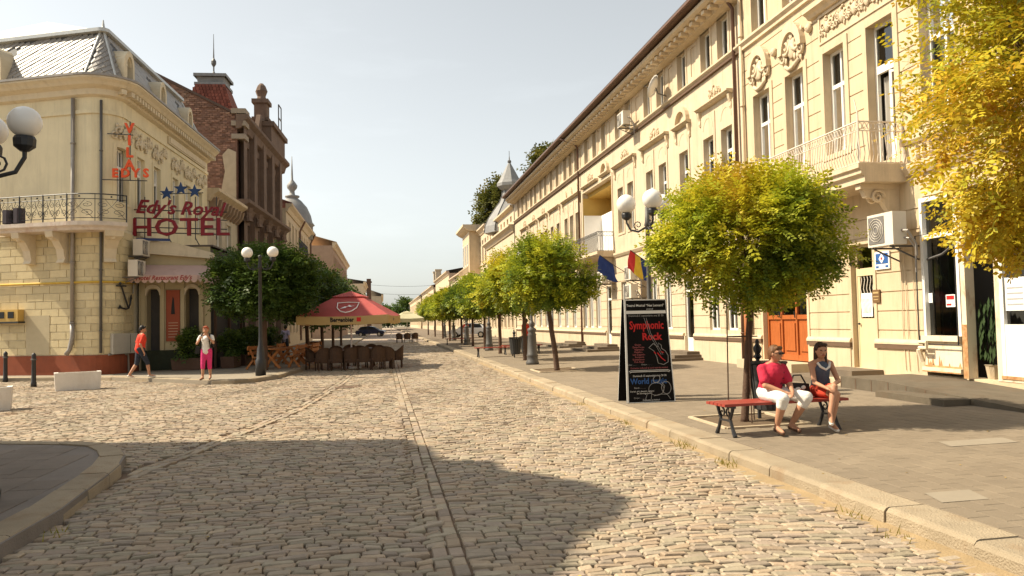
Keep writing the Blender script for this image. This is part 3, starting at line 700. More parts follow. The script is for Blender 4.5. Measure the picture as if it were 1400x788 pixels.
# downpipes with bent heads
for y in (22.9, 42.9):
    u = YU(y); mb = MB(); mb.tube([(u - .5, -1.0, 12.25), (u - .25, -.75, 12.05), (u, -.3, 11.85), (u, -.12, 11.6), (u, -.12, 4)], .06, 8); downpipe(mb, flat, u, .4, 4.0, -.12, .06); mb.obj('downpipe', MT['pipe_brown'], b2, True)
ac_unit('air_conditioner', 'white air conditioner high on the top floor band above the paired windows', (10.95, 33.0, 10.35), -pi / 2, .85, .6, .36)
ac_unit('air_conditioner', 'white air conditioner high on the wall behind the lamp post, the upper of two', (10.95, 32.6, 3.45), -pi / 2, .85, .6, .34)
ac_unit('air_conditioner', 'white air conditioner on the wall behind the lamp post, the lower of two', (10.95, 32.6, 2.65), -pi / 2, .85, .6, .34)
ac_unit('air_conditioner', 'white air conditioner beside the blue flag, left of the two stacked ones', (10.95, 37.0, 3.5), -pi / 2, .85, .6, .34)
t = thing('satellite_dish', 'white satellite dish tilted out on the top floor ledge', 'satellite dish', (10.9, 29.0, 10.55), -pi / 2)
mb = MB(); mb.lathe([(.02, 0), (.25, .03), (.45, .12), (.46, .12), (.25, .02), (.02, -.02)], (0, 0, 0), 14); o = mb.obj('dish', MT['white'], t, True); o.rotation_euler = (R(65), 0, R(-35)); o.location = (0, -.1, .35)
MB().tube([(0, .35, 0), (0, 0, .1), (0, -.1, .35)], .025, 5).tube([(0, -.05, .2), (-.2, -.5, .45)], .012, 4).obj('arm', MT['iron_grey'], t)

# ---------------------------------------------------------------- further houses on the right
def plain_house(name, label, X, y0, y1, z, side, mt, floors, pitch=2.2, roof=1.2, roof_mt=None, first=.9, ww=.95, base=0.2, overhang=.5, cut=None):
    """a row house: wall with windows on every floor, floor bands, cornice, roof; side 'r' faces -X, 'l' faces +X"""
    L = y1 - y0
    t = thing(name, label, 'house', (X, y1, 0) if side == 'r' else (X, y0, 0), -pi / 2 if side == 'r' else pi / 2)
    n = max(1, int((L - .8) / pitch)); off = (L - (n - 1) * pitch) / 2
    hl = []
    for (za, zb) in floors:
        for k in range(n):
            u = off + k * pitch; hl.append((u - ww / 2, u + ww / 2, za, zb))
    reg = [(0, L, 0, .9, -.05, False)] + [(h[0] - .12, h[1] + .12, h[2] - .08, h[3] + .12, -.04, False) for h in hl] + [(*h, .2, True) for h in hl]
    wall_part('wall', mt, t, [0, L], [0, z], reg)
    mb = MB(); mb.box(0, L, .75, 8, 0, z - .02); mb.box(0, .02, .0, .75, 0, z - .02); mb.box(L - .02, L, .0, .75, 0, z - .02); mb.obj('rear_block', mt, t)
    for h in hl: window(t, h[0], h[2], h[1] - h[0], h[3] - h[2], 'two', .16, random.choice((0, 2, 4)))
    mb = MB()
    for (za, zb) in floors[1:]: mb.sweep([(-.12, za - .2), (-.12, za - .3), (.02, za - .38), (.02, za - .2)], [0, L])
    mb.obj('floor_band', MT['trim'], t)
    mb = MB(); mb.sweep([(-overhang, z + .35), (-overhang, z + .2), (-overhang * .5, z), (-.1, z - .3), (.02, z - .3), (.02, z + .35)], [-.05, L + .05]); mb.obj('cornice', MT['trim'], t)
    if roof:
        mb = MB(); mb.prism([(-.05, 0), (L + .05, 0), (L + .05 - (.8 if cut else 0), 1), (-.05 + (.8 if cut else 0), 1)], 0, 1, lambda u, d, zz: (u, -overhang + zz * 4.5 + d * .02, z + .36 + zz * roof + d * .05)); mb.obj('roof', roof_mt or MT['roof_metal'], t)
    return t
zinc = mat('weathered zinc dome', (.24, .235, .225), .6, .35, 3, .2, 20, metal=.1, stain=.4, stain_col=(.2, .19, .18))
b3 = plain_house('domed_house', 'pale house with a bottle shaped zinc dome, beyond the long cream building', RX, 65.6, 83.5, 9.75, 'r', MT['stucco_pale'], [(1.2, 3.4), (5.6, 8.0)], 2.1, 0)
mb = MB()
reg = [(k * 1.9 + .7, k * 1.9 + 1.5, 10.5, 11.0, .15, False) for k in range(9)]
wall_part('attic', MT['stucco_pale'], b3, [0, 17.9], [10.05, 11.5], reg)
mb = MB(); mb.box(0, 17.9, .3, 8, 9.7, 11.4); mb.sweep([(-.35, 11.8), (-.35, 11.65), (.02, 11.48), (.02, 11.8)], [0, 17.9]); mb.obj('attic_cornice', MT['trim'], b3)
dm = MB(); dm.lathe([(2.7, 10.6), (2.6, 11.3), (2.3, 12.0), (1.7, 12.9), (1.1, 13.7), (.85, 14.3), (.75, 14.9), (1.05, 15.1), (1.32, 15.35), (1.32, 15.65), (1.1, 15.95), (.65, 16.8), (.16, 17.7), (.07, 17.9), (.05, 18.4)], (6.6, 1.6, 0), 8)
d_ = dm.obj('dome', zinc, b3)
MB().ball((6.6, 1.6, 17.9), (.2, .2, .2), 8, 6).tube([(6.6, 1.6, 17.9), (6.6, 1.6, 19.0)], .03, 5).obj('finial', MT['iron_grey'], d_)
mb = MB()
for k in range(8):
    a = 2 * pi * (k) / 8; mb.tube([(6.6 + r_ * cos(a), 1.6 + r_ * sin(a), z) for (r_, z) in ((2.71, 10.7), (2.61, 11.3), (2.31, 12.0), (1.71, 12.9), (1.11, 13.7), (.87, 14.3), (.77, 14.9))], .05, 5)
mb.obj('seam', MT['iron_grey'], d_)
b4 = plain_house('bay_house', 'house with a projecting upper bay and roof parapet, past the zinc dome', RX + .3, 84.2, 100.5, 12.2, 'r', MT['stucco_pale'], [(1.2, 3.4), (5.0, 7.2), (8.6, 11.2)], 2.3, .9)
mb = MB(); mb.box(1.5, 9.0, -1.3, .0, 7.3, 12.6); mb.obj('bay', MT['stucco'], b4)
mb = MB(); mb.sweep([(-2.1, 13.3), (-2.1, 13.05), (-1.7, 12.75), (-1.3, 12.55), (.02, 12.55), (.02, 13.3)], [.9, 9.6]); mb.obj('bay_cornice', MT['trim'], b4)
for k in range(3): window(b4, 2.2 + k * 2.3, 8.6, 1.1, 2.6, 'two', -1.32)
mb = MB(); mb.sweep([(-1.9, 7.3), (-1.9, 7.05), (-1.3, 6.8), (0, 6.7), (0, 7.3)], [.9, 12]); mb.obj('balcony', MT['trim'], b4)
mb = MB(); mb.box(1, 11.9, -1.85, -1.75, 8.1, 8.2)
for k in range(12): mb.box(1 + k * .98, 1.12 + k * .98, -1.84, -1.76, 7.3, 8.1)
mb.obj('balustrade', MT['trim'], b4)
red_roof = mat('red brown sheet roof', (.22, .055, .045), .7, .25, 2)
plain_house('red_roof_house', 'two storey house with a dark red roof, past the house with the bay', RX + .2, 101.2, 131, 8.6, 'r', MT['stucco_pale'], [(1.2, 3.4), (4.9, 7.2)], 2.6, 1.9, red_roof, cut=True)
t = plain_house('parapet_house', 'narrow pale house topped by two parapet piers, far along the right side', RX, 132, 166, 10.2, 'r', MT['stucco'], [(1.2, 3.4), (5.2, 7.8)], 2.8, .8)
for u in (1.2, 8): MB().box(u - .5, u + .5, -.5, .6, 10.5, 12.3).box(u - .65, u + .65, -.65, .75, 12.3, 12.6).obj('parapet_pier', MT['trim'], t)
plain_house('far_house', 'pale far house behind the smallest street trees on the right', RX - .4, 167, 215, 9.4, 'r', MT['stucco_pale'], [(1.2, 3.4), (5.2, 7.8)], 3.2, 1.2, red_roof)
plain_house('far_house', 'farthest pale house at the end of the right-hand row', RX - .8, 216, 300, 9.0, 'r', MT['stucco'], [(1.2, 3.4), (5.2, 7.8)], 4.0, 1.2)

# ================================================================ left-hand side: the hotel on the corner
HC = (-9.6, 30.0)
A_S, A_E = R(3), R(-68)
RC = .8; T_ = RC * math.tan(R(54.5)); LA = RC * R(109)
hv_e = (-sin(A_E), -cos(A_E)); hv_s = (sin(A_S), cos(A_S))
def hp(U, d, z):
    """hotel wall: U < 0 along the end wall, then round the corner, then along the street; d inwards"""
    if U <= 0:
        p = (hv_e[0] * (U - T_), hv_e[1] * (U - T_)); h = hv_e
    elif U < LA:
        a = U / RC; a0 = R(-22); s0 = (hv_e[0] * -T_, hv_e[1] * -T_)
        cx, cy = s0[0] - RC * sin(a0), s0[1] + RC * cos(a0)
        p = (cx + RC * sin(a0 + a), cy - RC * cos(a0 + a)); h = (cos(a0 + a), sin(a0 + a))
    else:
        q = U - LA + T_; p = (hv_s[0] * q, hv_s[1] * q); h = hv_s
    return (p[0] - h[1] * d, p[1] + h[0] * d, z)
US = lambda s: s - T_ + LA
UE = lambda x: T_ - x
ARC = [LA * k / 8 for k in range(9)]
hot = thing('hotel', 'yellow corner hotel with grey mansard roof and wrought iron corner balcony', 'hotel', (HC[0], HC[1], 0))
h_up = mat('hotel upper plaster', (.70, .61, .41), .85, .14, 1.3, .2, 40, stain=.4, stain_col=(.46, .38, .25), stain_scale=1.0, streak=.3)
h_trim = mat('hotel cream moulding', (.62, .53, .38), .8, .14, 4, .2, 40, stain=.4, stain_col=(.34, .26, .16), stain_scale=3)
h_blk = mat('hotel yellow stone block', (.62, .52, .31), .85, .18, 4, .3, 40, objvar=.14, stain=.3, stain_col=(.40, .33, .22), stain_scale=1.5)
h_mort = mat('pale mortar', (.68, .61, .45), .9, .12, 4)
h_red = mat('oxide red base', (.24, .065, .03), .8, .25, 2.5, .2, 40, stain=.4, stain_col=(.13, .05, .03))
LS = US(12.4); LE = UE(12)
us_all = [LE, UE(6), 0] + ARC[1:] + [US(6), LS]
hw = []
for s in (.72 + .35, 2.75, 4.65, 7.1, 9.0, 10.9): hw.append((US(s) - .42, US(s) + .42, 6.5, 8.55))
reg = [(LE, LS, 9.72, 9.86, -.06, False)] + [(h[0] - .14, h[1] + .14, h[2] - .1, h[3] + .14, -.03, False) for h in hw] + [(*h, .2, True) for h in hw]
wall_part('upper_wall', h_up, hot, us_all, [5.5, 10.75], reg, hp)
for h in hw: window(hot, h[0], h[2], h[1] - h[0], h[3] - h[2], 'sash', .16, None, hp, R(87))
wall_part('lower_wall', h_mort, hot, us_all, [.82, 5.5], [(US(8), LS, 1, 3.8, .3, False)], hp, base=.015)
mb = MB(); mb.sweep([(-.06, 0), (-.06, .83), (.1, .83), (.1, 0)], us_all, hp); mb.obj('base_course', h_red, hot)
# yellow stone blocks of the ground floor, one by one
bz = .84; row = 0
while bz < 5.3:
    bh = .285; off = .38 if row % 2 else 0.0
    u = UE(7.0) + off
    while u < US(2.0):
        w_ = .72 + random.uniform(-.05, .05)
        u1 = min(u + w_, US(2.0))
        if not (row < 7 and UE(3.25) < (u + u1) / 2 < UE(2.4) and False):
            n = 4 if (u1 > 0 and u < LA) else 1
            mb = MB(); d0 = -.012 - random.random() * .008
            mb.sweep([(d0, bz + .012), (d0, bz + bh - .012), (.03, bz + bh - .012), (.03, bz + .012)], [u + .012 + (u1 - u - .024) * k / n for k in range(n + 1)], hp)
            mb.obj('stone_block', h_blk, hot)
        u = u1
    bz += bh; row += 1
mb = MB(); mb.sweep([(-.62, 11.02), (-.62, 10.9), (-.5, 10.8), (-.42, 10.7), (-.2, 10.6), (-.16, 10.4), (.02, 10.32), (.02, 11.02)], us_all, hp); mb.obj('cornice', h_trim, hot)
mb = MB(); u = US(.6)
while u < LS: mb.box(u, u + .14, -.42, -.1, 10.48, 10.66, hp); u += .3
mb.obj('dentil', h_trim, hot, kind='stuff')
mb = MB(); mb.sweep([(-.66, 11.05), (-.66, 10.97), (-.6, 10.95), (-.6, 11.05)], us_all, hp); mb.obj('gutter', MT['pipe'], hot)
mb = MB(); mb.sweep([(-.16, 5.52), (-.16, 5.4), (-.05, 5.3), (.02, 5.3), (.02, 5.52)], [US(2.3), LS], hp); mb.obj('floor_band', h_trim, hot)
mb = MB(); mb.sweep([(-.07, 5.42), (-.07, 5.3), (.02, 5.3), (.02, 5.42)], [LE, UE(4.3)], hp); mb.obj('floor_band', h_trim, hot)
for i, s in enumerate((1.07, 2.75, 4.65, 7.1, 9.0, 10.9)):
    mb = MB(); carving(mb, hp, US(s), 9.1, 1.25, .75, -.06, 50 + i); mb.obj('cartouche', h_trim, hot, True)
    mb = MB(); carving(mb, hp, US(s) + .95, 9.35, .5, .5, -.05, 70 + i); mb.obj('relief', h_trim, hot, True)
mb = MB(); mb.box(US(6.0), US(11.8), -.09, .0, 9.92, 10.25, hp); mb.box(US(6.1), US(11.7), -.12, -.08, 9.98, 10.2, hp); mb.obj('name_panel', h_trim, hot)
# inside mass so nothing shows through
mb = MB(); mb.slab([hp(LE, .8, 0)[:2], hp(0, .8, 0)[:2], hp(US(0.6), .8, 0)[:2], hp(LS, .8, 0)[:2], hp(LS, 10, 0)[:2], (hp(LE, 10, 0)[0] , hp(LE, 10, 0)[1])], 0, 10.9); mb.obj('core', MT['room'], hot)
mb = MB(); mb.poly([hp(LS, 0, 0), hp(LS, 10, 0), hp(LS, 10, 10.9), hp(LS, 0, 10.9)]); mb.obj('party_wall', h_up, hot)
# mansard roof: slates on both faces, hip strips, flatter roof above
slate = mat('zinc roof slate', (.27, .25, .23), .5, .3, 4, .2, 30, objvar=.2, spec=.5, stain=.3, stain_col=(.42, .36, .28))
slate_j = mat('slate underlay', (.09, .09, .092), .7, .2, 6)
hip = mat('hip flashing', (.48, .48, .46), .4, .2, 5, metal=.4)
ZE, ZT, DE, DT = 11.03, 13.05, -.14, .74
def mz(U, k, lift=0.0):      # point on the mansard face: k 0 at the eave, 1 at the top
    return hp(U, DE + (DT - DE) * k - lift * .87, ZE + (ZT - ZE) * k + lift * .48)
MS = US(11.1)
FAC = [LE, 0, ARC[3], ARC[6], LA, MS]
mb = MB()
for a, b in zip(FAC, FAC[1:]): mb.poly([mz(a, 0), mz(b, 0), mz(b - (.8 if b == MS else 0), 1), mz(a, 1)])
mb.poly([mz(MS, 0), hp(MS, 8, ZE), hp(MS - .8, 8, ZT), mz(MS - .8, 1)])
mb.obj('mansard', slate_j, hot)
def slates(u0, u1, ang, tl, tw, each):
    Lk = sqrt((ZT - ZE) ** 2 + .8 ** 2); ca, sa = cos(ang), sin(ang); n = int((u1 - u0 + Lk) / tw) + 14
    big = MB(); base = None
    for i in range(-n, n):
        for j in range(-n, n):
            cu = u0 + (i * tl + (j % 2) * tl * .5) * ca - j * tw * sa; cv = (i * tl + (j % 2) * tl * .5) * sa + j * tw * ca
            if not (u0 < cu < u1 and .03 < cv / Lk < .97) or cu > MS - .8 * cv / Lk - .1: continue
            if dorm_hit(cu, cv / Lk): continue
            pts = []
            for (a, b) in ((-.5, -.5), (.5, -.5), (.5, .5), (-.5, .5)):
                x = a * tl * .96; y = b * tw * 1.12
                pts.append((min(max(cu + x * ca - y * sa, u0), u1), min(max(cv + x * sa + y * ca, 0), Lk) / Lk))
            lift = .02 + random.random() * .012
            q = [mz(p[0], p[1], .012 if k > 1 else lift + .012) for k, p in enumerate(pts)]
            lo = [mz(p[0], p[1], -.0) for p in pts]
            mb = MB() if each else big
            b0 = len(mb.v); mb.v += q + lo
            mb.f += [tuple(b0 + k for k in (0, 1, 2, 3)), tuple(b0 + k for k in (0, 4, 5, 1)), tuple(b0 + k for k in (1, 5, 6, 2)), tuple(b0 + k for k in (3, 7, 4, 0))]
            if each: mb.obj('roof_tile', slate, hot)
    if not each: big.obj('roof_tile', slate, hot, kind='stuff')
DORM = [(US(1.3), .44, 1), (US(5.1), .44, 1), (US(9.0), .42, 1), (UE(5.25), .62, 0)]
def dorm_hit(u, k): return any(abs(u - (c + .0)) < w_ * .8 and k < .8 for c, w_, st in DORM)
slates(UE(6.3), -.03, R(33), .40, .19, True)
slates(.03, LA, R(33), .40, .19, False)
slates(LA + .02, MS, R(33), .40, .19, False)
mb = MB()
for U in (-.02, ARC[5]): mb.tube([mz(U, 0, .03), mz(U, 1, .03)], .045, 6)
mb.obj('hip_strip', hip, hot)
MB().tube([mz(MS, 0, .03), mz(MS - .8, 1, .03)], .06, 6).obj('hip_strip', hip, hot)
mb = MB(); mb.sweep([(DT - .2, ZT + .1), (DT - .2, ZT - .03), (DT, ZT - .06), (DT + .1, ZT + .1)], [LE, 0] + ARC[1:] + [MS - .8], hp); mb.obj('roof_kerb', hip, hot)
def rl(U): q_ = hp(min(U, -1.9), DT + 2.6, ZT + .8); return q_
mb = MB(); mb.poly([mz(LE, 1.03), mz(0, 1.03), mz(LA, 1.03), hp(LA + 1.2, DT + 2.6, ZT + .8), rl(-1.9), rl(LE)]); mb.poly([mz(LA, 1.03), mz(MS - .8, 1.03), hp(MS - 2, DT + 2.6, ZT + .8), hp(LA + 1.2, DT + 2.6, ZT + .8)])
mb.obj('upper_roof', slate, hot)
mb = MB(); U = LE + .3
while U < -2.3: a_ = mz(U, 1.04); b_ = rl(U - .3); mb.tube([(a_[0], a_[1], a_[2] + .03), (b_[0], b_[1], b_[2] + .04)], .035, 5); U += .42
mb.obj('standing_seam', slate_j, hot)
MB().lathe([(.1, 0), (.06, .15), (.02, .4)], hp(LA / 2, DT, ZT + .05), 8).obj('finial', hip, hot)
for i, (uc, w_, st) in enumerate(DORM):
    fm = lambda u, d, z, uc=uc, st=st: hp(uc + u, d + (.36 if st else .2), z)
    mb = MB(); mb.arch(0, 11.82, w_ * .62, w_, -.5, .55, n=12, fm=fm, ez=1.25); mb.arch(0, 11.82, w_ * .55, w_ * .64, -.42, -.3, n=12, fm=fm, ez=1.25)
    mb.box(-w_, -w_ * .62, -.5, .3, 11.0, 11.82, fm); mb.box(w_ * .62, w_, -.5, .3, 11.0, 11.82, fm); mb.box(-w_ * 1.1, w_ * 1.1, -.56, .2, 11.03, 11.13, fm)
    o = mb.obj('dormer', h_trim, hot)
    mb = MB(); pts = [(w_ * .62, 11.13)] + [(w_ * .62 * cos(a), 11.82 + w_ * .68 * sin(a)) for a in [pi * k / 10 for k in range(11)]] + [(-w_ * .62, 11.13)]
    mb.prism(pts, -.28, -.26, fm); mb.obj('pane', MT['glass'], o)
    MB().prism(pts, .1, .12, fm).obj('interior', MT['room'], o)
    MB().box(-.03, .03, -.33, -.27, 11.13, 11.82 + w_ * .66, fm).box(-w_ * .6, w_ * .6, -.325, -.275, 11.9, 11.96, fm).obj('glazing_bar', MT['white_frame'], o)
# corner balcony with wrought iron scrollwork
BO = .95
ub = [UE(4.6), UE(2.5), 0] + ARC[1:6]
brk = mat('worn balcony slab', (.60, .52, .44), .85, .3, 3, .5, 25, stain=.7, stain_col=(.33, .13, .07), stain_scale=2.2)
mb = MB(); mb.sweep([(-BO, 5.62), (-BO, 5.48), (-BO + .1, 5.4), (-BO + .14, 5.32), (.0, 5.32), (.0, 5.62)], ub, hp); bal = mb.obj('balcony', brk, hot)
mb = MB(); mb.box(UE(4.55), UE(4.2), -BO - .02, -BO + .3, 5.62, 6.65, hp); mb.obj('end_pier', h_trim, bal)
rail = MB(); fr = lambda U, d, z: hp(U, -BO + .08 + d, z)
uu = [UE(4.18), UE(2.5), 0] + ARC[1:6]
for z in (5.74, 6.42, 6.6): rail.tube([fr(u, 0, z) for u in uu], .022 if z > 6.5 else .014, 5)
ulen = uu[-1] - uu[0]; n = int(ulen / .5)
for i in range(n + 1):
    u = uu[0] + ulen * i / n
    rail.tube([fr(u, 0, 5.62), fr(u, 0, 6.62)], .026 if i % 2 == 0 else .013, 5)
    if i < n:
        c = u + ulen / n / 2
        for s in (-1, 1):
            spiral(rail, fr, c + s * .11, 5.95, .12, 0, 1.5, s, -pi / 2, .012, 12, 4); spiral(rail, fr, c + s * .12, 6.22, .1, 0, 1.4, -s, pi / 2, .011, 12, 4)
            rail.tube([fr(c + s * .22, 0, 5.74), fr(c + s * .12, -.05, 5.95), fr(c, -.03, 6.15), fr(c + s * .1, 0, 6.42)], .009, 4)
        rail.ball(fr(c, 0, 6.51), (.035, .035, .035), 6, 4)
rail.obj('railing', MT['iron'], bal)
for u in (UE(3.45), UE(2.0), ARC[4]):
    mb = MB(); mb.sweep([(-.82, 5.32), (-.78, 5.12), (-.5, 5.0), (-.3, 4.7), (-.22, 4.35), (-.3, 4.22), (0, 4.2), (0, 5.32)], [u - .16, u + .16], hp)
    mb.ball(hp(u, -.62, 5.1), (.1, .1, .1), 8, 5); mb.obj('bracket', h_trim, bal)
mb = MB(); mb.tube([hp(UE(3.75), -.75, 5.66), hp(UE(3.75), -.75, 6.15)], .22, 8); mb.tube([hp(UE(3.3), -.75, 5.66), hp(UE(3.3), -.75, 6.2)], .2, 8); mb.obj('planter', mat('dark cloth covered planter', (.06, .05, .06), .8, .4, 6), bal)
mb = MB(); downpipe(mb, hp, UE(1.63), 1.2, 10.3, -.1, .07); mb.tube([hp(UE(1.63), -.1, 2.0), hp(UE(1.58), -.14, 1.5), hp(UE(1.72), -.12, 1.05), hp(UE(1.78), -.22, .86)], .085, 8); mb.obj('downpipe', MT['pipe'], hot, True)
mb = MB(); downpipe(mb, hp, US(.12), .9, 10.2, -.08, .05); mb.obj('downpipe', MT['iron_grey'], hot, True)
mb = MB(); mb.tube([hp(UE(9), -.07, 3.5)] + [hp(u, -.07, 3.5) for u in [0] + ARC[1:] + [US(2)]], .04, 6); mb.obj('gas_pipe', mat('yellow gas pipe', (.55, .36, .05), .5, .15, 4), hot, True)
mb = MB(); mb.prism([(UE(3.7), .87), (UE(2.68), .87), (UE(2.68), 2.32), (UE(3.7), 2.32)], -.025, .01, hp); mb.obj('service_hatch', mat('grey hatch', (.47, .40, .26), .8, .12, 4), hot)
t = thing('meter_box', 'yellow meter box with three dark windows on the hotel end wall', 'meter box', (HC[0], HC[1], 0))
MB().box(UE(5.2), UE(3.8), -.3, -.02, 2.12, 2.56, hp).obj('casing', mat('yellow meter casing', (.55, .36, .10), .6, .15, 4), t)
for x in (4.95, 4.52, 4.1): MB().box(UE(x) - .13, UE(x) + .13, -.315, -.3, 2.24, 2.48, hp).obj('meter_window', MT['black'], t)
MB().box(UE(5.25), UE(3.75), -.34, -.02, 2.06, 2.115, hp).obj('tray', MT['iron'], t)
t = thing('utility_cabinet', 'pale grey cabinet on the hotel corner wall left of the walking man in red', 'cabinet', (HC[0], HC[1], 0))
MB().box(US(.42), US(1.5), -.32, -.02, .85, 1.6, hp).obj('casing', mat('pale cabinet', (.45, .42, .36), .6, .1, 4), t)
MB().tube([hp(US(.35), -.1, .84), hp(US(1.2), -.1, .8), hp(US(1.25), -.1, .1)], .04, 6).obj('conduit', MT['pipe'], t)
MB().box(US(.94), US(.96), -.325, -.315, .88, 1.57, hp).obj('door_seam', MT['iron_grey'], t)
t = thing('anchor', 'black iron anchor hung on the hotel wall above the pale cabinet', 'anchor', (HC[0], HC[1], 0))
fa = lambda u, d, z: hp(US(1.0) + u, -.12 + d, 3.0 + z)
mb = MB(); mb.tube([fa(-.25, 0, .38), fa(.12, 0, -.42)], .035, 6); mb.tube([fa(-.42, 0, .36), fa(-.02, 0, .36)], .03, 6)
mb.tube([fa(-.28, 0, -.45), fa(-.02, 0, -.5), fa(.16, 0, -.46), fa(.32, 0, -.3), fa(.4, 0, -.08)], .035, 6); mb.ball(fa(-.28, 0, .45), (.06, .06, .06), 6, 4)
mb.prism([(.3, -.12), (.5, -.1), (.44, .06)], -.02, .02, fa); mb.prism([(-.36, -.5), (-.3, -.34), (-.2, -.46)], -.02, .02, fa); mb.obj('shank', MT['iron'], t)
def on_hotel(u, d, z): p = hp(u, d, z); return (HC[0] + p[0], HC[1] + p[1], p[2])
ac_unit('air_conditioner', 'upper air conditioner beside the hotel pediment, under the blue neon tube', on_hotel(US(1.75), -.2, 4.55), R(87), .85, .62, .36)
ac_unit('air_conditioner', 'lower air conditioner above the anchor on the hotel wall', on_hotel(US(1.25), -.2, 3.72), R(87), .85, .62, .36)
ac_unit('air_conditioner', 'air conditioner right of the restaurant awning on the hotel front', on_hotel(US(10.5), -.35, 4.35), R(87), .9, .65, .36)

# entrance annex facing the square; local x away from the hotel wall, local y along the street
def ax_pt(s, o): return (HC[0] + hv_s[0] * s + hv_s[1] * o, HC[1] + hv_s[1] * s - hv_s[0] * o)
ap = ax_pt(2.3, .1)
an = thing('entrance_annex', 'cream hotel entrance annex with two arches, dark inside', 'annex', (ap[0], ap[1], 0), -A_S)
AW = 2.7
def arch_pts(c, hw_, zs): return [(c + hw_, .13)] + [(c + hw_ * cos(pi * k / 8), zs + hw_ * 1.2 * sin(pi * k / 8)) for k in range(9)] + [(c - hw_, .13)]
annex_wall = mat('annex cream wall', (.46, .38, .23), .85, .15, 2, .2, 40, stain=.3, stain_col=(.35, .26, .14))
wall_part('wall', annex_wall, an, [0, AW], [.1, 4.95], [(.28, .78, .13, 3.3, .5, True), (1.75, 2.25, .13, 3.3, .5, True), (1.0, 1.55, 1.2, 3.3, .06, False), (.82, .96, .2, 3.6, -.06, False), (1.59, 1.72, .2, 3.6, -.06, False), (.1, .24, .2, 3.6, -.06, False), (2.3, 2.44, .2, 3.6, -.06, False)])
mb = MB()
for c in (.53, 2.0): mb.arch(c, 3.05, .25, .36, -.05, .1, n=8, ez=1.2)
mb.obj('arch_moulding', h_trim, an)
mb = MB(); mb.box(0, AW, .5, 5.5, .1, 4.9); mb.box(AW - .3, AW, .02, .5, .1, 4.9); mb.obj('inner_room', MT['room'], an)
mb = MB(); mb.prism([(-.12, 4.78), (AW + .15, 4.52), (AW + .15, 4.68), (1.35, 5.12), (.1, 5.14), (-.12, 4.96)], -.14, .1); mb.prism([(-.05, 4.72), (AW + .1, 4.46), (AW + .1, 4.52), (-.05, 4.78)], -.2, .1); mb.obj('pediment', h_trim, an)
MB().box(-.1, AW + .1, -.02, 5.5, 4.955, 5.02).obj('roof', MT['roof_metal'], an)
o = MB().box(1.02, 1.53, .0, .05, 1.25, 3.25).obj('poster_board', mat('brick red poster', (.32, .07, .03), .6, .2, 2), an)
mb = MB(); mb.prism([(1.2, 2.3), (1.35, 2.3), (1.31, 2.9), (1.27, 3.0), (1.23, 2.7)], -.01, .0); mb.obj('poster_print', MT['black'], o)
mb = MB()
for k in range(6): mb.box(1.1, 1.46, -.008, -.001, 1.4 + k * .11, 1.42 + k * .11)
mb.obj('poster_print', mat('poster lettering', (.62, .45, .3), .6, .1), o)
MB().box(.12, 2.5, -.1, -.06, .13, .9).obj('flower_rail', mat('dark hedge rail', (.03, .035, .02), .9, .4, 6), an)
# awning with a scalloped valance carrying the restaurant's name
aw = thing('awning', 'pinkish awning with scalloped valance and red script over the hotel entrance', 'awning', (ap[0], ap[1], 0), -A_S)
awm = mat('pink cream awning cloth', (.55, .38, .32), .8, .12, 3, stain=.3, stain_col=(.35, .2, .17))
mb = MB(); nS = 16
mb.poly([(-.1, -.12, 4.25), (AW - .3, -.12, 4.2), (AW - .25, -.85, 3.78), (-.15, -.85, 3.78)]); mb.poly([(AW - .3, -.12, 4.2), (AW + .0, -.12, 4.15), (AW + .55, -.55, 3.55), (AW - .25, -.85, 3.78)]); mb.poly([(-.1, -.12, 4.25), (-.15, -.85, 3.78), (-.15, -.12, 3.7)])
mb.obj('canopy', awm, aw)
mb = MB()
for k in range(10):
    a = -.15 + (AW - .1) * k / 10; b = -.15 + (AW - .1) * (k + 1) / 10; c = (a + b) / 2
    mb.poly([(a, -.86, 3.78), (b, -.86, 3.78), (b, -.86, 3.62), (c + (b - c) * .6, -.86, 3.52), (c, -.86, 3.49), (a + (c - a) * .4, -.86, 3.52), (a, -.86, 3.62)])
for k in range(5):
    f = lambda t_: (AW - .25 + .8 * t_, -.85 + .3 * t_, 3.78 - .23 * t_)
    a = f(k / 5); b = f((k + 1) / 5); c = f((k + .5) / 5); mb.poly([a, b, (b[0], b[1], b[2] - .15), (c[0], c[1], c[2] - .27), (a[0], a[1], a[2] - .15)])
mb.obj('valance', awm, aw)
letters('valance_lettering', "Hotel Restaurant Edy's", .24, mat('dark red script', (.30, .02, .02), .6, .1), aw, (1.2, -.868, 3.68), off=.004, shear=.35, squash=.92)
# signs standing out from the wall
sg = thing('hotel_sign', 'dark red open framework lettering with three navy stars above, on the hotel annex', 'sign', (ap[0], ap[1], 0), -A_S)
redn = mat('dark red channel letters', (.20, .012, .02), .5, .2, 4); blun = mat('navy blue star', (.02, .05, .14), .5, .2, 4)
o = letters('hotel_letters', 'HOTEL', .98, redn, sg, (1.66, -.3, 5.66), ext=.05, off=.012, squash=1.16, space=1.06)
o = letters('name_script', "Edy's Royal", .74, redn, sg, (1.62, -.3, 6.42), (pi / 2, R(2.5), 0), ext=.05, off=.012, shear=.32, squash=.98)
for k, (x, z) in enumerate(((1.15, 7.02), (1.68, 7.2), (2.2, 7.1))):
    pts = [((.27 if i % 2 == 0 else .11) * cos(pi / 2 + i * pi / 5) + x, (.27 if i % 2 == 0 else .11) * sin(pi / 2 + i * pi / 5) + z) for i in range(10)]
    MB().prism(pts, -.36, -.28).obj('star', blun, sg)
mb = MB()
for z in (5.42, 5.62, 5.98, 6.3): mb.bar((-.2, -.24, z + .1), (3.4, -.24, z - .02), .03, .04)
for x in (.3, 1.2, 2.2, 3.0): mb.bar((x, -.23, 5.2), (x, -.23, 6.9), .03, .03)
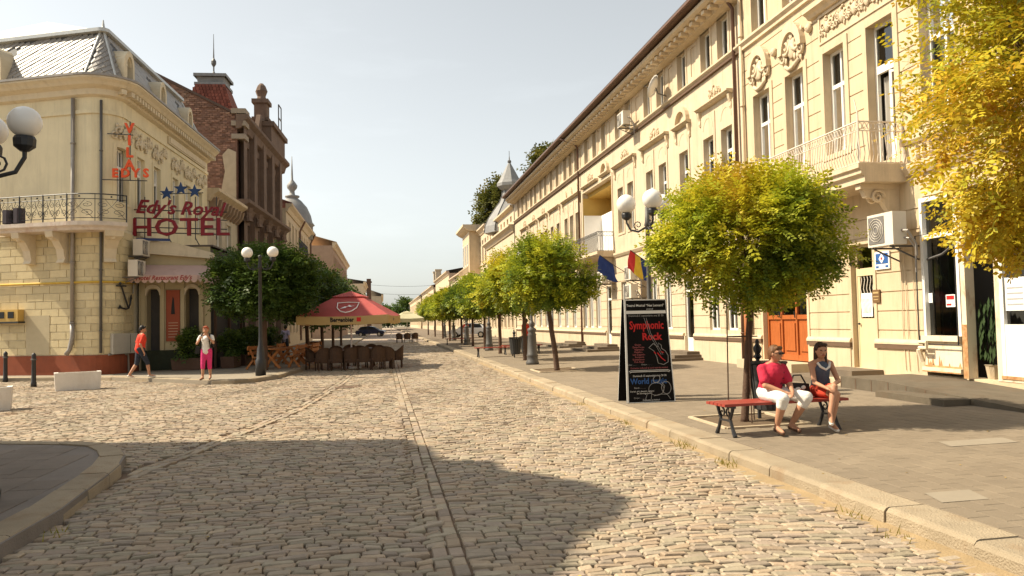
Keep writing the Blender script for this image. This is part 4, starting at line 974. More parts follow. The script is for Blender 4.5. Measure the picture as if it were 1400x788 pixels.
mb.bar((.9, -.25, 7.0), (2.5, -.25, 7.05), .025, .03)
for x in (.3, 1.2, 2.2): mb.bar((x, -.2, 5.25), (x, .4, 5.0), .03, .03)
mb.obj('sign_frame', MT['iron'], sg)
MB().bar((.0, -.26, 5.24), (1.25, -.26, 5.2), .05, .1).obj('neon_tube', mat('blue neon casing', (.04, .06, .16), .5, .1), sg)
vp_ = ax_pt(.3, .0)
vs = thing('cross_sign', 'orange red letters, one word reading down and one across, on the hotel corner', 'sign', (vp_[0], vp_[1], 0), -A_S)
orn = mat('orange red letter', (.72, .09, .02), .5, .15, 5)
for k, ch in enumerate('VILA'): letters('letter', ch, .5, orn, vs, (.5, -.1, 9.12 - k * .45), ext=.04, off=.016, squash=1.0)
for k, ch in enumerate('EDYS'): letters('letter', ch, .44, orn, vs, (-.0 + k * .36, -.1, 7.46), ext=.04, off=.016, squash=.95)
mb = MB(); mb.bar((-.3, -.03, 8.95), (.6, -.03, 8.9), .03, .03); mb.bar((-.5, -.03, 7.25), (1.1, -.03, 7.2), .03, .03); mb.bar((.5, -.03, 7.2), (.5, -.03, 9.4), .03, .03); mb.obj('bracket', MT['iron'], vs)

# ---------------------------------------------------------------- houses beyond the hotel on the left
shade_cream = mat('grey cream render', (.50, .43, .32), .85, .16, 1.5, .2, 30, stain=.5, stain_col=(.28, .2, .14))
t = plain_house('narrow_house', 'narrow cream house with heavy bracketed cornice between hotel and brick building', 0, 0, 6.55, 8.7, 'l', shade_cream, [(1.0, 3.2), (5.3, 7.6)], 2.1, 0, overhang=.6)
q = ax_pt(12.42, 0); t.location = (q[0], q[1], 0); t.rotation_euler = (0, 0, R(87))
mb = MB()
for k in range(9): mb.sweep([(-.5, 8.6), (-.4, 8.2), (-.15, 7.9), (.02, 7.85), (.02, 8.6)], [.3 + k * .72, .5 + k * .72])
mb.obj('cornice_bracket', mat('weathered brown bracket', (.30, .21, .14), .85, .3, 4), t)

brick_d = mat('dark weathered brick facade', (.165, .11, .08), .9, .4, 1.6, .5, 25, stain=.6, stain_col=(.09, .05, .03), stain_scale=1.4)
brick_r = mat('rough red brick', (.25, .14, .10), .92, .45, 3.5, .6, 22, col2=(.14, .07, .05), stain=.55, stain_col=(.40, .30, .20), stain_scale=.5)
tile_r = mat('red clay tile roof', (.20, .07, .045), .85, .3, 4, .3, 30)
q = ax_pt(19.0, 0)
th = thing('brick_building', 'ruinous dark brick building with bare gable wall and capped tower roof', 'building', (q[0], q[1], 0), R(87))
LT = 14.4
wh = [(1.6 + k * 3.0, 2.9 + k * 3.0, 9.9, 13.2) for k in range(4)] + [(1.6 + k * 3.0, 2.9 + k * 3.0, 4.6, 8.2) for k in range(4)]
reg = [(h[0] - .3, h[1] + .3, h[2] - .3, h[3] + .4, -.1, False) for h in wh] + [(*h, .4, True) for h in wh]
reg += [(.0 + k * 3.0, .9 + k * 3.0, 0, 14.2, -.4, False) for k in range(5)]
wall_part('wall', brick_d, th, [0, LT], [0, 14.6], reg)
for h in wh: window(th, h[0], h[2], h[1] - h[0], h[3] - h[2], 'two', .3, 4, fmt=MT['wood_dark'])
mb = MB(); mb.box(0.4, LT, .9, 9, 0, 14.5); mb.obj('core', brick_d, th)
for (z, d) in ((9.1, .75), (14.3, .7)):
    mb = MB(); mb.sweep([(-d, z + .4), (-d, z + .2), (-d * .6, z), (-.3, z - .4), (.02, z - .5), (.02, z + .4)], [-.2, LT + .2]); mb.obj('cornice', brick_d, th)
for k in range(5):
    mb = MB(); mb.lathe([(.5, 8.2), (.42, 8.4), (.4, 8.7), (.52, 9.0)], (.45 + 3 * k, -.35, 0), 8); carving(mb, flat, .45 + 3 * k, 8.5, .9, .8, -.55, 90 + k); mb.obj('capital', brick_d, th)
# bare gable wall with courses of uneven brick
gp = [(0, 0), (0, 14.65), (.5, 14.95), (3.17, 16.3), (5.07, 17.25), (11, 20.2), (11, 0)]
mb = MB(); mb.prism(gp, -.0, .45, lambda u, d, z: (d, u, z)); mb.obj('gable_wall', brick_r, th)
gb = MB(); rnd = random.Random(9)
def gtop(y): return np.interp(y, [g[0] for g in gp[1:6]], [g[1] for g in gp[1:6]])
z = 7.5; r_ = 0
while z < 19.5:
    y = .1 + (r_ % 2) * .16
    while y < 9:
        if z + .1 < gtop(y) and rnd.random() < .72:
            e = rnd.random() * .07 + .005; gb.box(-e, .0, y, y + .27, z, z + .1)
        y += .3
    z += .125; r_ += 1
gb.obj('brick', mat('loose red brick', (.27, .15, .105), .92, .35, 5, .3, 30, island=.45, stain=.5, stain_col=(.45, .34, .24), stain_scale=.55), th, kind='stuff')
mb = MB(); mb.sweep([(-.12, 0), (-.12, .16), (.55, .16), (.55, 0)], [0, 5.07], lambda u, d, z: (d, u, np.interp(u, [0, .5, 5.07], [14.65, 14.95, 17.25]) + z)); mb.obj('coping', mat('dark coping', (.10, .065, .05), .8, .3, 5), th)
mb = MB(); mb.prism([(0.05, 7), (1.0, 7), (1.0, 9.6), (.7, 11.2), (.85, 12.2), (.5, 12.6), (.05, 12.4)], -.1, -.0, lambda u, d, z: (d, u, z)); mb.obj('plaster_patch', mat('old plaster patch', (.45, .36, .25), .9, .2, 3, .3), th)
for k, z in enumerate((13.2, 14.0, 14.75)): MB().box(-.16 - .03 * k, .9, -.5 - .03 * k, .3, z, z + .3).obj('corner_capital', mat('grey stone capital', (.30, .24, .18), .85, .25, 4), th)
# tower roof: tiled frustum, flared metal cap, spire
tw = MB()
def frus(mb, cx, cy, z0, w0, z1, w1):
    a = [(cx - w0, cy - w0, z0), (cx + w0, cy - w0, z0), (cx + w0, cy + w0, z0), (cx - w0, cy + w0, z0)]; b = [(cx - w1, cy - w1, z1), (cx + w1, cy - w1, z1), (cx + w1, cy + w1, z1), (cx - w1, cy + w1, z1)]
    n = len(mb.v); mb.v += a + b
    for q_ in ((0, 1, 5, 4), (1, 2, 6, 5), (2, 3, 7, 6), (3, 0, 4, 7), (4, 5, 6, 7)): mb.f.append(tuple(n + i for i in q_))
TX, TY = 6.0, 2.9
frus(tw, TX, TY, 14.5, 2.6, 16.2, 1.95); frus(tw, TX, TY, 16.2, 1.6, 18.1, .95); tr_ = tw.obj('tower_roof', tile_r, th)
tl_ = MB(); k = 0
for i in range(15):
    z = 14.6 + i * .235; w_ = np.interp(z, [14.5, 16.2, 18.1], [2.6, 1.6, .95])
    for j in range(int(w_ * 2 / .22)):
        x = TY - w_ + .22 * j
        tl_.box(TX - w_ - .05, TX - w_ + .03, x + .01, x + .2, z, z + .2)
tl_.obj('roof_tile', mat('clay roof tile', (.22, .075, .05), .85, .25, 6, island=.35), tr_, kind='stuff')
cp = MB(); frus(cp, TX, TY, 18.05, 1.02, 18.25, 1.02); frus(cp, TX, TY, 18.2, .82, 18.65, .9); frus(cp, TX, TY, 18.65, 1.06, 18.85, 1.06); cp.obj('tower_cap', zinc, tr_)
MB().lathe([(.16, 18.8), (.12, 19.1), (.05, 19.3), (.05, 19.6), (.17, 19.8), (.17, 20.0), (.05, 20.2), (.03, 20.9), (.015, 21.9)], (TX, TY, 0), 8).obj('spire', MT['iron_grey'], tr_)
mb = MB(); mb.box(10.1, 11.2, .2, 1.1, 14.5, 18.3); mb.box(9.95, 11.35, .05, 1.25, 17.0, 17.25); mb.box(9.95, 11.35, .05, 1.25, 18.3, 18.6); mb.lathe([(.4, 18.6), (.3, 18.9), (.45, 19.3), (.3, 19.7), (.12, 19.9)], (10.6, .65, 0), 8); mb.obj('turret', brick_d, th)
MB().box(9.0, LT + .1, -.35, 2.0, 14.72, 16.3).box(8.9, LT + .25, -.55, 2.0, 16.3, 16.65).obj('attic', brick_d, th)
mb = MB(); mb.prism([(7, 14.7), (LT, 14.7), (LT - .5, 16.2), (10, 17.2), (8.5, 17)], .3, .6); mb.obj('attic_gable', brick_d, th)
mb = MB()
for (a, b) in (((11.6, -.4, 16.65), (11.6, -.4, 18.6)), ((12.7, -.4, 16.65), (12.7, -.4, 18.6)), ((11.6, -.4, 18.6), (12.7, -.4, 18.6)), ((11.6, -.4, 17.6), (12.7, -.4, 17.6))): mb.bar(a, b, .07, .07)
mb.obj('ladder_frame', MT['iron_grey'], th)
b_ = plain_house('cream_house', 'cream house with a black balcony and bent downpipe, beyond the brick building', -7.5, 63.8, 86.0, 11.2, 'l', MT['stucco_pale'], [(1.2, 3.4), (5.2, 7.4), (8.2, 10.3)], 2.5, 1.6, red_roof)
mb = MB(); mb.box(1, 9, -.9, 0, 7.75, 7.9); mb.obj('balcony', MT['trim'], b_)
mb = MB(); railing(mb, lambda u, d, z: (u, -.85 + d, z), [1, 5, 9], 7.9, 8.9, .2, .02); mb.obj('railing', MT['iron'], b_)
mb = MB(); mb.tube([(9.3, -.6, 11.3), (9.6, -.3, 10.8), (9.6, -.12, 10.4), (9.6, -.12, .4)], .09, 6); mb.tube([(20, -.6, 11.3), (20.4, -.3, 10.8), (20.4, -.12, 10.4), (20.4, -.12, .4)], .09, 6); mb.obj('downpipe', MT['pipe_brown'], b_)
mb = MB(); mb.lathe([(2.1, 10.8), (2.1, 12.2), (2.3, 12.25), (2.05, 12.6), (1.9, 13.3), (1.5, 14.2), (.9, 14.9), (.55, 15.15), (.75, 15.25), (.75, 15.4), (.3, 15.5), (.25, 15.9), (.5, 16.2), (.55, 16.5), (.35, 16.8), (.12, 17.1), (.08, 18.2), (.03, 19.6)], (20.0, 1.7, 0), 12); mb.obj('dome', zinc, b_, True)
plain_house('grey_house', 'grey beige house with blank end wall and brown front, further along the left side', -5.8, 95, 133, 11.3, 'l', mat('brown grey render', (.36, .25, .18), .9, .2, 2, stain=.4), [(1.2, 3.4), (5.0, 7.2), (8.0, 10.2)], 3.0, 1.3, mat('sandy tile roof', (.48, .33, .18), .85, .3, 2))
MB().poly([(-5.84, 94.95, 0), (-15, 94.95, 0), (-15, 94.95, 11.6), (-5.84, 94.95, 11.3)])
plain_house('white_house', 'small white house with sloping parapet behind the red parasol', -3.5, 150, 172, 9.5, 'l', MT['stucco_pale'], [(1.2, 3.4), (5, 7.2)], 3.0, .8)
plain_house('low_house', 'low dark roofed house at the far left end of the street', -.2, 185, 235, 8.3, 'l', shade_cream, [(1.2, 3.4), (4.6, 6.6)], 3.4, 1.6)
ch = thing('chimney', 'thin dark chimney stack rising behind the red parasol', 'chimney', (-3.0, 182, 0)); MB().box(-.5, .5, -.5, .5, 0, 12.2).box(-.7, .7, -.7, .7, 11.3, 11.6).obj('stack', MT['wood_dark'], ch)

# house on the near left corner, outside the picture: its gable throws the shadow over the foreground
nc = thing('corner_building', 'tall plastered corner building with curved parapet, beside the shaded near pavement', 'building', (-9.2, 0, 0))
prof = [(-9, 0), (-9, 11.0), (6.9, 11.0), (7.2, 11.4), (8.5, 12.0), (9.0, 12.5), (9.76, 12.9), (10.6, 12.65), (11.2, 12.0), (11.35, 11.75), (12.0, 11.75), (12.05, 11.0), (13.3, 10.9), (13.32, 10.7), (13.95, 10.7), (13.95, 0)]
prof = [(p_[0] + (.1 if p_[0] > 0 else 0), p_[1] + (.42 if p_[1] > 0 else 0)) for p_ in prof]
MB().prism(prof, -.5, .0, lambda u, d, z: (d, u, z)).obj('wall', shade_cream, nc)
MB().box(-10, -.5, -9, 14.05, 0, 10.5).obj('rear_block', shade_cream, nc)
for k in range(6):
    for z in (1.2, 5.2, 8.2):
        o = link('window', win_meshes(1.0, 2.0, 'two', MT['white_frame'])[0], nc, (.03, -6 + k * 3.2, z), (0, 0, pi / 2))
        for p_ in win_meshes(1.0, 2.0, 'two', MT['white_frame'])[1]: link('pane', p_, o)

# ================================================================ ground
near_poly = [(-2.92, -4), (-2.92, 7.8), (-3.0, 8.63), (-3.08, 9.5), (-3.16, 10.15), (-3.3, 10.8), (-3.54, 11.4), (-3.9, 12.0), (-4.42, 12.35), (-5.67, 12.8), (-9, 13.9), (-20, 16.5), (-20, -4)]
far_poly = [(-30, 34), (-16, 30.6), (-10.3, 29.2), (-9.2, 28.6), (-7.65, 27.3), (-6.3, 26.1), (-5.2, 25.15), (-4.5, 25.0), (-3.9, 25.55), (-3.45, 26.9), (-3.1, 30.2), (-2.7, 35.3), (-2.5, 40), (-2.3, 95), (-2.0, 240), (-30, 240)]
def inside(px, py, poly):
    c = False; n = len(poly)
    for i in range(n):
        x0, y0 = poly[i]; x1, y1 = poly[i - 1]
        if (y0 > py) != (y1 > py) and px < (x1 - x0) * (py - y0) / (y1 - y0) + x0: c = not c
    return c
g = MB(); g.poly([(-900, -60, -.12), (900, -60, -.12), (900, 2600, -.12), (-900, 2600, -.12)])
g.obj('ground', mat('dry ground', (.22, .19, .13), .95, .3, .2), None, kind='structure')
road_m = mat('earthy road bed', (.19, .13, .085), .95, .35, 1.2, .6, 30, stain=.5, stain_col=(.30, .21, .12))
rd = MB()
for (y0, y1) in ((-5, 60), (60, 120), (120, 330)):
    rd.poly([(-26, y0, -.032), (4.3, y0, -.032), (4.3, y1, -.032), (-26, y1, -.032)])
road = rd.obj('road', road_m, None, kind='structure')
stone_m = mat('granite cobble', (.335, .273, .201), .72, .3, 9, .4, 45, island=.2, hues=[(1,1,1),(.95,.91,.93),(1.05,.98,.90),(.92,.95,.90),(1.04,.96,.90),(.97,1.0,.97),(.86,.85,.87),(1.1,1.06,1.0)], stain=.55, stain_col=(.30, .20, .12), stain_scale=.7, spec=.35)
stone_o = mat('granite cobble near', (.335, .273, .201), .72, .3, 9, .4, 45, objvar=.2, hues=[(1,1,1),(.95,.91,.93),(1.05,.98,.90),(.92,.95,.90),(1.04,.96,.90),(.97,1.0,.97),(.86,.85,.87),(1.1,1.06,1.0)], stain=.55, stain_col=(.30, .20, .12), stain_scale=.7, spec=.35)
def stone(rnd, c4, ztop=0.0, zbot=-.04, ins=.009, tilt=.006):
    """one sett from its four corners: flat, slightly tilted, worn top and sloping shoulders; 8 + 4 points"""
    cx = sum(p[0] for p in c4) / 4; cy = sum(p[1] for p in c4) / 4
    lo = [(p[0], p[1], zbot) for p in c4]
    dz = rnd.uniform(-.008, .007); tx = rnd.uniform(-tilt, tilt); ty = rnd.uniform(-tilt, tilt)
    mid = []; top = []
    for p in c4:
        dx, dy = cx - p[0], cy - p[1]; l_ = sqrt(dx * dx + dy * dy) + 1e-6
        k1 = ins * .35 / l_; k2 = ins * (1.5 + rnd.random()) / l_
        zt = ztop + dz + tx * (p[0] - cx) / .1 + ty * (p[1] - cy) / .07
        mid.append((p[0] + dx * k1, p[1] + dy * k1, zt - .009)); top.append((p[0] + dx * k2, p[1] + dy * k2, zt))
    return lo + mid + top
SF = [(8, 9, 10, 11)] + [(k, (k + 1) % 4, 4 + (k + 1) % 4, 4 + k) for k in range(4)] + [(4 + k, 4 + (k + 1) % 4, 8 + (k + 1) % 4, 8 + k) for k in range(4)]
def img_xy(p):
    d = Vector(p) - Vector((0, 0, 1.75)); zc = d.dot(_fw)
    if zc < .5: return None
    return 700 + 1060 * d.dot(_r2) / zc, 394 - 1060 * d.dot(_u2) / zc, zc
def lay(stones, name, parent, m_obj, m_all, nmax=300, kw=None):
    """the nmax stones nearest the camera as parts of their own, the rest joined"""
    vis = []
    for i, s in enumerate(stones):
        q_ = img_xy(s[8])
        if q_ and -10 < q_[0] < 1410 and -10 < q_[1] < 800: vis.append((q_[2], i))
    vis.sort(); own = set(i for _, i in vis[:nmax])
    V = []; Fc = []
    for i, s in enumerate(stones):
        if i in own:
            me = bpy.data.meshes.new(name); me.from_pydata(s, [], SF); me.materials.append(m_obj); link(name, me, parent)
        else:
            b = len(V); V.extend(s); Fc.extend([tuple(b + k for k in f) for f in SF])
    me = bpy.data.meshes.new(name); me.from_pydata(V, [], Fc); me.update(); me.materials.append(m_all)
    link(name, me, parent, kind='stuff')
rnd = random.Random(21)
def wave(x, y): return .10 * sin(x * .9 + y * .37) + .06 * sin(x * 2.3 - y * .8 + 1.3) + .05 * noise.noise(Vector((x * .8, y * .5, 0)))
strip2 = lambda y: -2.45 - (12.3 - y) * .55 if False else None
stones = []
GX0, GX1 = .34, .60
y = 3.0
def strip_x(y):      # second gutter line that curls off to the left
    return np.interp(y, [9, 12.3, 17, 24, 30], [-3.2, -2.55, -1.75, -1.25, -1.0])
while y < 74:
    dep = rnd.uniform(.074, .100) * (1.0 if y < 40 else 1.5)
    left = -14 if y > 10.8 else -3.6
    x = left + rnd.random() * .2
    while x < 4.02:
        ln = rnd.uniform(.11, .25) * (1.0 if y < 40 else 1.5)
        if rnd.random() < .1: ln *= .7
        x1 = x + ln
        if x < GX0 < x1: x1 = GX0 if GX0 - x > .08 else x1
        if GX0 - .01 < x < GX1: x = GX1; continue
        if x1 > 4.06: x1 = 4.06
        cx = (x + x1) / 2
        if x1 - x > .06 and not inside(cx, y, near_poly) and not inside(cx, y, far_poly) and not (y < 30 and abs(cx - strip_x(y)) < .17):
            g_ = .004
            j = lambda: rnd.uniform(-.007, .007)
            wv = lambda xx, yy: yy + (wave(xx, yy) if xx < GX0 else wave(xx + 5, yy))
            c4 = [(x + g_ + j(), wv(x, y) + g_ + j()), (x1 - g_ + j(), wv(x1, y) + g_ + j()), (x1 - g_ + j(), wv(x1, y + dep) - g_ + j()), (x + g_ + j(), wv(x, y + dep) - g_ + j())]
            stones.append(stone(rnd, c4))
        x = x1
    y += dep
for (xa, xb) in ((GX0 + .005, .468), (.474, GX1 - .005)):
    y = 3.0
    while y < 74:
        ln = rnd.uniform(.16, .27); stones.append(stone(rnd, [(xa + .006, y + .008), (xb - .006, y + .008), (xb - .006, y + ln - .008), (xa + .006, y + ln - .008)], -.006)); y += ln
for off in (-.12, .0):
    y = 9.0
    while y < 30:
        ln = rnd.uniform(.16, .27); a = strip_x(y) + off; b = strip_x(y + ln) + off
        if not inside(a, y, near_poly): stones.append(stone(rnd, [(a + .006, y + .008), (a + .114, y + .008), (b + .114, y + ln - .008), (b + .006, y + ln - .008)], -.002))
        y += ln
lay(stones, 'cobble', road, stone_o, stone_m)
# far stretch of the road where single setts can no longer be told apart
rf = MB(); rf.poly([(-26, 74.2, -.008), (4.06, 74.2, -.008), (4.06, 330, -.008), (-26, 330, -.008)]); rf.obj('far_paving', stone_m, road)

# right pavement, climbing to the house fronts, laid with slabs
pave_m = mat('worn concrete paver', (.212, .170, .121), .85, .25, 1.6, .25, 60, island=.07, stain=.4, stain_col=(.15, .115, .08), stain_scale=.8)
pave_o = mat('worn concrete paver near', (.212, .170, .121), .85, .25, 1.6, .25, 60, objvar=.07, stain=.4, stain_col=(.15, .115, .08), stain_scale=.8)
bed_m = mat('paving joint sand', (.16, .125, .09), .9, .2, 3)
bed = MB()
for (y0, y1) in ((-6, 70), (70, 330)):
    b0 = len(bed.v); bed.v += [(4.2, y0, gz(4.2) - .008), (RX + 12, y0, gz(RX) - .008), (RX + 12, y1, gz(RX) - .008), (4.2, y1, gz(4.2) - .008)]
    bed.v[b0 + 1] = (RX + .3, y0, gz(RX + .3) - .008); bed.v[b0 + 2] = (RX + .3, y1, gz(RX + .3) - .008); bed.f.append((b0, b0 + 1, b0 + 2, b0 + 3))
pav = bed.obj('right_pavement', bed_m, None, kind='structure')
slabs = []
x = 4.5; r_ = 0
PITS = [(4.85, 10.55, 6.15, 11.9), (4.8, 23.6, 6.2, 25.2)]
while x < RX - .05:
    wd_ = .205; y = 3.0 + (r_ % 2) * .15
    while y < 46:
        ln = .31; cx, cy = x + wd_ / 2, y + ln / 2
        if not any(p[0] < cx < p[2] and p[1] < cy < p[3] for p in PITS):
            zc = gz(cx); s = stone(rnd, [(x + .002, y + .002), (x + wd_ - .002, y + .002), (x + wd_ - .002, y + ln - .002), (x + .002, y + ln - .002)], 0, -.03, .003, .0006)
            dz = rnd.uniform(-.0012, .0012); s = [(p[0], p[1], gz(p[0]) + (0 if k >= 8 else (-.004 if k >= 4 else -.03)) + dz) for k, p in enumerate(s)]
            slabs.append(s)
        y += ln
    x += wd_; r_ += 1
lay(slabs, 'paving_slab', pav, pave_o, pave_m)
pit_m = mat('trodden earth', (.13, .09, .055), .95, .4, 8, .6, 40)
for (x0, y0, x1, y1) in PITS:
    MB().poly([(x0, y0, gz(x0) - .004), (x1, y0, gz(x1) - .004), (x1, y1, gz(x1) - .004), (x0, y1, gz(x0) - .004)]).obj('tree_pit', pit_m, pav)
    mb = MB()
    for (a, b) in (((x0, y0), (x1, y0)), ((x1, y0), (x1, y1)), ((x1, y1), (x0, y1)), ((x0, y1), (x0, y0))): mb.bar((*a, gz(a[0]) + .0), (*b, gz(b[0]) + .0), .06, .05)
    mb.obj('pit_edging', MT['plinth'], pav)
# pale concrete patches let into the paving
patch_m = mat('pale concrete patch', (.265, .225, .17), .85, .15, 3)
for (xa, ya, xb, yb) in ((6.6, 8.25, 7.5, 8.6), (6.0, 6.3, 7.6, 6.55), (4.65, 5.95, 5.1, 6.3)):
    MB().poly([(xa, ya, gz(xa) + .004), (xb, ya, gz(xb) + .004), (xb + .1, yb, gz(xb) + .005), (xa + .1, yb, gz(xa) + .004)]).obj('concrete_patch', patch_m, pav)
# kerbs, stone by stone
kerb_m = mat('kerb concrete', (.335, .27, .185), .85, .25, 3, .8, 60, objvar=.1, stain=.65, stain_col=(.25, .155, .08), stain_scale=2.5)
def kerb_run(pts, w_, ztop, parent, step=.98, zt=None):
    """kerbstones along a polyline; the pavement lies to the right of the direction of travel"""
    P = [Vector((p[0], p[1])) for p in pts]; seg = []
    for a, b in zip(P, P[1:]):
        n = max(1, int(round((b - a).length / step)))
        for k in range(n): seg.append((a + (b - a) * (k / n), a + (b - a) * ((k + 1) / n)))
    for i, (a, b) in enumerate(seg):
        d = (b - a).normalized(); nrm = Vector((d.y, -d.x)); a2 = a + d * .006; b2 = b - d * .006
        e = random.uniform(-.010, .010)
        mb = MB(); fm = lambda u, dd, z: (a2.x + (b2.x - a2.x) * u + nrm.x * (dd + e), a2.y + (b2.y - a2.y) * u + nrm.y * (dd + e), z)
        zz = ztop + random.uniform(-.007, .006)
        mb.sweep([(-.012, -.12), (.0, zz - .035), (.022, zz - .008), (.045, zz), (w_, zz + .004), (w_, -.12)], [0, 1], fm)
        mb.obj('kerb_stone', kerb_m, parent)
kr = MB().box(4.2, 4.45, -6, 330, -.1, .1).obj('right_kerb', bed_m, None, kind='structure')
kerb_run([(4.10, 2.0), (4.12, 60)], .36, .132, kr)
kerb_run([(4.12, 60), (4.2, 200)], .36, .132, kr, 6)
asph = mat('grey pavement asphalt', (.21, .18, .155), .9, .3, 1.1, .6, 50, stain=.6, stain_col=(.14, .115, .095), stain_scale=.9)
nl = MB(); nl.slab(near_poly, -.1, .118); nlo = nl.obj('near_left_pavement', asph, None, kind='structure')
kerb_run(near_poly[:11], -.30, .13, nlo) if False else kerb_run(list(reversed(near_poly[:12])), .30, .132, nlo)
fl_m = mat('left pavement slabs', (.27, .23, .175), .88, .2, 1.5, .3, 50, stain=.35, stain_col=(.2, .16, .12))
fl = MB(); fl.slab(far_poly, -.1, .118); flo = fl.obj('left_pavement', fl_m, None, kind='structure')
kerb_run(list(reversed(far_poly[1:13])), .28, .132, flo) if False else kerb_run(far_poly[1:13][::-1], .28, .132, flo)
# dust and weeds collected along the right kerb
dm_ = mat('kerb dust', (.31, .225, .125), .95, .3, 3, .6, 50)
mb = MB(); n = 60
prev = None
for k in range(n + 1):
    y = 3 + k * .5; q_ = (4.115, y, .012), (3.88 - .14 * noise.noise(Vector((y * .9, 3, 0))) , y, -.012)
    if prev: mb.poly([prev[1], prev[0], q_[0], q_[1]])
    prev = q_
mb.obj('kerb_dust', dm_, road)
wd_m = mat('dry weed', (.30, .26, .05), .9, .4, 10, trans=.2); rnd = random.Random(5)
wm = MB()
for (cx, cy, n) in ((4.02, 10.1, 40), (4.0, 8.7, 34), (3.98, 12.6, 20), (4.0, 6.2, 14), (4.0, 5.5, 12), (4.0, 15.5, 16), (-2.8, 7.3, 10)):
    for k in range(n):
        x = cx + rnd.gauss(0, .07); y = cy + rnd.gauss(0, .14); a = rnd.uniform(0, 6.28); h = rnd.uniform(.03, .10)
        wm.poly([(x, y, 0), (x + .012, y, 0), (x + cos(a) * h * .6 + .004, y + sin(a) * h * .6, h)])
wm.obj('weeds', wd_m, None, kind='stuff')
lf = MB()
for k in range(120):
    x = rnd.uniform(-2.5, 9); y = rnd.uniform(5, 22); s = rnd.uniform(.012, .03); a = rnd.uniform(0, 6.28)
    z = gz(x) + .006 if x > 4.1 else .006
    lf.poly([(x + s * cos(a), y + s * sin(a), z), (x + s * .5 * cos(a + 1.6), y + s * .5 * sin(a + 1.6), z + .006), (x - s * cos(a), y - s * sin(a), z), (x + s * .5 * cos(a - 1.6), y + s * .5 * sin(a - 1.6), z + .004)])
lf.obj('fallen_leaves', mat('fallen leaf', (.42, .28, .06), .8, .4, 5, island=.3), None, kind='stuff')

mh = thing('manhole_cover', 'round rusty iron cover in the cobbles before the red parasol', 'manhole cover', (-1.0, 22.3, 0))
MB().lathe([(.36, -.02), (.36, .008), (.31, .008), (.31, .002), (.0, .004)], n=20).obj('ring', mat('rusty iron cover', (.13, .08, .05), .8, .35, 8, .4, 40), mh)

nslab = []
x = -9.0; r_ = 0; rnd = random.Random(44)
slab_m = mat('near left slab', (.20, .165, .135), .9, .3, 1.1, .6, 50, island=.10, stain=.6, stain_col=(.125, .10, .08), stain_scale=.9)
slab_o = mat('near left slab close', (.20, .165, .135), .9, .3, 1.1, .6, 50, objvar=.10, stain=.6, stain_col=(.125, .10, .08), stain_scale=.9)
while x < -3.2:
    y = 4.5 + (r_ % 2) * .25
    while y < 13:
        q4 = [(x + .004, y + .004), (x + .396, y + .004), (x + .396, y + .496), (x + .004, y + .496)]
        if all(inside(a[0] + .32, a[1] + .22, near_poly) and inside(a[0] + .34, a[1], near_poly) for a in q4): nslab.append(stone(rnd, q4, .126, .09, .004, .001))
        y += .5
    x += .4; r_ += 1
nslab = [[(p[0], p[1], .118 + (p[2] - .126) * .35 + .006) for p in s_] for s_ in nslab]
lay(nslab, 'paving_slab', nlo, slab_o, slab_m, 120)

# ================================================================ trees
def leaf_mat(name):
    m = bpy.data.materials.new(name); m.use_nodes = True
    n = m.node_tree.nodes; l = m.node_tree.links; b = n['Principled BSDF']
    at = n.new('ShaderNodeAttribute'); at.attribute_name = 'leaf_colour'
    b.inputs['Roughness'].default_value = .5; b.inputs['Specular IOR Level'].default_value = .3
    l.new(at.outputs['Color'], b.inputs['Base Color'])
    tr = n.new('ShaderNodeBsdfTranslucent'); l.new(at.outputs['Color'], tr.inputs[0])
    ms = n.new('ShaderNodeMixShader'); ms.inputs[0].default_value = .34
    l.new(b.outputs[0], ms.inputs[1]); l.new(tr.outputs[0], ms.inputs[2]); l.new(ms.outputs[0], n['Material Output'].inputs[0])
    return m
LEAF = leaf_mat('foliage')
bark = mat('grey brown bark', (.10, .06, .04), .9, .35, 6, .6, 25, stretch=(1, 1, .25))
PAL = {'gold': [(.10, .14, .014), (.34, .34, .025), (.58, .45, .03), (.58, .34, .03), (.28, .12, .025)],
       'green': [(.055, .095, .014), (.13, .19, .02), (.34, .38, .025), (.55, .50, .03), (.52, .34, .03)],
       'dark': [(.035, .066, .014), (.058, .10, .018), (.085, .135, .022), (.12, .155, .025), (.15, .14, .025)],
       'olive': [(.05, .06, .015), (.09, .10, .02), (.16, .15, .03), (.25, .19, .04), (.2, .12, .03)]}
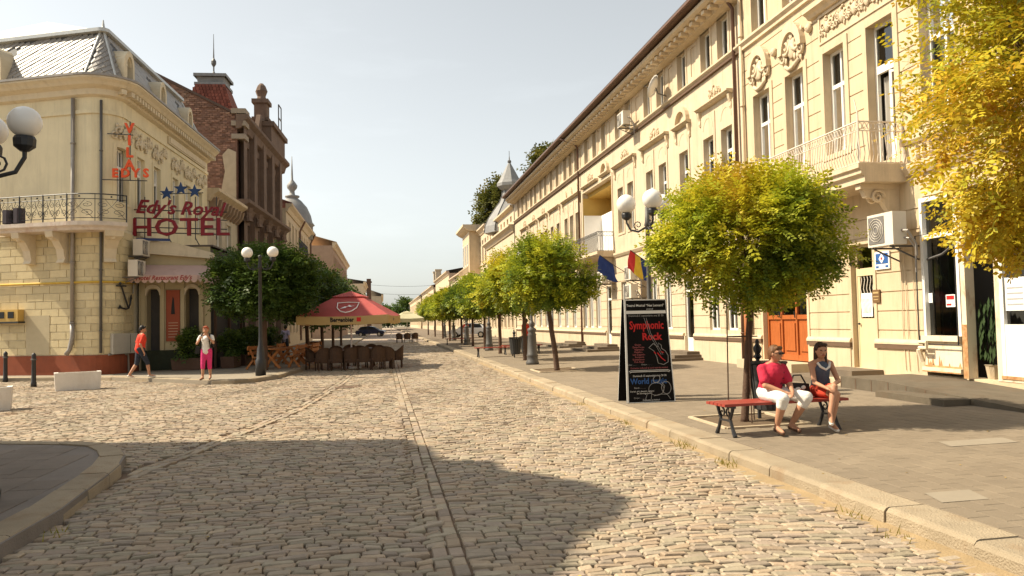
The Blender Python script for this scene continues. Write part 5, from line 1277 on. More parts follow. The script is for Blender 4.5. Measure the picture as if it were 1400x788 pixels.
def crown_mesh(seed, rx, ry, rz, nf, leaflet, pal, bias=0.0, lean=(0, 0, 0), nclump=46, flat_bottom=.25, pairs=4, cover=1.0):
    """compound leaves (a stalk with pairs of leaflets) gathered in clumps through an uneven crown; leaf colour drifts in patches"""
    rs = np.random.RandomState(seed)
    th = rs.uniform(0, 2 * pi, nclump); ph = np.arccos(rs.uniform(-.95, 1, nclump)); rr = rs.uniform(.45, .92, nclump) * (1 + .1 * rs.randn(nclump))
    cc = np.stack([rr * np.sin(ph) * np.cos(th), rr * np.sin(ph) * np.sin(th), rr * np.cos(ph)], 1)
    ci = rs.randint(0, nclump, nf)
    p = cc[ci] + rs.randn(nf, 3) * .125
    shell = rs.rand(nf) < .20
    q = rs.randn(nf, 3); q /= np.linalg.norm(q, axis=1)[:, None]
    p[shell] = (q * rs.uniform(.5, .97, (nf, 1)))[shell]
    L = np.linalg.norm(p, axis=1); lump = 1.0 + .10 * np.sin(5 * np.arctan2(p[:, 1], p[:, 0]) + seed) * (1 - np.abs(p[:, 2])) + .06 * np.sin(9 * p[:, 2] + 4 * np.arctan2(p[:, 1], p[:, 0]))
    over = L > lump; p[over] *= (lump[over] / L[over])[:, None] * rs.uniform(.86, 1.03, (over.sum(), 1))
    p[:, 2] = np.where(p[:, 2] < 0, p[:, 2] * (1 - flat_bottom), p[:, 2])
    out = p / (np.linalg.norm(p, axis=1)[:, None] + 1e-6)
    # direction of each stalk: outward with a droop
    d = out * .8 + rs.randn(nf, 3) * .45; d[:, 2] -= .25; d /= np.linalg.norm(d, axis=1)[:, None]
    P = p * np.array([rx, ry, rz])
    up = np.tile(np.array([[0, 0, 1.0]]), (nf, 1)) + rs.randn(nf, 3) * .35
    side = np.cross(d, up); side /= np.linalg.norm(side, axis=1)[:, None] + 1e-6
    nor = np.cross(side, d)
    size = leaflet * rs.uniform(.55, 1.35, nf)
    V = []; C = []
    # colour index 0..4 from smooth noise plus the position on the crown
    f = np.array([noise.noise(Vector((float(a[0]) * 1.9 + seed * 3.1, float(a[1]) * 1.9, float(a[2]) * 1.9))) for a in p])
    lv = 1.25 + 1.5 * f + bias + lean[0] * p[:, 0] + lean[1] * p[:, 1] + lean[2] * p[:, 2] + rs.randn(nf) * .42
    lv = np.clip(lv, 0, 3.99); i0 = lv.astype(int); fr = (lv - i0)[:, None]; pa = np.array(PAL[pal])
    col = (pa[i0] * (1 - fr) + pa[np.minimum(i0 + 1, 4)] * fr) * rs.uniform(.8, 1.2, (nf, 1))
    for k in range(pairs):
        for s in (-1, 1):
            base = P + d * (size * 1.15 * k)[:, None]
            ld = d * .55 + side * s * .85 + rs.randn(nf, 3) * .18; ld[:, 2] -= .12; ld /= np.linalg.norm(ld, axis=1)[:, None]
            w_ = np.cross(ld, nor); w_ /= np.linalg.norm(w_, axis=1)[:, None] + 1e-6
            ln = (size * (1.5 - .12 * k))[:, None]; wd = (size * .36)[:, None]
            a = base; b = base + ld * ln * .5 + w_ * wd + nor * ln * .06; c = base + ld * ln; e = base + ld * ln * .5 - w_ * wd + nor * ln * .06
            V.append(np.stack([a, b, c, e], 1)); C.append(col)
    V = np.concatenate(V, 0); C = np.concatenate(C, 0); nq = V.shape[0]
    me = bpy.data.meshes.new('crown'); me.vertices.add(nq * 4); me.loops.add(nq * 4); me.polygons.add(nq)
    me.vertices.foreach_set('co', V.reshape(-1).astype(np.float32)); me.loops.foreach_set('vertex_index', np.arange(nq * 4, dtype=np.int32))
    me.polygons.foreach_set('loop_start', np.arange(0, nq * 4, 4, dtype=np.int32)); me.polygons.foreach_set('loop_total', np.full(nq, 4, dtype=np.int32))
    at = me.attributes.new('leaf_colour', 'FLOAT_COLOR', 'POINT')
    cc4 = np.ones((nq * 4, 4), dtype=np.float32); cc4[:, :3] = np.repeat(C, 4, 0); at.data.foreach_set('color', cc4.reshape(-1))
    me.update(); me.materials.append(LEAF); return me
def trunk_mesh(seed, h, r, zc, rx, rz, nl=8, lean=(0, 0)):
    rnd = random.Random(seed); mb = MB()
    pts = [(0, 0, -.05), (0, 0, .06), (lean[0] * .3 + .01, .01, h * .35), (lean[0] * .7 - .01, lean[1] * .7, h * .7), (lean[0], lean[1], h), (lean[0] + .02, lean[1], zc + rz * .5)]
    mb.tube(pts, [r * 1.35, r * 1.08, r, r * .93, r * .85, r * .2], 9)
    for k in range(nl):
        a = 2 * pi * k / nl + rnd.uniform(-.3, .3); z0 = h * rnd.uniform(.92, 1.12); e = rnd.uniform(.5, .85)
        x1, y1 = cos(a) * rx * e * .5, sin(a) * rx * e * .5
        mb.tube([(lean[0], lean[1], z0), (lean[0] + x1 * .6, lean[1] + y1 * .6, z0 + (zc - z0) * .6 + .1), (lean[0] + x1 * 1.3, lean[1] + y1 * 1.3, zc + rz * rnd.uniform(-.1, .4)), (lean[0] + x1 * 1.8, lean[1] + y1 * 1.8, zc + rz * rnd.uniform(.0, .6))], [r * .5, r * .36, r * .2, r * .06], 5)
    return mb.mesh('trunk', bark, True)
def tree(name, label, loc, h, r, zc, rad, nf, leaf, pal, seed, group=None, bias=0.0, lean=(0, 0, 0), rz_=0.0, tl=(0, 0), pairs=4, nclump=46, flat_bottom=.25):
    t = thing(name, label, 'tree', loc, rz_, group)
    link('trunk', trunk_mesh(seed, h, r, zc, rad[0], rad[2], lean=tl), t)
    c = link('crown', crown_mesh(seed, rad[0], rad[1], rad[2], nf, leaf, pal, bias, lean, pairs=pairs, nclump=nclump, flat_bottom=flat_bottom), t, (tl[0], tl[1], zc))
    return t
G_ST = 'young globe trees along the right pavement'
X1 = 5.45
def stakes(t, h=1.8, r=.24):
    for k in range(3):
        a = 2 * pi * k / 3 + .5; MB().tube([(r * cos(a), r * sin(a), 0), (r * cos(a) * .9, r * sin(a) * .9, h)], .011, 5).obj('stake', bark, t)
    MB().tube([(r * .95 * cos(a), r * .95 * sin(a), h * .72) for a in [k * pi / 5 for k in range(11)]], .008, 4).obj('tie_ring', bark, t)
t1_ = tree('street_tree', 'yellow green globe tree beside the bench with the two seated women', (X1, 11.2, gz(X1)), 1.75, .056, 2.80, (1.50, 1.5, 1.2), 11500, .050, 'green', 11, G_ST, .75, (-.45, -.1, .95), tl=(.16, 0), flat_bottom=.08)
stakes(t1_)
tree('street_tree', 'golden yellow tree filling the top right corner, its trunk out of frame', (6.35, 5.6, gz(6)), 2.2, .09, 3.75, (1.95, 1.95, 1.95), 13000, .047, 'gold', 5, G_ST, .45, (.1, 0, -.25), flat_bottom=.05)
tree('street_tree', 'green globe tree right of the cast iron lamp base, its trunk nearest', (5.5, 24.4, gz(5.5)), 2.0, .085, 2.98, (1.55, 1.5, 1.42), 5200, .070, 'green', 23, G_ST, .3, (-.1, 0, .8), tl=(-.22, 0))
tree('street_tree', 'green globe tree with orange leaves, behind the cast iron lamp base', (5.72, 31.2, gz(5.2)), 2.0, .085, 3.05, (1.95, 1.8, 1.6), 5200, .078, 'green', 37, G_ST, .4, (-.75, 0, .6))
# the smaller ones further along, one proto copied with its own size and label
far_labels = ['green street tree beside the red seat, third of the row from the lamp base', 'green street tree left of the pale car, crown merging with its neighbours', 'dense green street tree halfway along the row', 'street tree seen between two lamp posts far along the pavement', 'small green street tree near the person in red far along the pavement', 'small street tree with yellowing crown far along the pavement', 'tiny yellowing street tree next to the cream parasol', 'farthest tiny street tree of the right-hand row']
proto = None
for k, (y, sc) in enumerate(((38.2, 1.0), (44.6, .98), (51.0, 1.03), (58.5, .98), (67.5, 1.02), (78, 1.02), (90, 1.05), (104, 1.05))):
    if k % 4 == 0:
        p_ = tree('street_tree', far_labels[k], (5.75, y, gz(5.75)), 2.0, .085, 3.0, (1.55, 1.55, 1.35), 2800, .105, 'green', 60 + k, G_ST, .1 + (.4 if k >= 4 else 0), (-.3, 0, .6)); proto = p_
    else: copy_thing(proto, (5.8 + .03 * k, y, gz(5.8)), k * 1.3, far_labels[k], sc)
# dark tree on the cafe side, in the shade of the hotel
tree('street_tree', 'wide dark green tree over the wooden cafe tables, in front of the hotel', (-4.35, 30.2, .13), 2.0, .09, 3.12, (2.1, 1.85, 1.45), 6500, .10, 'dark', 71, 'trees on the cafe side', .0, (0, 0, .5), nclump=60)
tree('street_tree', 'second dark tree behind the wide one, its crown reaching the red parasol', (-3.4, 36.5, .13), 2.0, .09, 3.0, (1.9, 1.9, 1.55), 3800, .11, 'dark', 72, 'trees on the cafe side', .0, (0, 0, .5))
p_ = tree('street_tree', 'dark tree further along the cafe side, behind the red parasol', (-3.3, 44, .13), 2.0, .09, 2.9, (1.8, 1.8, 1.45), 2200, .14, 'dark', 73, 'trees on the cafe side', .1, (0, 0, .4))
copy_thing(p_, (-3.2, 52, .13), 1.0, 'distant dark tree on the cafe side beyond the parasol'); copy_thing(p_, (-3.2, 62, .13), 2.2, 'farthest dark tree seen on the cafe side beyond the parasol')
# tall trees behind the right-hand roofs
tree('tall_tree', 'tall tree rising behind the roof left of the zinc dome', (15.0, 99, 0), 9, .35, 15.6, (2.9, 2.9, 4.6), 2600, .30, 'olive', 81, 'tall trees behind the roofs', .1, (0, 0, .3), pairs=3)
tree('tall_tree', 'tall tree rising behind the long eaves right of the zinc dome', (19.5, 88, 0), 11, .35, 17.2, (3.4, 3.4, 5.2), 2800, .30, 'olive', 82, 'tall trees behind the roofs', .2, (0, 0, .3), pairs=3)
tree('tall_tree', 'tall tree top showing over the eaves farthest right of the dome', (21.5, 80, 0), 11, .35, 17.6, (3.0, 3.0, 4.8), 2200, .30, 'olive', 83, 'tall trees behind the roofs', .2, (0, 0, .3), pairs=3)
# trees that close the street
for k, (x, y, rr, lab) in enumerate(((10.5, 330, 6.5, 'dark round tree closing the end of the street'), (2.5, 360, 5.0, 'dark tree left of the round one at the end of the street'), (-6, 330, 4.5, 'low dark tree at the far left end of the street'))):
    tree('distant_tree', lab, (x, y, 0), 3, .4, rr * .95, (rr, rr, rr * .95), 900, .7, 'dark', 90 + k, 'trees closing the street', .1, (0, 0, .5), pairs=3)

# ================================================================ street furniture
red_wood = mat('red painted slat', (.30, .045, .03), .5, .25, 5, .2, 40, stretch=(1, 6, 6), spec=.4)
def bench_proto(label, loc, rz):
    """backless park bench: red slats on ornate cast iron ends"""
    t = thing('bench', label, 'bench', loc, rz, 'red slatted benches on the right pavement')
    for k in range(5):
        y = -.2 + k * .1; MB().box(-.97, .97, y - .042, y + .042, .405, .44).obj('slat', red_wood, t)
    for x in (-.82, .82):
        mb = MB()
        for s in (-1, 1):
            mb.tube([(x, s * .2, .40), (x, s * .17, .32), (x, s * .12, .22), (x, s * .17, .1), (x, s * .23, .0)], [.028, .024, .022, .024, .032], 6)
            spiral(mb, lambda u, d, z, x=x: (x, u, z), s * .08, .3, .07, 0, 1.2, s, pi / 2, .014, 10, 4)
        mb.bar((x, -.23, .39), (x, .23, .39), .05, .03); mb.bar((x, -.14, .2), (x, .14, .2), .03, .025)
        mb.obj('bench_leg', MT['iron'], t)
    return t
bn = bench_proto('red slatted bench with the two seated women, nearest the camera', (5.40, 10.08, gz(5.4)), R(6))
copy_thing(bn, (5.1, 35.2, gz(5.1)), R(2), 'red slatted bench seen under the globe trees behind the lamp base')
copy_thing(bn, (6.6, 36.8, gz(6.6)), R(0), 'red slatted bench right of the litter bin under the trees')
copy_thing(bn, (5.4, 56, gz(5.4)), R(0), 'small red slatted bench far along the pavement')
def bin_proto(label, loc):
    t = thing('litter_bin', label, 'litter bin', loc, 0, 'slatted litter bins')
    for k in range(16):
        a = 2 * pi * k / 16; c_, s_ = cos(a), sin(a)
        MB().bar((.2 * c_, .2 * s_, .18), (.27 * c_, .27 * s_, .86), .075, .02, (c_, s_, 0)).obj('slat', mat_bin, t)
    MB().lathe([(.27, .86), (.3, .87), (.3, .9), (.25, .9)], n=16).lathe([(.17, .16), (.2, .2), (.24, .84)], n=16).obj('liner', MT['black'], t)
    MB().tube([(0, .3, 0), (0, .3, .95)], .03, 6).lathe([(.035, .92), (.07, .96), (.04, 1.0), (.065, 1.06), (.07, 1.1), (.03, 1.16), (.035, 1.2), (.01, 1.24)], (0, .3, 0), 8).tube([(0, .3, .5), (0, .2, .5)], .02, 5).obj('post', MT['iron'], t)
    return t
mat_bin = mat('dark slat', (.05, .05, .05), .6, .2, 6)
lb = bin_proto('dark slatted litter bin behind the bench between the two women', (5.82, 11.15, gz(5.8)))
copy_thing(lb, (5.7, 33.4, gz(5.7)), 0, 'dark slatted litter bin beside the cast iron lamp base'); copy_thing(lb, (6.4, 34.6, gz(6.4)), 0, 'dark slatted litter bin right of the lamp base, half hidden by it')

def globe_lamp(name, label, loc, rz, h, arms, r=.19, fat=False, group=None, mt=None):
    """post with fluted base, scrolled arms and opal globes on black cups"""
    t = thing(name, label, 'street lamp', loc, rz, group); mt = mt or MT['iron_grey']
    mb = MB()
    if fat: mb.lathe([(.24, 0), (.25, .08), (.21, .14), (.2, .3), (.22, .33), (.19, .38), (.155, 1.05), (.17, 1.1), (.13, 1.16), (.16, 1.22), (.17, 1.3), (.08, 1.36), (.1, 1.42), (.12, 1.5), (.07, 1.56), (.05, 1.62), (.045, h - .4), (.07, h - .38), (.05, h - .3), (.04, h)], n=14)
    else: mb.lathe([(.17, 0), (.17, .5), (.14, .55), (.11, .9), (.075, 1.0), (.06, 1.3), (.055, h - .45), (.085, h - .42), (.06, h - .35), (.05, h - .1), (.07, h - .05), (.03, h)], n=12)
    mb.obj('post', mt, t, True)
    for k in range(arms):
        a = 2 * pi * k / arms; c_, s_ = cos(a), sin(a); f = lambda u, d, z: (u * c_ - d * s_, u * s_ + d * c_, z)
        ab = MB(); ab.tube([f(.04, 0, h - .42), f(.2, 0, h - .5), f(.36, 0, h - .45), f(.44, 0, h - .3), f(.44, 0, h - .2)], .022, 6); spiral(ab, f, .2, h - .36, .1, 0, 1.4, 1, -pi / 2, .014, 12, 4)
        arm = ab.obj('arm', MT['iron'], t)
        MB().lathe([(.04, -.1), (.1, -.05), (.105, .02), (.09, .05)], f(.44, 0, h - .14), 12).obj('cup', MT['iron'], arm)
        MB().ball(f(.44, 0, h - .1 + r), r, 18, 12).obj('globe', MT['globe'], arm, True)
    return t
GL = 'globe street lamps'
globe_lamp('street_lamp', 'grey lamp post with opal globes on scrolled arms, behind the black poster board', (5.42, 15.25, gz(5.4)), R(25), 3.9, 3, .2, True, GL)
lp_ = globe_lamp('street_lamp', 'dark fluted lamp base under the globe trees, nearest of the row behind', (5.42, 28.1, gz(5.42)), R(30), 3.9, 2, .185, True, GL)
for (x, y, lab) in ((5.8, 42.6, 'lamp post beside the far end of the red bench'), (5.85, 54.6, 'lamp post in line behind the second, left of the pale car'), (6.2, 68.6, 'small distant lamp post left of the person in red far away'), (6.5, 82.8, 'farthest lamp post of the row under the trees')):
    copy_thing(lp_, (x, y, gz(x)), R(30), lab)
globe_lamp('street_lamp', 'lamp post with two white globes in front of the wide dark tree', (-4.0, 26.8, .13), R(-14), 4.0, 2, .185, False, GL, MT['iron'])  # black instead of grey iron: the crown's shade put into the post's colour
# lamp whose post is outside the left edge: only its globes and scrolled arm reach into view
globe_lamp('street_lamp', 'opal globe lamp with black scrolled arms reaching in at the left edge', (-3.93, 8.3, .12), R(6), 3.66, 4, .155, True, GL, MT['iron'])

# A-board with the concert poster
bd = thing('poster_board', 'tall black concert poster board with white edges standing on the pavement', 'poster board', (5.05, 14.55, gz(5.05)), R(1.0))
BH = 1.98
board_k = mat('matt black poster print', (.012, .011, .011), .95, .3, 4, spec=.05)
for (s, nm) in ((-1, 'front_panel'), (1, 'back_panel')):
    mb = MB(); f = lambda u, d, z, s=s: (u * (.98 - .12 * z / BH), s * (.24 - .2 * z / BH + d), z)
    mb.box(-.5, .5, -.0, .025, .0, BH, f); o = mb.obj(nm, board_k, bd)
    mb = MB()
    for (a, b, c, d_) in ((-.5, -.458, .0, BH), (.482, .5, .0, BH), (-.47, .485, BH - .02, BH), (-.47, .485, .0, .012)): mb.box(a, b, .024, .034, c, d_, f)
    mb.obj('white_edge', MT['white'], o)
    if s < 0: fp = o
tilt = math.atan(.2 / BH)
def on_board(nm, txt, size, mt, u, z, **kw):
    o = link(nm, text_mesh(txt, size, mt, **kw), fp, (u * (.98 - .12 * z / BH), -(.24 - .2 * z / BH + .030), z), (pi / 2 - tilt, 0, 0)); return o
bw = MB(); f = lambda u, d, z: (u * (.98 - .12 * z / BH), -(.24 - .2 * z / BH + d), z)
bw.box(-.46, .47, .026, .028, 1.70, 1.76, f); bw.obj('white_band', MT['white'], fp)
on_board('lettering', "Teatrul Muzical “Nae Leonard”", .066, MT['white'], 0, 1.86, off=.001, squash=.92)
on_board('lettering', "prezintă", .04, MT['white'], .1, 1.79)
on_board('lettering', "Duminică 5 septembrie ora 20 30", .055, MT['grey_text'], 0, 1.66, squash=.95)
on_board('title_lettering', "Symphonic", .215, MT['red_text'], 0, 1.47, off=.006, squash=.74)
on_board('title_lettering', "Rock", .19, MT['red_text'], .1, 1.25, off=.006)
pinkp = mat('dull red print', (.45, .12, .12), .5, .1, 8)
for k, s in enumerate(("Queen", "Deep Purple", "Nightwish", "Metallica", "Led Zeppelin", "Scorpions", "Evanescence", "Pink Floyd")): on_board('lettering', s, .047, pinkp, -.22 + .012 * (k % 3), 1.10 - k * .047)
on_board('lettering', "Solist: . . . . .        Dirijor: . . . . .", .04, MT['grey_text'], -.2, .72); on_board('lettering', "Orchestra simfonică și corul teatrului muzical", .045, pinkp, 0, .655, squash=.9)
on_board('title_lettering', "World music", .15, MT['blue_text'], -.03, .40, off=.004, squash=.92); on_board('lettering', "Duminică 12 septembrie ora 20 30", .05, MT['white'], 0, .505, squash=.95)
for k, (s, u) in enumerate((("Balada . . . . . .", -.22), ("Coruri, arii, dansuri, cântece", -.18), ("din întreaga lume", -.14), ("Dirijor . . . . .", -.24), ("Orchestra și baletul", -.0))): on_board('lettering', s, .042, MT['white'] if k in (1, 2, 4) else MT['grey_text'], u, (.28, .215, .175, .09, .045)[k])
F = lambda u, z: (u * (.98 - .12 * z / BH), -(.24 - .2 * z / BH + .032), z)
mb = MB()
mb.tube([F(-.44, .59), F(-.4, .61), F(.4, .61), F(.44, .59), F(.42, .57), F(.38, .585), F(-.38, .585), F(-.42, .57)], .006, 4)
mb.obj('scroll_rule', MT['white'], fp)
mb = MB()   # drawn guitar and drummer in thin grey line
mb.tube([F(.12, 1.12), F(.02, 1.04), F(.12, .98), F(.18, .86), F(.2, .74), F(.32, .71), F(.42, .76), F(.43, .88), F(.38, .97), F(.3, 1.02), F(.3, 1.08), F(.24, 1.13), F(.22, 1.05), F(.12, 1.12)], .006, 4)
mb.tube([F(.28, .9), F(.05, 1.3), F(-.05, 1.62)], .004, 4); mb.tube([F(.32, .9), F(.08, 1.32), F(0, 1.62)], .004, 4)
mb.tube([F(.12 + .16 * cos(a), .25 + .12 * sin(a)) for a in [k * pi / 8 for k in range(17)]], .005, 4); mb.tube([F(.33 + .1 * cos(a), .27 + .12 * sin(a)) for a in [k * pi / 8 for k in range(17)]], .006, 4)
mb.tube([F(.14 + .07 * cos(a) + .02 * sin(a), .44 + .07 * sin(a)) for a in [k * pi / 8 for k in range(17)]], .007, 4)
for pts in ([(-.12, .05), (-.08, .16), (.02, .19), (.0, .06)], [(.06, .12), (.2, .15), (.34, .14), (.4, .05)], [(.24, .38), (.3, .3), (.26, .2)]): mb.tube([F(*p) for p in pts], .005, 4)
mb.obj('line_drawing', MT['grey_text'], fp)
MB().tube([F(.2, .94), F(.28, .84), F(.36, .78)], .012, 4).tube([F(.13, .96), F(.16, .92)], .014, 4).tube([F(.28, .96), F(.34, .94)], .012, 4).obj('guitar_fill', MT['red_text'], fp)

# steps and ramp
step_m = mat('dark worn step', (.15, .118, .085), .85, .3, 3, .4, 40, stain=.5, stain_col=(.13, .09, .06))
ramp_m = mat('grey stone ramp', (.13, .108, .08), .95, .3, 4, .4, 50, spec=.08, stain=.4)  # dark stone, darkened further with the tree's shade put into the colour
def steps(label, y, w_, out, n=3, ztop=.5, skew=.2, mt=step_m):
    g0 = gz(RX - out); t = thing('door_steps', label, 'steps', (RX, y, 0), -pi / 2)
    for k in range(n):
        o_ = out * (n - k) / n; ww = w_ + skew * (n - 1 - k); z1 = g0 + (ztop - g0) * (k + 1) / n
        MB().box(-ww / 2, ww / 2, -o_, -.06, g0 + (ztop - g0) * k / n - .02 - (.1 if k == 0 else 0), z1).obj('step', mt, t)
steps('two dark stone steps at the cream side door', 16.85, 1.5, 1.7, 2, .46, .35)
steps('three stone steps at the door right of the poster board', 27.4, 1.8, 1.6, 3, .52, .3)
steps('three stone steps at the door left of the poster board', 37.6, 2.4, 1.7, 3, .52, .5)
steps('low steps behind the person in red further along', 44.0, 3.0, 1.6, 3, .5, .4)
steps('broad threshold step at the orange brown wooden door', 20.6, 3.2, .7, 1, .46, 0, MT['plinth'])
t = thing('ramp', 'grey stone ramp with a low side step leading to the shop doorway', 'ramp', (RX, 14.9, 0), -pi / 2)
zt = .43
r0 = gz(9.6)
MB().prism([(-.3, r0 - .1), (-.3, zt), (1.15, zt), (5.5, r0 - .0), (5.5, r0 - .1)], -1.7, -.06).obj('ramp_body', ramp_m, t)
MB().box(1.6, 3.4, -2.2, -1.705, r0 - .2, .30).obj('step', ramp_m, t)
mb = MB()
for k in range(7): mb.box(-.3 + k * .52, -.28 + k * .52, -1.706, -1.70, .2, .42 - max(0, (k * .52 - 1.45)) * .055)
mb.obj('joint', MT['joint'], t)
MB().box(-1.4, -.3, -1.5, -.06, r0 - .2, .33).obj('landing', MT['plinth'], t)  # paler than the ramp: sunlight on this end put into the colour
# flags on the long building
def flag(label, y, z, cols, seed):
    t = thing('flag', label, 'flag', (RX, y, z), -pi / 2, 'flags on the long building')
    MB().tube([(0, .05, -.3), (-.12, -.4, .0), (-.3, -1.1, .55)], .018, 6).obj('pole', MT['iron'], t)
    rnd = random.Random(seed)
    for i, c in enumerate(cols):
        mb = MB(); n = 10; w0, w1 = i / len(cols), (i + 1) / len(cols)
        def P(a, k): # a along the pole, k down the hang
            bx, by, bz = -.15 - .15 * a, -.5 - .6 * a, .09 + .46 * a
            return (bx + .06 * sin(k * 6 + a * 9 + seed) * k + .06 * k * (a - .4), by + .05 * cos(k * 5 + a * 8) * k + .42 * k * (.55 - a), bz - k * (.85 + .1 * sin(a * 5)))
        for ia in range(4):
            a0 = w0 + (w1 - w0) * ia / 4; a1 = w0 + (w1 - w0) * (ia + 1) / 4
            for k in range(n): mb.poly([P(a0, k / n), P(a1, k / n), P(a1, (k + 1) / n), P(a0, (k + 1) / n)])
        mb.obj('cloth', c, t, True)
fb = mat('flag blue', (.02, .04, .16), .8, .2, 4, trans=.2); fr_ = mat('flag red', (.45, .03, .03), .8, .2, 4, trans=.2); fy = mat('flag yellow', (.55, .38, .04), .8, .2, 4, trans=.2)
flag('plain dark blue flag on a slanted pole, left of the air conditioners', 35.2, 4.25, [fb], 1)
flag('blue, yellow and red flag on a slanted pole beside the lamp post', 30.6, 4.05, [fb, fy, fr_], 4)
# litter of the square: bollards and concrete blocks by the hotel
bp = thing('bollard', 'black iron bollard left of the white concrete block, before the red hotel base', 'bollard', (-10.87, 26.7, 0), 0, 'black bollards before the hotel')
MB().lathe([(.085, 0), (.085, .12), (.07, .16), (.06, .85), (.075, .88), (.06, .92), (.07, .97), (.055, 1.03), (.01, 1.07)], n=12).obj('post', MT['iron'], bp, True)
MB().lathe([(.088, .84), (.088, .87), (.07, .88), (.07, .83)], n=12).obj('collar', MT['iron_grey'], bp)
copy_thing(bp, (-13.0, 29.7, 0), 0, 'black iron bollard nearest the left edge, before the hotel')
wc = mat('whitewashed concrete', (.68, .64, .58), .85, .15, 2, .4, 40, stain=.4, stain_col=(.4, .33, .26))
for (x, y, rz, l_, lab) in ((-8.9, 24.8, 22, 1.15, 'white concrete planter block between bollard and hotel corner'), (-8.85, 19.0, 20, 1.2, 'white concrete planter block cut by the left edge')):
    t = thing('concrete_planter', lab, 'planter', (x, y, 0), R(rz), 'white concrete planters')
    mb = MB(); mb.prism([(-l_ / 2, 0), (l_ / 2, 0), (l_ / 2 + .03, .52), (-l_ / 2 - .03, .52)], -.24, .24); mb.obj('block', wc, t)
    MB().box(-l_ / 2 + .08, l_ / 2 - .08, -.16, .16, .5, .524).obj('soil', pit_m, t)
for k in range(3):
    pass
# wire across the street
t = thing('overhead_cable', 'thin overhead cables crossing the far end of the street', 'cable', (0, 0, 0))
for (z, y) in ((8.6, 170), (10.6, 175)): MB().tube([(-4 + 20 * i / 12, y, z - .6 * sin(pi * i / 12)) for i in range(13)], .035, 4).obj('wire', MT['iron'], t)

# ================================================================ cafe: parasols, tables, chairs
red_c = mat('red parasol cloth', (.50, .11, .10), .8, .2, 2, trans=.3, stain=.3, stain_col=(.55, .2, .17)); ylw = mat('tan valance cloth', (.52, .38, .17), .85, .15, 3, trans=.2)
def parasol(label, loc, rz, w_, zv, za, top, val, lettering=True, group='square cafe parasols'):
    t = thing('parasol', label, 'parasol', loc, rz, group); h = w_ / 2
    zt_ = zv + .33; k = .30; zc = zt_ + (za - zt_) * .76; c = h * k
    mb = MB(); ring = [(-h, -h), (h, -h), (h, h), (-h, h)]
    for i in range(4):
        a, b = ring[i], ring[(i + 1) % 4]; n = 6
        for j in range(n):
            def P(u, v):
                s = 1 - v * (1 - k); sag = -.05 * sin(pi * u) * (1 - v); return ((a[0] + (b[0] - a[0]) * u) * s, (a[1] + (b[1] - a[1]) * u) * s, zt_ + sag + (zc - zt_) * v)
            mb.poly([P(j / n, 0), P((j + 1) / n, 0), P((j + 1) / n, 1), P(j / n, 1)])
    mb.obj('canopy', top, t)
    mb = MB(); e = c * 1.22
    for i in range(4):
        a, b = [(q[0] / h * e, q[1] / h * e) for q in (ring[i], ring[(i + 1) % 4])]
        mb.poly([(a[0], a[1], zc - .0), (b[0], b[1], zc - .0), (0, 0, za)])
    mb.obj('vent_cap', top, t)
    vl = MB()
    for i in range(4):
        a, b = ring[i], ring[(i + 1) % 4]; n = 8
        for j in range(n):
            P = lambda u, z: (a[0] + (b[0] - a[0]) * u, a[1] + (b[1] - a[1]) * u, z - .05 * sin(pi * u)); w0 = .02 * (j % 2)
            vl.poly([P(j / n, zv + w0), P((j + 1) / n, zv + .02 - w0), P((j + 1) / n, zt_), P(j / n, zt_)])
    vl.obj('valance', val, t)
    MB().tube([(0, 0, 0), (0, 0, za - .05)], .035, 8).lathe([(.4, 0), (.4, .08), (.06, .1)], n=12).obj('pole', MT['white'], t)
    rb = MB()
    for (x, y) in ring: rb.tube([(0, 0, za - .12), (x * .98, y * .98, zt_ - .02)], .014, 4)
    for i in range(4):
        a, b = ring[i], ring[(i + 1) % 4]; rb.tube([(0, 0, za - .12), ((a[0] + b[0]) * .49, (a[1] + b[1]) * .49, zt_ - .06)], .014, 4)
    rb.obj('rib', MT['white'], t)
    return t, h, zv, zt_, zc, k
UR = parasol('large red square parasol with tan valance and white shield emblem', (-1.25, 32.0, -.02), R(-9), 3.5, 1.80, 3.12, red_c, ylw)
t, h, zv, zt_, zc, k = UR
sl = atan2(zc - zt_, h * (1 - k)); sx = .0
def on_can(u, v, lift=.03):   # u metres across, v metres up the front face
    return (u, -h + v * cos(sl) - lift * sin(sl), zt_ + v * sin(sl) - .045 * (1 - v / 1.3) + lift * cos(sl))
mb = MB(); sh = [(-.42, .92), (.0, .96), (.42, .92), (.38, .55), (.22, .32), (0, .22), (-.22, .32), (-.38, .55), (-.42, .92)]
mb.tube([on_can(a + .1, b) for a, b in sh], .022, 4); o = mb.obj('shield_emblem', MT['white'], t)
mb = MB(); mb.poly([on_can(a + .1, b) for a, b in ((-.27, .5), (-.1, .66), (-.02, .64), (.06, .76), (.16, .68), (.28, .72), (.12, .62), (.02, .66), (-.06, .56))]); mb.obj('mountain_emblem', MT['white'], t)
letters('valance_lettering', 'Bergenbier', .24, MT['black'], t, (.0, -h - .012, zv + .15), off=.008, squash=.85)
MB().prism([(.56, zv + .08), (.72, zv + .08), (.72, zv + .24), (.56, zv + .24)], -h - .014, -h - .01).obj('red_badge', MT['red_text'], t)
letters('valance_lettering', 'bier', .2, MT['black'], t, (h + .012, -.3, zv + .16), (pi / 2, 0, pi / 2), off=.006)
cream_c = mat('cream parasol cloth', (.62, .58, .38), .8, .1, 2, trans=.25)
parasol('small cream square parasol far along the middle of the street', (2.25, 73, 0), R(8), 2.7, 1.9, 2.9, cream_c, cream_c, False)
parasol('white topped parasol just left of the cream one, far away', (.9, 84, 0), R(0), 2.4, 1.9, 2.5, MT['white'], MT['white'], False)
wk = mat('dark wicker', (.075, .04, .022), .75, .35, 12, .5, 60)
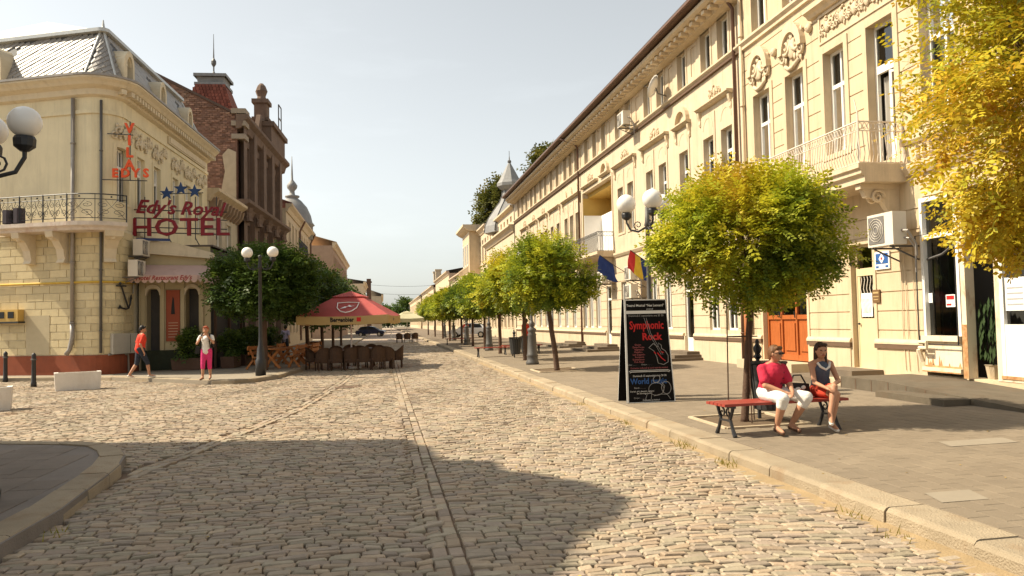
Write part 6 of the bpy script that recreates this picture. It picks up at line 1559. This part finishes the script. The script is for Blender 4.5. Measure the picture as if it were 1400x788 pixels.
def wicker_chair(label, loc, rz):
    t = thing('wicker_chair', label, 'chair', loc, rz, 'dark wicker armchairs under the red parasol')
    MB().box(-.27, .27, -.26, .26, .36, .44).obj('seat', wk, t)
    n = 9; mb = MB()
    pts = [(.29 * cos(a), .02 + .28 * sin(a)) for a in [pi * (-.12 + 1.24 * i / n) for i in range(n + 1)]]
    for i in range(n):
        za = .64 + .24 * max(0, sin(pi * (-.12 + 1.24 * i / n))); zb = .64 + .24 * max(0, sin(pi * (-.12 + 1.24 * (i + 1) / n)))
        a, b = pts[i], pts[i + 1]; mb.poly([(a[0], a[1], .3), (b[0], b[1], .3), (b[0] * 1.06, b[1] * 1.06, zb), (a[0] * 1.06, a[1] * 1.06, za)]); mb.tube([(a[0] * 1.06, a[1] * 1.06, za), (b[0] * 1.06, b[1] * 1.06, zb)], .022, 4)
    mb.obj('backrest', wk, t)
    for (x, y) in ((-.24, -.23), (.24, -.23), (-.24, .23), (.24, .23)): MB().box(x - .022, x + .022, y - .022, y + .022, 0, .36).obj('leg', wk, t)
    return t
wc0_far = True
wood_o = mat('orange stained wood', (.42, .16, .045), .6, .3, 4, .2, 30, stretch=(5, 5, 1))
dk_t = mat('dark table top', (.12, .09, .07), .5, .2, 5)
def cafe_table(label, loc, rz, w_, d_, mt):
    t = thing('cafe_table', label, 'table', loc, rz, 'tables under the red parasol')
    MB().box(-w_ / 2, w_ / 2, -d_ / 2, d_ / 2, .72, .75).obj('table_top', mt, t)
    for (x, y) in ((-1, -1), (1, -1), (1, 1), (-1, 1)): MB().box(x * (w_ / 2 - .07) - .025, x * (w_ / 2 - .07) + .025, y * (d_ / 2 - .07) - .025, y * (d_ / 2 - .07) + .025, 0, .72).obj('leg', wk, t)
    return t
cafe_table('long dark table at the front edge of the red parasol', (-.55, 31.2, 0), R(-4), 1.9, .8, dk_t)
cafe_table('dark table under the middle of the red parasol, left of the long one', (-1.95, 31.4, 0), R(6), 1.0, .8, dk_t)
cafe_table('dark table at the back of the red parasol', (-.9, 33.4, 0), R(3), 1.2, .8, dk_t)
wc0 = wicker_chair('wicker armchair at the near left corner under the red parasol, turned aside', (-2.25, 30.5, 0), R(200))
for (x, y, a, lab) in ((-1.75, 30.45, 170, 'wicker armchair second from the left along the near side'), (-1.2, 30.4, 185, 'wicker armchair third from the left along the near side'), (-.7, 30.4, 176, 'wicker armchair fourth from the left, its back to the camera'),
    (-.2, 30.35, 188, 'wicker armchair right of centre on the near side of the long table'), (.15, 30.55, 172, 'wicker armchair at the right end of the near side'), (.5, 31.3, 265, 'wicker armchair at the right-hand end of the long table'), (-.9, 32.1, 10, 'wicker armchair on the far side of the long table, left'), (-.2, 32.1, -8, 'wicker armchair on the far side of the long table, right'), (-1.9, 32.3, 0, 'wicker armchair behind the smaller dark table'), (-2.7, 31.5, 80, 'wicker armchair at the left end of the smaller dark table'), (-1.4, 34.2, 0, 'wicker armchair at the back of the parasol, left'), (-.5, 34.2, 0, 'wicker armchair at the back of the parasol, right')):
    copy_thing(wc0, (x, y, 0), R(a), lab)
for (x, y, a, lab) in ((1.5, 71.6, 170, 'tiny dark chair left under the far cream parasol'), (2.2, 71.4, 180, 'tiny dark chair in the middle under the far cream parasol'), (2.9, 71.7, 190, 'tiny dark chair right under the far cream parasol')): copy_thing(wc0, (x, y, 0), R(a), lab)['group'] = 'chairs under the far parasol'
def picnic(label, loc, rz):
    t = thing('picnic_table', label, 'table', loc, rz, 'orange wooden tables on the left pavement')
    for k in range(5): MB().box(-.8, .8, -.36 + k * .145, -.36 + k * .145 + .135, .72, .76).obj('plank', wood_o, t)
    for x in (-.62, .62):
        mb = MB(); mb.bar((x, -.33, .0), (x, .28, .72), .07, .09); mb.bar((x + .07, .33, .0), (x + .07, -.28, .72), .07, .09); mb.obj('trestle', wood_o, t)
    MB().bar((-.62, 0, .36), (.68, 0, .36), .05, .08).obj('stretcher', wood_o, t)
    return t
def wood_bench(label, loc, rz):
    t = thing('wooden_bench', label, 'bench', loc, rz, 'orange wooden benches by the tables')
    MB().box(-.75, .75, -.19, .02, .42, .46).obj('seat', wood_o, t)
    mb = MB(); mb.box(-.75, .75, .17, .2, .72, .86); mb.box(-.75, .75, .14, .17, .54, .66); mb.obj('backrest', wood_o, t)
    for x in (-.6, .6):
        mb = MB(); mb.bar((x, -.17, 0), (x, .02, .44), .06, .07); mb.bar((x, .28, 0), (x, -.05, .44), .06, .07); mb.bar((x, .0, .42), (x, .2, .88), .06, .06); mb.obj('leg', wood_o, t)
    return t
p0 = picnic('orange wooden table nearest the lamp post under the dark tree', (-4.1, 31.6, .13), R(78)); copy_thing(p0, (-3.5, 34.4, .13), R(84), 'orange wooden table behind the first, nearer the red parasol'); copy_thing(p0, (-5.0, 34.6, .13), R(82), 'orange wooden table at the back, against the hotel plants')
w0 = wood_bench('orange wooden bench on the right side of the front table', (-3.35, 31.8, .13), R(-100))
for (x, y, a, lab) in ((-4.75, 31.4, 80, 'orange wooden bench on the left side of the front table'), (-3.0, 34.2, -96, 'orange wooden bench on the right side of the second table'), (-4.15, 34.7, 84, 'orange wooden bench on the left side of the second table'), (-3.3, 37.0, -60, 'orange wooden bench farthest back near the kerb')): copy_thing(w0, (x, y, .13), R(a), lab)
# planters with dark shrubs along the hotel terrace
shr = crown_mesh(301, .62, .42, .62, 420, .09, 'dark', .3, (0, 0, .4), pairs=3, nclump=14)
tub = MB().prism([(-.6, 0), (.6, 0), (.65, .45), (-.65, .45)], -.25, .25).mesh('tub', MT['wood_dark'])
for k, (s, o_, lab) in enumerate(((3.0, 3.4, 'dark shrub tub at the terrace corner right of the hotel entrance'), (4.6, 3.5, 'dark shrub tub second along the hotel terrace'), (6.2, 3.6, 'dark shrub tub third along the hotel terrace, behind the woman in pink'), (8.0, 3.6, 'dark shrub tub fourth along the hotel terrace'), (9.8, 3.6, 'farthest dark shrub tub along the hotel terrace'), (2.0, 2.1, 'dark shrub tub below the right entrance arch'))):
    q = ax_pt(s, o_); t = thing('shrub_tub', lab, 'shrub', (q[0], q[1], .13), R(87) if k < 5 else R(-3), 'shrub tubs round the hotel terrace')
    link('tub', tub, t); link('shrub', shr, t, (0, 0, .85), (0, 0, k * 2.1), (1, 1, .9 + .08 * (k % 3)))
# terrace frame right of the annex
q = ax_pt(2.6, 2.9); t = thing('terrace_frame', 'black timber terrace frame between hotel entrance and dark tree', 'frame', (q[0], q[1], .13), R(87))
mb = MB()
for (a, b) in (((0, 0, 0), (0, 0, 2.5)), ((2.2, 0, 0), (2.2, 0, 2.5)), ((4.4, 0, 0), (4.4, 0, 2.5)), ((0, 0, 2.5), (4.4, 0, 2.5))): mb.bar(a, b, .1, .1)
mb.obj('post', MT['wood_dark'], t)

# ================================================================ vehicles far away
tyre = mat('tyre', (.02, .02, .02), .9, .1, 5)
def car(label, loc, rz, paint, group='parked cars far along the street'):
    t = thing('car', label, 'car', loc, rz, group); pm_ = mat('car paint', paint, .25, .05, 2, spec=.6)
    body = [(-2.05, .35), (-2.1, .6), (-2.0, .85), (-1.2, .95), (1.1, .92), (1.75, .82), (2.05, .65), (2.08, .35)]
    MB().prism(body, -.82, .82).obj('body', pm_, t)
    cab = [(-1.75, .93), (-1.35, 1.38), (-.2, 1.46), (.35, 1.38), (1.1, .93)]
    o = MB(); n = len(cab); o.v = [(p[0], -.76 + (p[1] - .93) * .25, p[1]) for p in cab] + [(p[0], .76 - (p[1] - .93) * .25, p[1]) for p in cab]
    o.f = [tuple(range(n)), tuple(range(2 * n - 1, n - 1, -1))] + [(k_, (k_ + 1) % n, n + (k_ + 1) % n, n + k_) for k_ in range(n)]; o.obj('cabin', pm_, t)
    for s in (-1, 1):
        y = lambda z: s * (.775 - (z - .93) * .25)
        MB().poly([(-1.45, y(1.0), 1.0), (-1.22, y(1.34), 1.34), (-.4, y(1.4), 1.4), (-.4, y(1.0), 1.0)]).poly([(-.32, y(1.0), 1.0), (-.32, y(1.4), 1.4), (.28, y(1.34), 1.34), (.82, y(1.0), 1.0)]).obj('side_window', MT['black'], t)
    MB().poly([(1.08, -.68, .98), (1.08, .68, .98), (.42, .6, 1.36), (.42, -.6, 1.36)]).obj('windscreen', MT['black'], t); MB().poly([(-1.74, -.66, 1.0), (-1.42, -.6, 1.34), (-1.42, .6, 1.34), (-1.74, .66, 1.0)]).obj('rear_window', MT['black'], t)
    for x in (-1.3, 1.3):
        for y in (-.8, .8):
            w_ = MB().tube([(x, y - .09, .31), (x, y + .09, .31)], .31, 14).obj('wheel', tyre, t); MB().tube([(x, y - .1, .31), (x, y + .1, .31)], .19, 10).obj('rim', MT['ac_white'], w_)
    for y in (-.6, .6): MB().box(2.03, 2.09, y - .16, y + .16, .6, .74).obj('headlight', MT['white'], t)
    return t
car('dark blue car crossing behind the red parasol', (-1.6, 112, 0), R(-12), (.02, .03, .07))
car('white car half hidden by street trees on the right pavement', (8.6, 78, gz(8.6)), R(165), (.7, .72, .75))

# ================================================================ people
skin_m = mat('skin', (.46, .235, .14), .55, .12, 8, spec=.35)
def blob(name, caps, balls, mt, parent, voxel=.012, smooth=3):
    """tapered limbs and rounded masses fused into one continuous skin"""
    mb = MB()
    for (a, b, ra, rb) in caps:
        mb.tube([a, b], [ra, rb], 12); mb.ball(a, ra, 12, 8); mb.ball(b, rb, 12, 8)
    for (c, r) in balls: mb.ball(c, r, 16, 12)
    me = mb.mesh(name, mt); o = bpy.data.objects.new(name, me); COL.objects.link(o)
    m = o.modifiers.new('fuse', 'REMESH'); m.mode = 'VOXEL'; m.voxel_size = voxel; m.use_smooth_shade = True
    s = o.modifiers.new('relax', 'SMOOTH'); s.iterations = smooth; s.factor = .5
    dg = bpy.context.evaluated_depsgraph_get(); me2 = bpy.data.meshes.new_from_object(o.evaluated_get(dg), depsgraph=dg)
    bpy.data.objects.remove(o); bpy.data.meshes.remove(me)
    me2.name = name; me2.materials.clear(); me2.materials.append(mt)
    me2.polygons.foreach_set('use_smooth', [True] * len(me2.polygons))
    return link(name, me2, parent)
def L3(a, b, t): return tuple(a[i] + (b[i] - a[i]) * t for i in range(3))
def person(label, loc, rz, J, top, bottom, hair, shoe, top_sleeve=.55, bottom_to=.95, long_hair=False, head_yaw=0.0, head_tilt=0.0, voxel=.011, scale=1.0, build=1.0, tank=False, extra=None, glasses=False, group=None, skirt=False, skin=None):
    t = thing('person', label, 'person', loc, rz, group); t.scale = (scale,) * 3
    sk = skin or skin_m; B = build
    caps = []; balls = []
    hip, chest, neck, head = J['hip'], J['chest'], J['neck'], J['head']
    mid = L3(hip, chest, .5)
    caps += [(hip, mid, .125 * B, .115 * B), (mid, chest, .115 * B, .125 * B), (neck, L3(neck, head, .7), .05, .048)]
    for s in 'LR':
        sh, el, ha = J['sh' + s], J['el' + s], J['ha' + s]; hp_, kn, an = J['hi' + s], J['kn' + s], J['an' + s]
        caps += [(chest, sh, .08 * B, .052 * B), (neck, sh, .045, .045 * B), (sh, el, .047 * B, .038 * B), (el, ha, .037 * B, .024)]
        caps += [(hp_, kn, .082 * B, .054 * B), (kn, L3(kn, an, .35), .052 * B, .053 * B), (L3(kn, an, .35), an, .053 * B, .034)]
        toe = J.get('toe' + s) or (an[0], an[1] - .17, an[2] - .045)
        caps += [(an, L3(an, toe, .2), .036, .036), (L3(an, toe, .1), toe, .036, .026)]
        # hand: palm, four unequal fingers, thumb from the side of the palm
        d = (Vector(ha) - Vector(el)).normalized(); hd = Vector(J['hd' + s]) if ('hd' + s) in J else d
        hd.normalize(); sd_ = hd.cross(Vector((0, 0, 1))); sd_ = sd_.normalized() if sd_.length > .2 else Vector((1, 0, 0)); nm = sd_.cross(hd)
        w0 = Vector(ha); pc = w0 + hd * .075
        caps += [(tuple(w0), tuple(pc + sd_ * .018), .022, .020), (tuple(w0), tuple(pc - sd_ * .018), .022, .020)]
        for k, ln in enumerate((.062, .075, .078, .066)):
            b = pc + sd_ * (.030 - .02 * k); m_ = b + hd * ln * .55 - nm * .008; e = m_ + hd * ln * .4 - nm * .026
            caps += [(tuple(b), tuple(m_), .0105, .0095), (tuple(m_), tuple(e), .0095, .008)]
        th_ = w0 + hd * .03 + sd_ * .03; caps += [(tuple(w0 + hd * .02 + sd_ * .016), tuple(th_ + hd * .02), .013, .011), (tuple(th_ + hd * .02), tuple(th_ + hd * .055 + sd_ * .006 - nm * .015), .011, .009)]
    balls += [(hip, (.15 * B, .12 * B, .11)), (chest, (.14 * B, .105 * B, .125))]
    Mh = Matrix.Rotation(head_yaw, 3, 'Z') @ Matrix.Rotation(head_tilt, 3, 'X')
    H = lambda x, y, z: tuple(Vector(head) + Mh @ Vector((x, y, z)))
    balls += [(head, (.076, .092, .108)), (H(0, -.022, -.062), (.052, .062, .055))]
    caps += [(H(0, -.088, .012), H(0, -.106, -.026), .010, .015), (H(-.030, -.082, -.062), H(.030, -.082, -.062), .011, .011), (H(-.05, -.068, .03), H(.05, -.068, .03), .016, .016)]
    for s in (-1, 1): balls.append((H(s * .078, .0, -.01), (.014, .022, .032)))
    body = blob('body', caps, balls, sk, t, voxel, 2)
    for s in (-1, 1):
        MB().ball(H(s * .031, -.086, .010), (.012, .008, .008), 8, 6).obj('eye', MT['black'] , t)
    MB().ball(H(0, -.094, -.058), (.024, .008, .008), 8, 6).obj('mouth', mat_lip, t)
    # clothes
    tc = [(hip, mid, .148 * B, .132 * B), (mid, chest, .132 * B, .142 * B)]; tb = [(chest, (.155 * B, .125 * B, .125 if not tank else .12))]
    if tank:
        tb = [(chest, (.158 * B, .12 * B, .11))]
        for s in 'LR': tc.append((L3(chest, J['sh' + s], .4), L3(neck, J['sh' + s], .5), .022, .014))
    else:
        for s in 'LR': tc += [(chest, J['sh' + s], .09 * B, .060 * B), (L3(neck, J['sh' + s], .45), J['sh' + s], .044, .060 * B), (J['sh' + s], L3(J['sh' + s], J['el' + s], top_sleeve), .060 * B, .062 * B)]
    blob('top', tc, tb, top, t, voxel + .002, 3)
    bc = []; bb = [(hip, (.168 * B, .142 * B, .12))]
    for s in 'LR':
        hp_, kn, an = J['hi' + s], J['kn' + s], J['an' + s]; f = min(bottom_to, 1.0)
        bc.append((hp_, L3(hp_, kn, f), .098 * B, (.098 - .03 * f) * B))
        if bottom_to > 1: bc.append((kn, L3(kn, an, bottom_to - 1), .070 * B, .062 * B))
    blob('skirt' if skirt else 'trousers', bc, bb, bottom, t, voxel + .002, 3)
    # hair
    hb = [(H(0, .018, .022), (.087, .092, .104))]; hc = []
    if long_hair:
        hb += [(H(0, .05, -.06), (.085, .06, .12))]; hc += [(H(-.07, .01, .03), H(-.075, .015, -.19), .03, .026), (H(.07, .01, .03), H(.075, .015, -.19), .03, .026), (H(0, .06, -.05), H(0, .07, -.22), .07, .05), (H(-.05, -.055, .085), H(.05, -.055, .085), .028, .028)]
    else:
        hc += [(H(-.045, -.05, .082), H(.045, -.05, .082), .03, .03), (H(-.074, .01, .03), H(-.074, .02, -.03), .022, .018), (H(.074, .01, .03), H(.074, .02, -.03), .022, .018), (H(0, .06, .0), H(0, .06, -.07), .06, .045)]
    blob('hair', hc, hb, hair, t, .01, 2)
    for s in 'LR':
        an = J['an' + s]; toe = J.get('toe' + s) or (an[0], an[1] - .17, an[2] - .045)
        lo = lambda p, dz: (p[0], p[1], p[2] - dz)
        blob('shoe', [(lo(L3(an, toe, -.15), .035), lo(toe, .012), .034, .030)], [], shoe, t, .009, 2)
    if glasses:
        mb = MB()
        for s in (-1, 1): mb.ball(H(s * .032, -.096, .010), (.028, .010, .018), 10, 6); mb.tube([H(s * .06, -.085, .014), H(s * .082, -.01, .01)], .004, 4)
        mb.tube([H(-.01, -.1, .014), H(.01, -.1, .014)], .005, 4); mb.obj('sunglasses', MT['black'], t)
    if extra: extra(t, J, H)
    return t
mat_lip = mat('lips', (.32, .07, .06), .5, .1, 8)
hair_b = mat('short brown hair', (.13, .06, .025), .6, .4, 30, stretch=(1, 1, .3)); hair_d = mat('dark brown hair', (.045, .022, .013), .5, .4, 30, stretch=(1, 1, .3)); hair_k = mat('black hair', (.015, .012, .01), .5, .3, 20); hair_r = mat('reddish hair', (.28, .06, .02), .5, .3, 20)
m_red = mat('crimson jersey', (.52, .025, .06), .85, .2, 5, .9, 11); m_wht = mat('white cotton', (.74, .71, .66), .85, .12, 4, .8, 11); m_nvy = mat('slate blue jersey', (.07, .085, .12), .85, .2, 5, .8, 12); m_org = mat('orange red cotton', (.55, .06, .03), .85, .2, 5); m_pnk = mat('hot pink cotton', (.62, .04, .17), .85, .15, 5, .8, 12); m_ora = mat('scarlet cotton', (.62, .05, .025), .85, .15, 5, .8, 11); m_jean = mat('dark denim', (.03, .035, .05), .9, .3, 8); m_shoe = mat('brown sandal', (.12, .06, .035), .7, .2, 6); m_lil = mat('lilac shirt', (.38, .34, .48), .85, .1, 4)
def sit_extra1(t, J, H):
    mb = MB()
    for k, (x, z) in enumerate(((-.05, .3), (.04, .31), (.1, .28), (-.06, .2), (.03, .19), (.09, .2), (0, .25), (-.03, .14), (.06, .13))):
        mb.ball((J['chest'][0] + x, J['hip'][1] - .17 - .0 * k, J['hip'][2] + z), (.045, .025, .016), 8, 5)
    mb.obj('shirt_print', mat('dark shirt print', (.14, .015, .03), .8, .2, 8), t)
J1 = dict(hip=(0, 0, .11), chest=(-.01, -.07, .385), neck=(0, -.10, .53), head=(.01, -.14, .665), shL=(-.17, -.07, .445), shR=(.168, -.08, .44), elL=(-.205, -.19, .22), elR=(.185, -.2, .22), haL=(-.03, -.37, .135), haR=(.10, -.38, .13), hdL=(.8, -.5, -.25), hdR=(-.75, -.55, -.2),
          hiL=(-.085, -.02, .09), hiR=(.09, -.02, .09), knL=(-.12, -.46, .06), knR=(.31, -.40, .055), anL=(-.15, -.33, -.35), anR=(.17, -.22, -.35), toeL=(-.18, -.51, -.395), toeR=(.17, -.40, -.395))
SEAT = gz(5.5) + .44
person('seated woman with short hair in a crimson T-shirt and white cropped trousers on the bench', (5.30, 10.10, SEAT), R(8), J1, m_red, m_wht, hair_b, m_shoe, .7, 1.25, False, R(25), R(6),   .0095, .97, 1.2, extra=sit_extra1, glasses=True)
def sit_extra2(t, J, H):
    c = J['chest']; mb = MB(); mb.tube([(c[0] - .10, c[1] - .075, c[2] + .10), (c[0] - .07, c[1] - .108, c[2] + .04), (c[0], c[1] - .122, c[2] + .0), (c[0] + .07, c[1] - .108, c[2] + .04), (c[0] + .10, c[1] - .075, c[2] + .10)], .018, 6)
    mb.obj('neck_band', m_wht, t)
J2 = dict(hip=(0, 0, .11), chest=(-.015, -.05, .40), neck=(-.02, -.06, .545), head=(-.03, -.09, .672), shL=(-.165, -.05, .475), shR=(.15, -.05, .475), elL=(-.19, -.15, .22), elR=(.17, -.19, .23), haL=(-.19, -.38, .17), haR=(-.06, -.37, .19), hdL=(.3, -.9, -.2), hdR=(-.9, -.35, -.1),
          hiL=(-.08, -.02, .09), hiR=(.085, -.02, .09), knL=(-.06, -.46, .075), knR=(-.09, -.45, .18), anL=(-.12, -.40, -.345), anR=(-.22, -.52, -.20), toeL=(-.16, -.58, -.392), toeR=(-.29, -.64, -.29))
person('seated young woman with long dark hair, grey strap top and orange shorts, legs crossed', (6.13, 10.22, SEAT), R(4), J2, m_nvy, m_org, hair_d, m_wht, .3, .55, True, R(-12), R(4), .0095, .98, .92, tank=True, extra=sit_extra2)
bagp = thing('shoulder_bag', 'dark shoulder bag with red and white print between the seated women', 'bag', (5.75, 10.16, SEAT), R(8))
MB().prism([(-.17, 0), (.17, 0), (.15, .2), (-.13, .22)], -.06, .06).obj('pouch', MT['black'], bagp)
MB().ball((-.04, -.065, .13), (.05, .01, .03), 8, 5).ball((.05, -.065, .15), (.04, .01, .03), 8, 5).obj('print', m_wht, bagp); MB().ball((.0, -.07, .08), (.04, .01, .05), 8, 5).obj('print', m_ora, bagp)
MB().tube([(-.13, 0, .2), (-.06, 0, .32), (.06, 0, .32), (.14, 0, .19)], .012, 5).obj('strap', MT['black'], bagp)
def walk(stride=.22, armL=None, armR=None, lean=0.0):
    J = dict(hip=(0, 0, .92), chest=(0, -.02 - lean, 1.24), neck=(0, -.03 - lean, 1.41), head=(0, -.05 - lean * 1.2, 1.55), shL=(-.175, -.02 - lean, 1.335), shR=(.175, -.02 - lean, 1.335), elL=(-.22, .06, 1.07), elR=(.22, .02, 1.07), haL=(-.215, -.03, .85), haR=(.22, -.12, .86),
             hiL=(-.08, 0, .88), hiR=(.08, 0, .88), knL=(-.085, -stride * .75, .49), knR=(.085, stride * .25, .47), anL=(-.085, -stride, .085), anR=(.085, stride * 1.15, .11), toeL=(-.1, -stride - .17, .045), toeR=(.1, stride * 1.15 - .14, .045))
    if armL: J['elL'], J['haL'] = armL
    if armR: J['elR'], J['haR'] = armR
    return J
def bag_extra(t, J, H):
    MB().box(-.17, .17, .1, .24, 1.0, 1.38).obj('backpack', MT['black'], t)
    mb = MB()
    for x in (-.12, .12): mb.tube([(x, .12, 1.38), (x, -.06, 1.43), (x * 1.1, -.16, 1.25), (x * 1.25, -.1, 1.0), (x * 1.2, .1, .98)], .022, 5)
    mb.obj('strap', MT['black'], t)
    MB().prism([(-.34, .82), (-.2, .82), (-.18, 1.02), (-.3, 1.04)], -.06, .06).obj('handbag', MT['black'], t)
person('woman in white top and pink cropped trousers walking, hand at her face', (-5.4, 25.35, .13), R(-5), walk(.1, ((-.26, -.08, 1.12), (-.12, -.22, 1.27)), ((.24, -.1, 1.14), (.07, -.2, 1.40))), m_wht, m_pnk, hair_r, m_shoe, .5, 1.3, False, 0, R(8), .012, 1.0, 1.0, extra=bag_extra)
person('man in scarlet T-shirt and dark cropped trousers walking past the hotel corner', (-7.9, 27.3, .13), R(125), walk(.26, None, None, .03), m_ora, m_jean, hair_k, m_wht, .75, 1.1, False, R(-20), R(10), .013, 1.04, 1.06)
person('distant person in a red top walking away beside the tree trunk', (7.15, 38.5, gz(7.15)), R(170), walk(.2), m_ora, m_jean, hair_k, MT['black'], .2, 1.9, False, 0, 0, .016, 1.02)
person('tiny person in red far along the pavement between tree trunks', (7.0, 66, gz(7)), R(10), walk(.15), m_ora, m_jean, hair_k, MT['black'], .5, 1.9, False, 0, 0, .02)
person('person in a lilac shirt standing behind the orange wooden tables', (-4.9, 41.0, .13), R(160), walk(.12), m_lil, m_jean, hair_k, MT['black'], .6, 1.9, False, 0, 0, .016)
person('person in black and white standing by the hotel terrace shrubs, in the shade', (-6.9, 36.0, .13), R(20), walk(.15), m_wht, MT['black'], hair_k, MT['black'], .5, 1.2, False, 0, 0, .016)
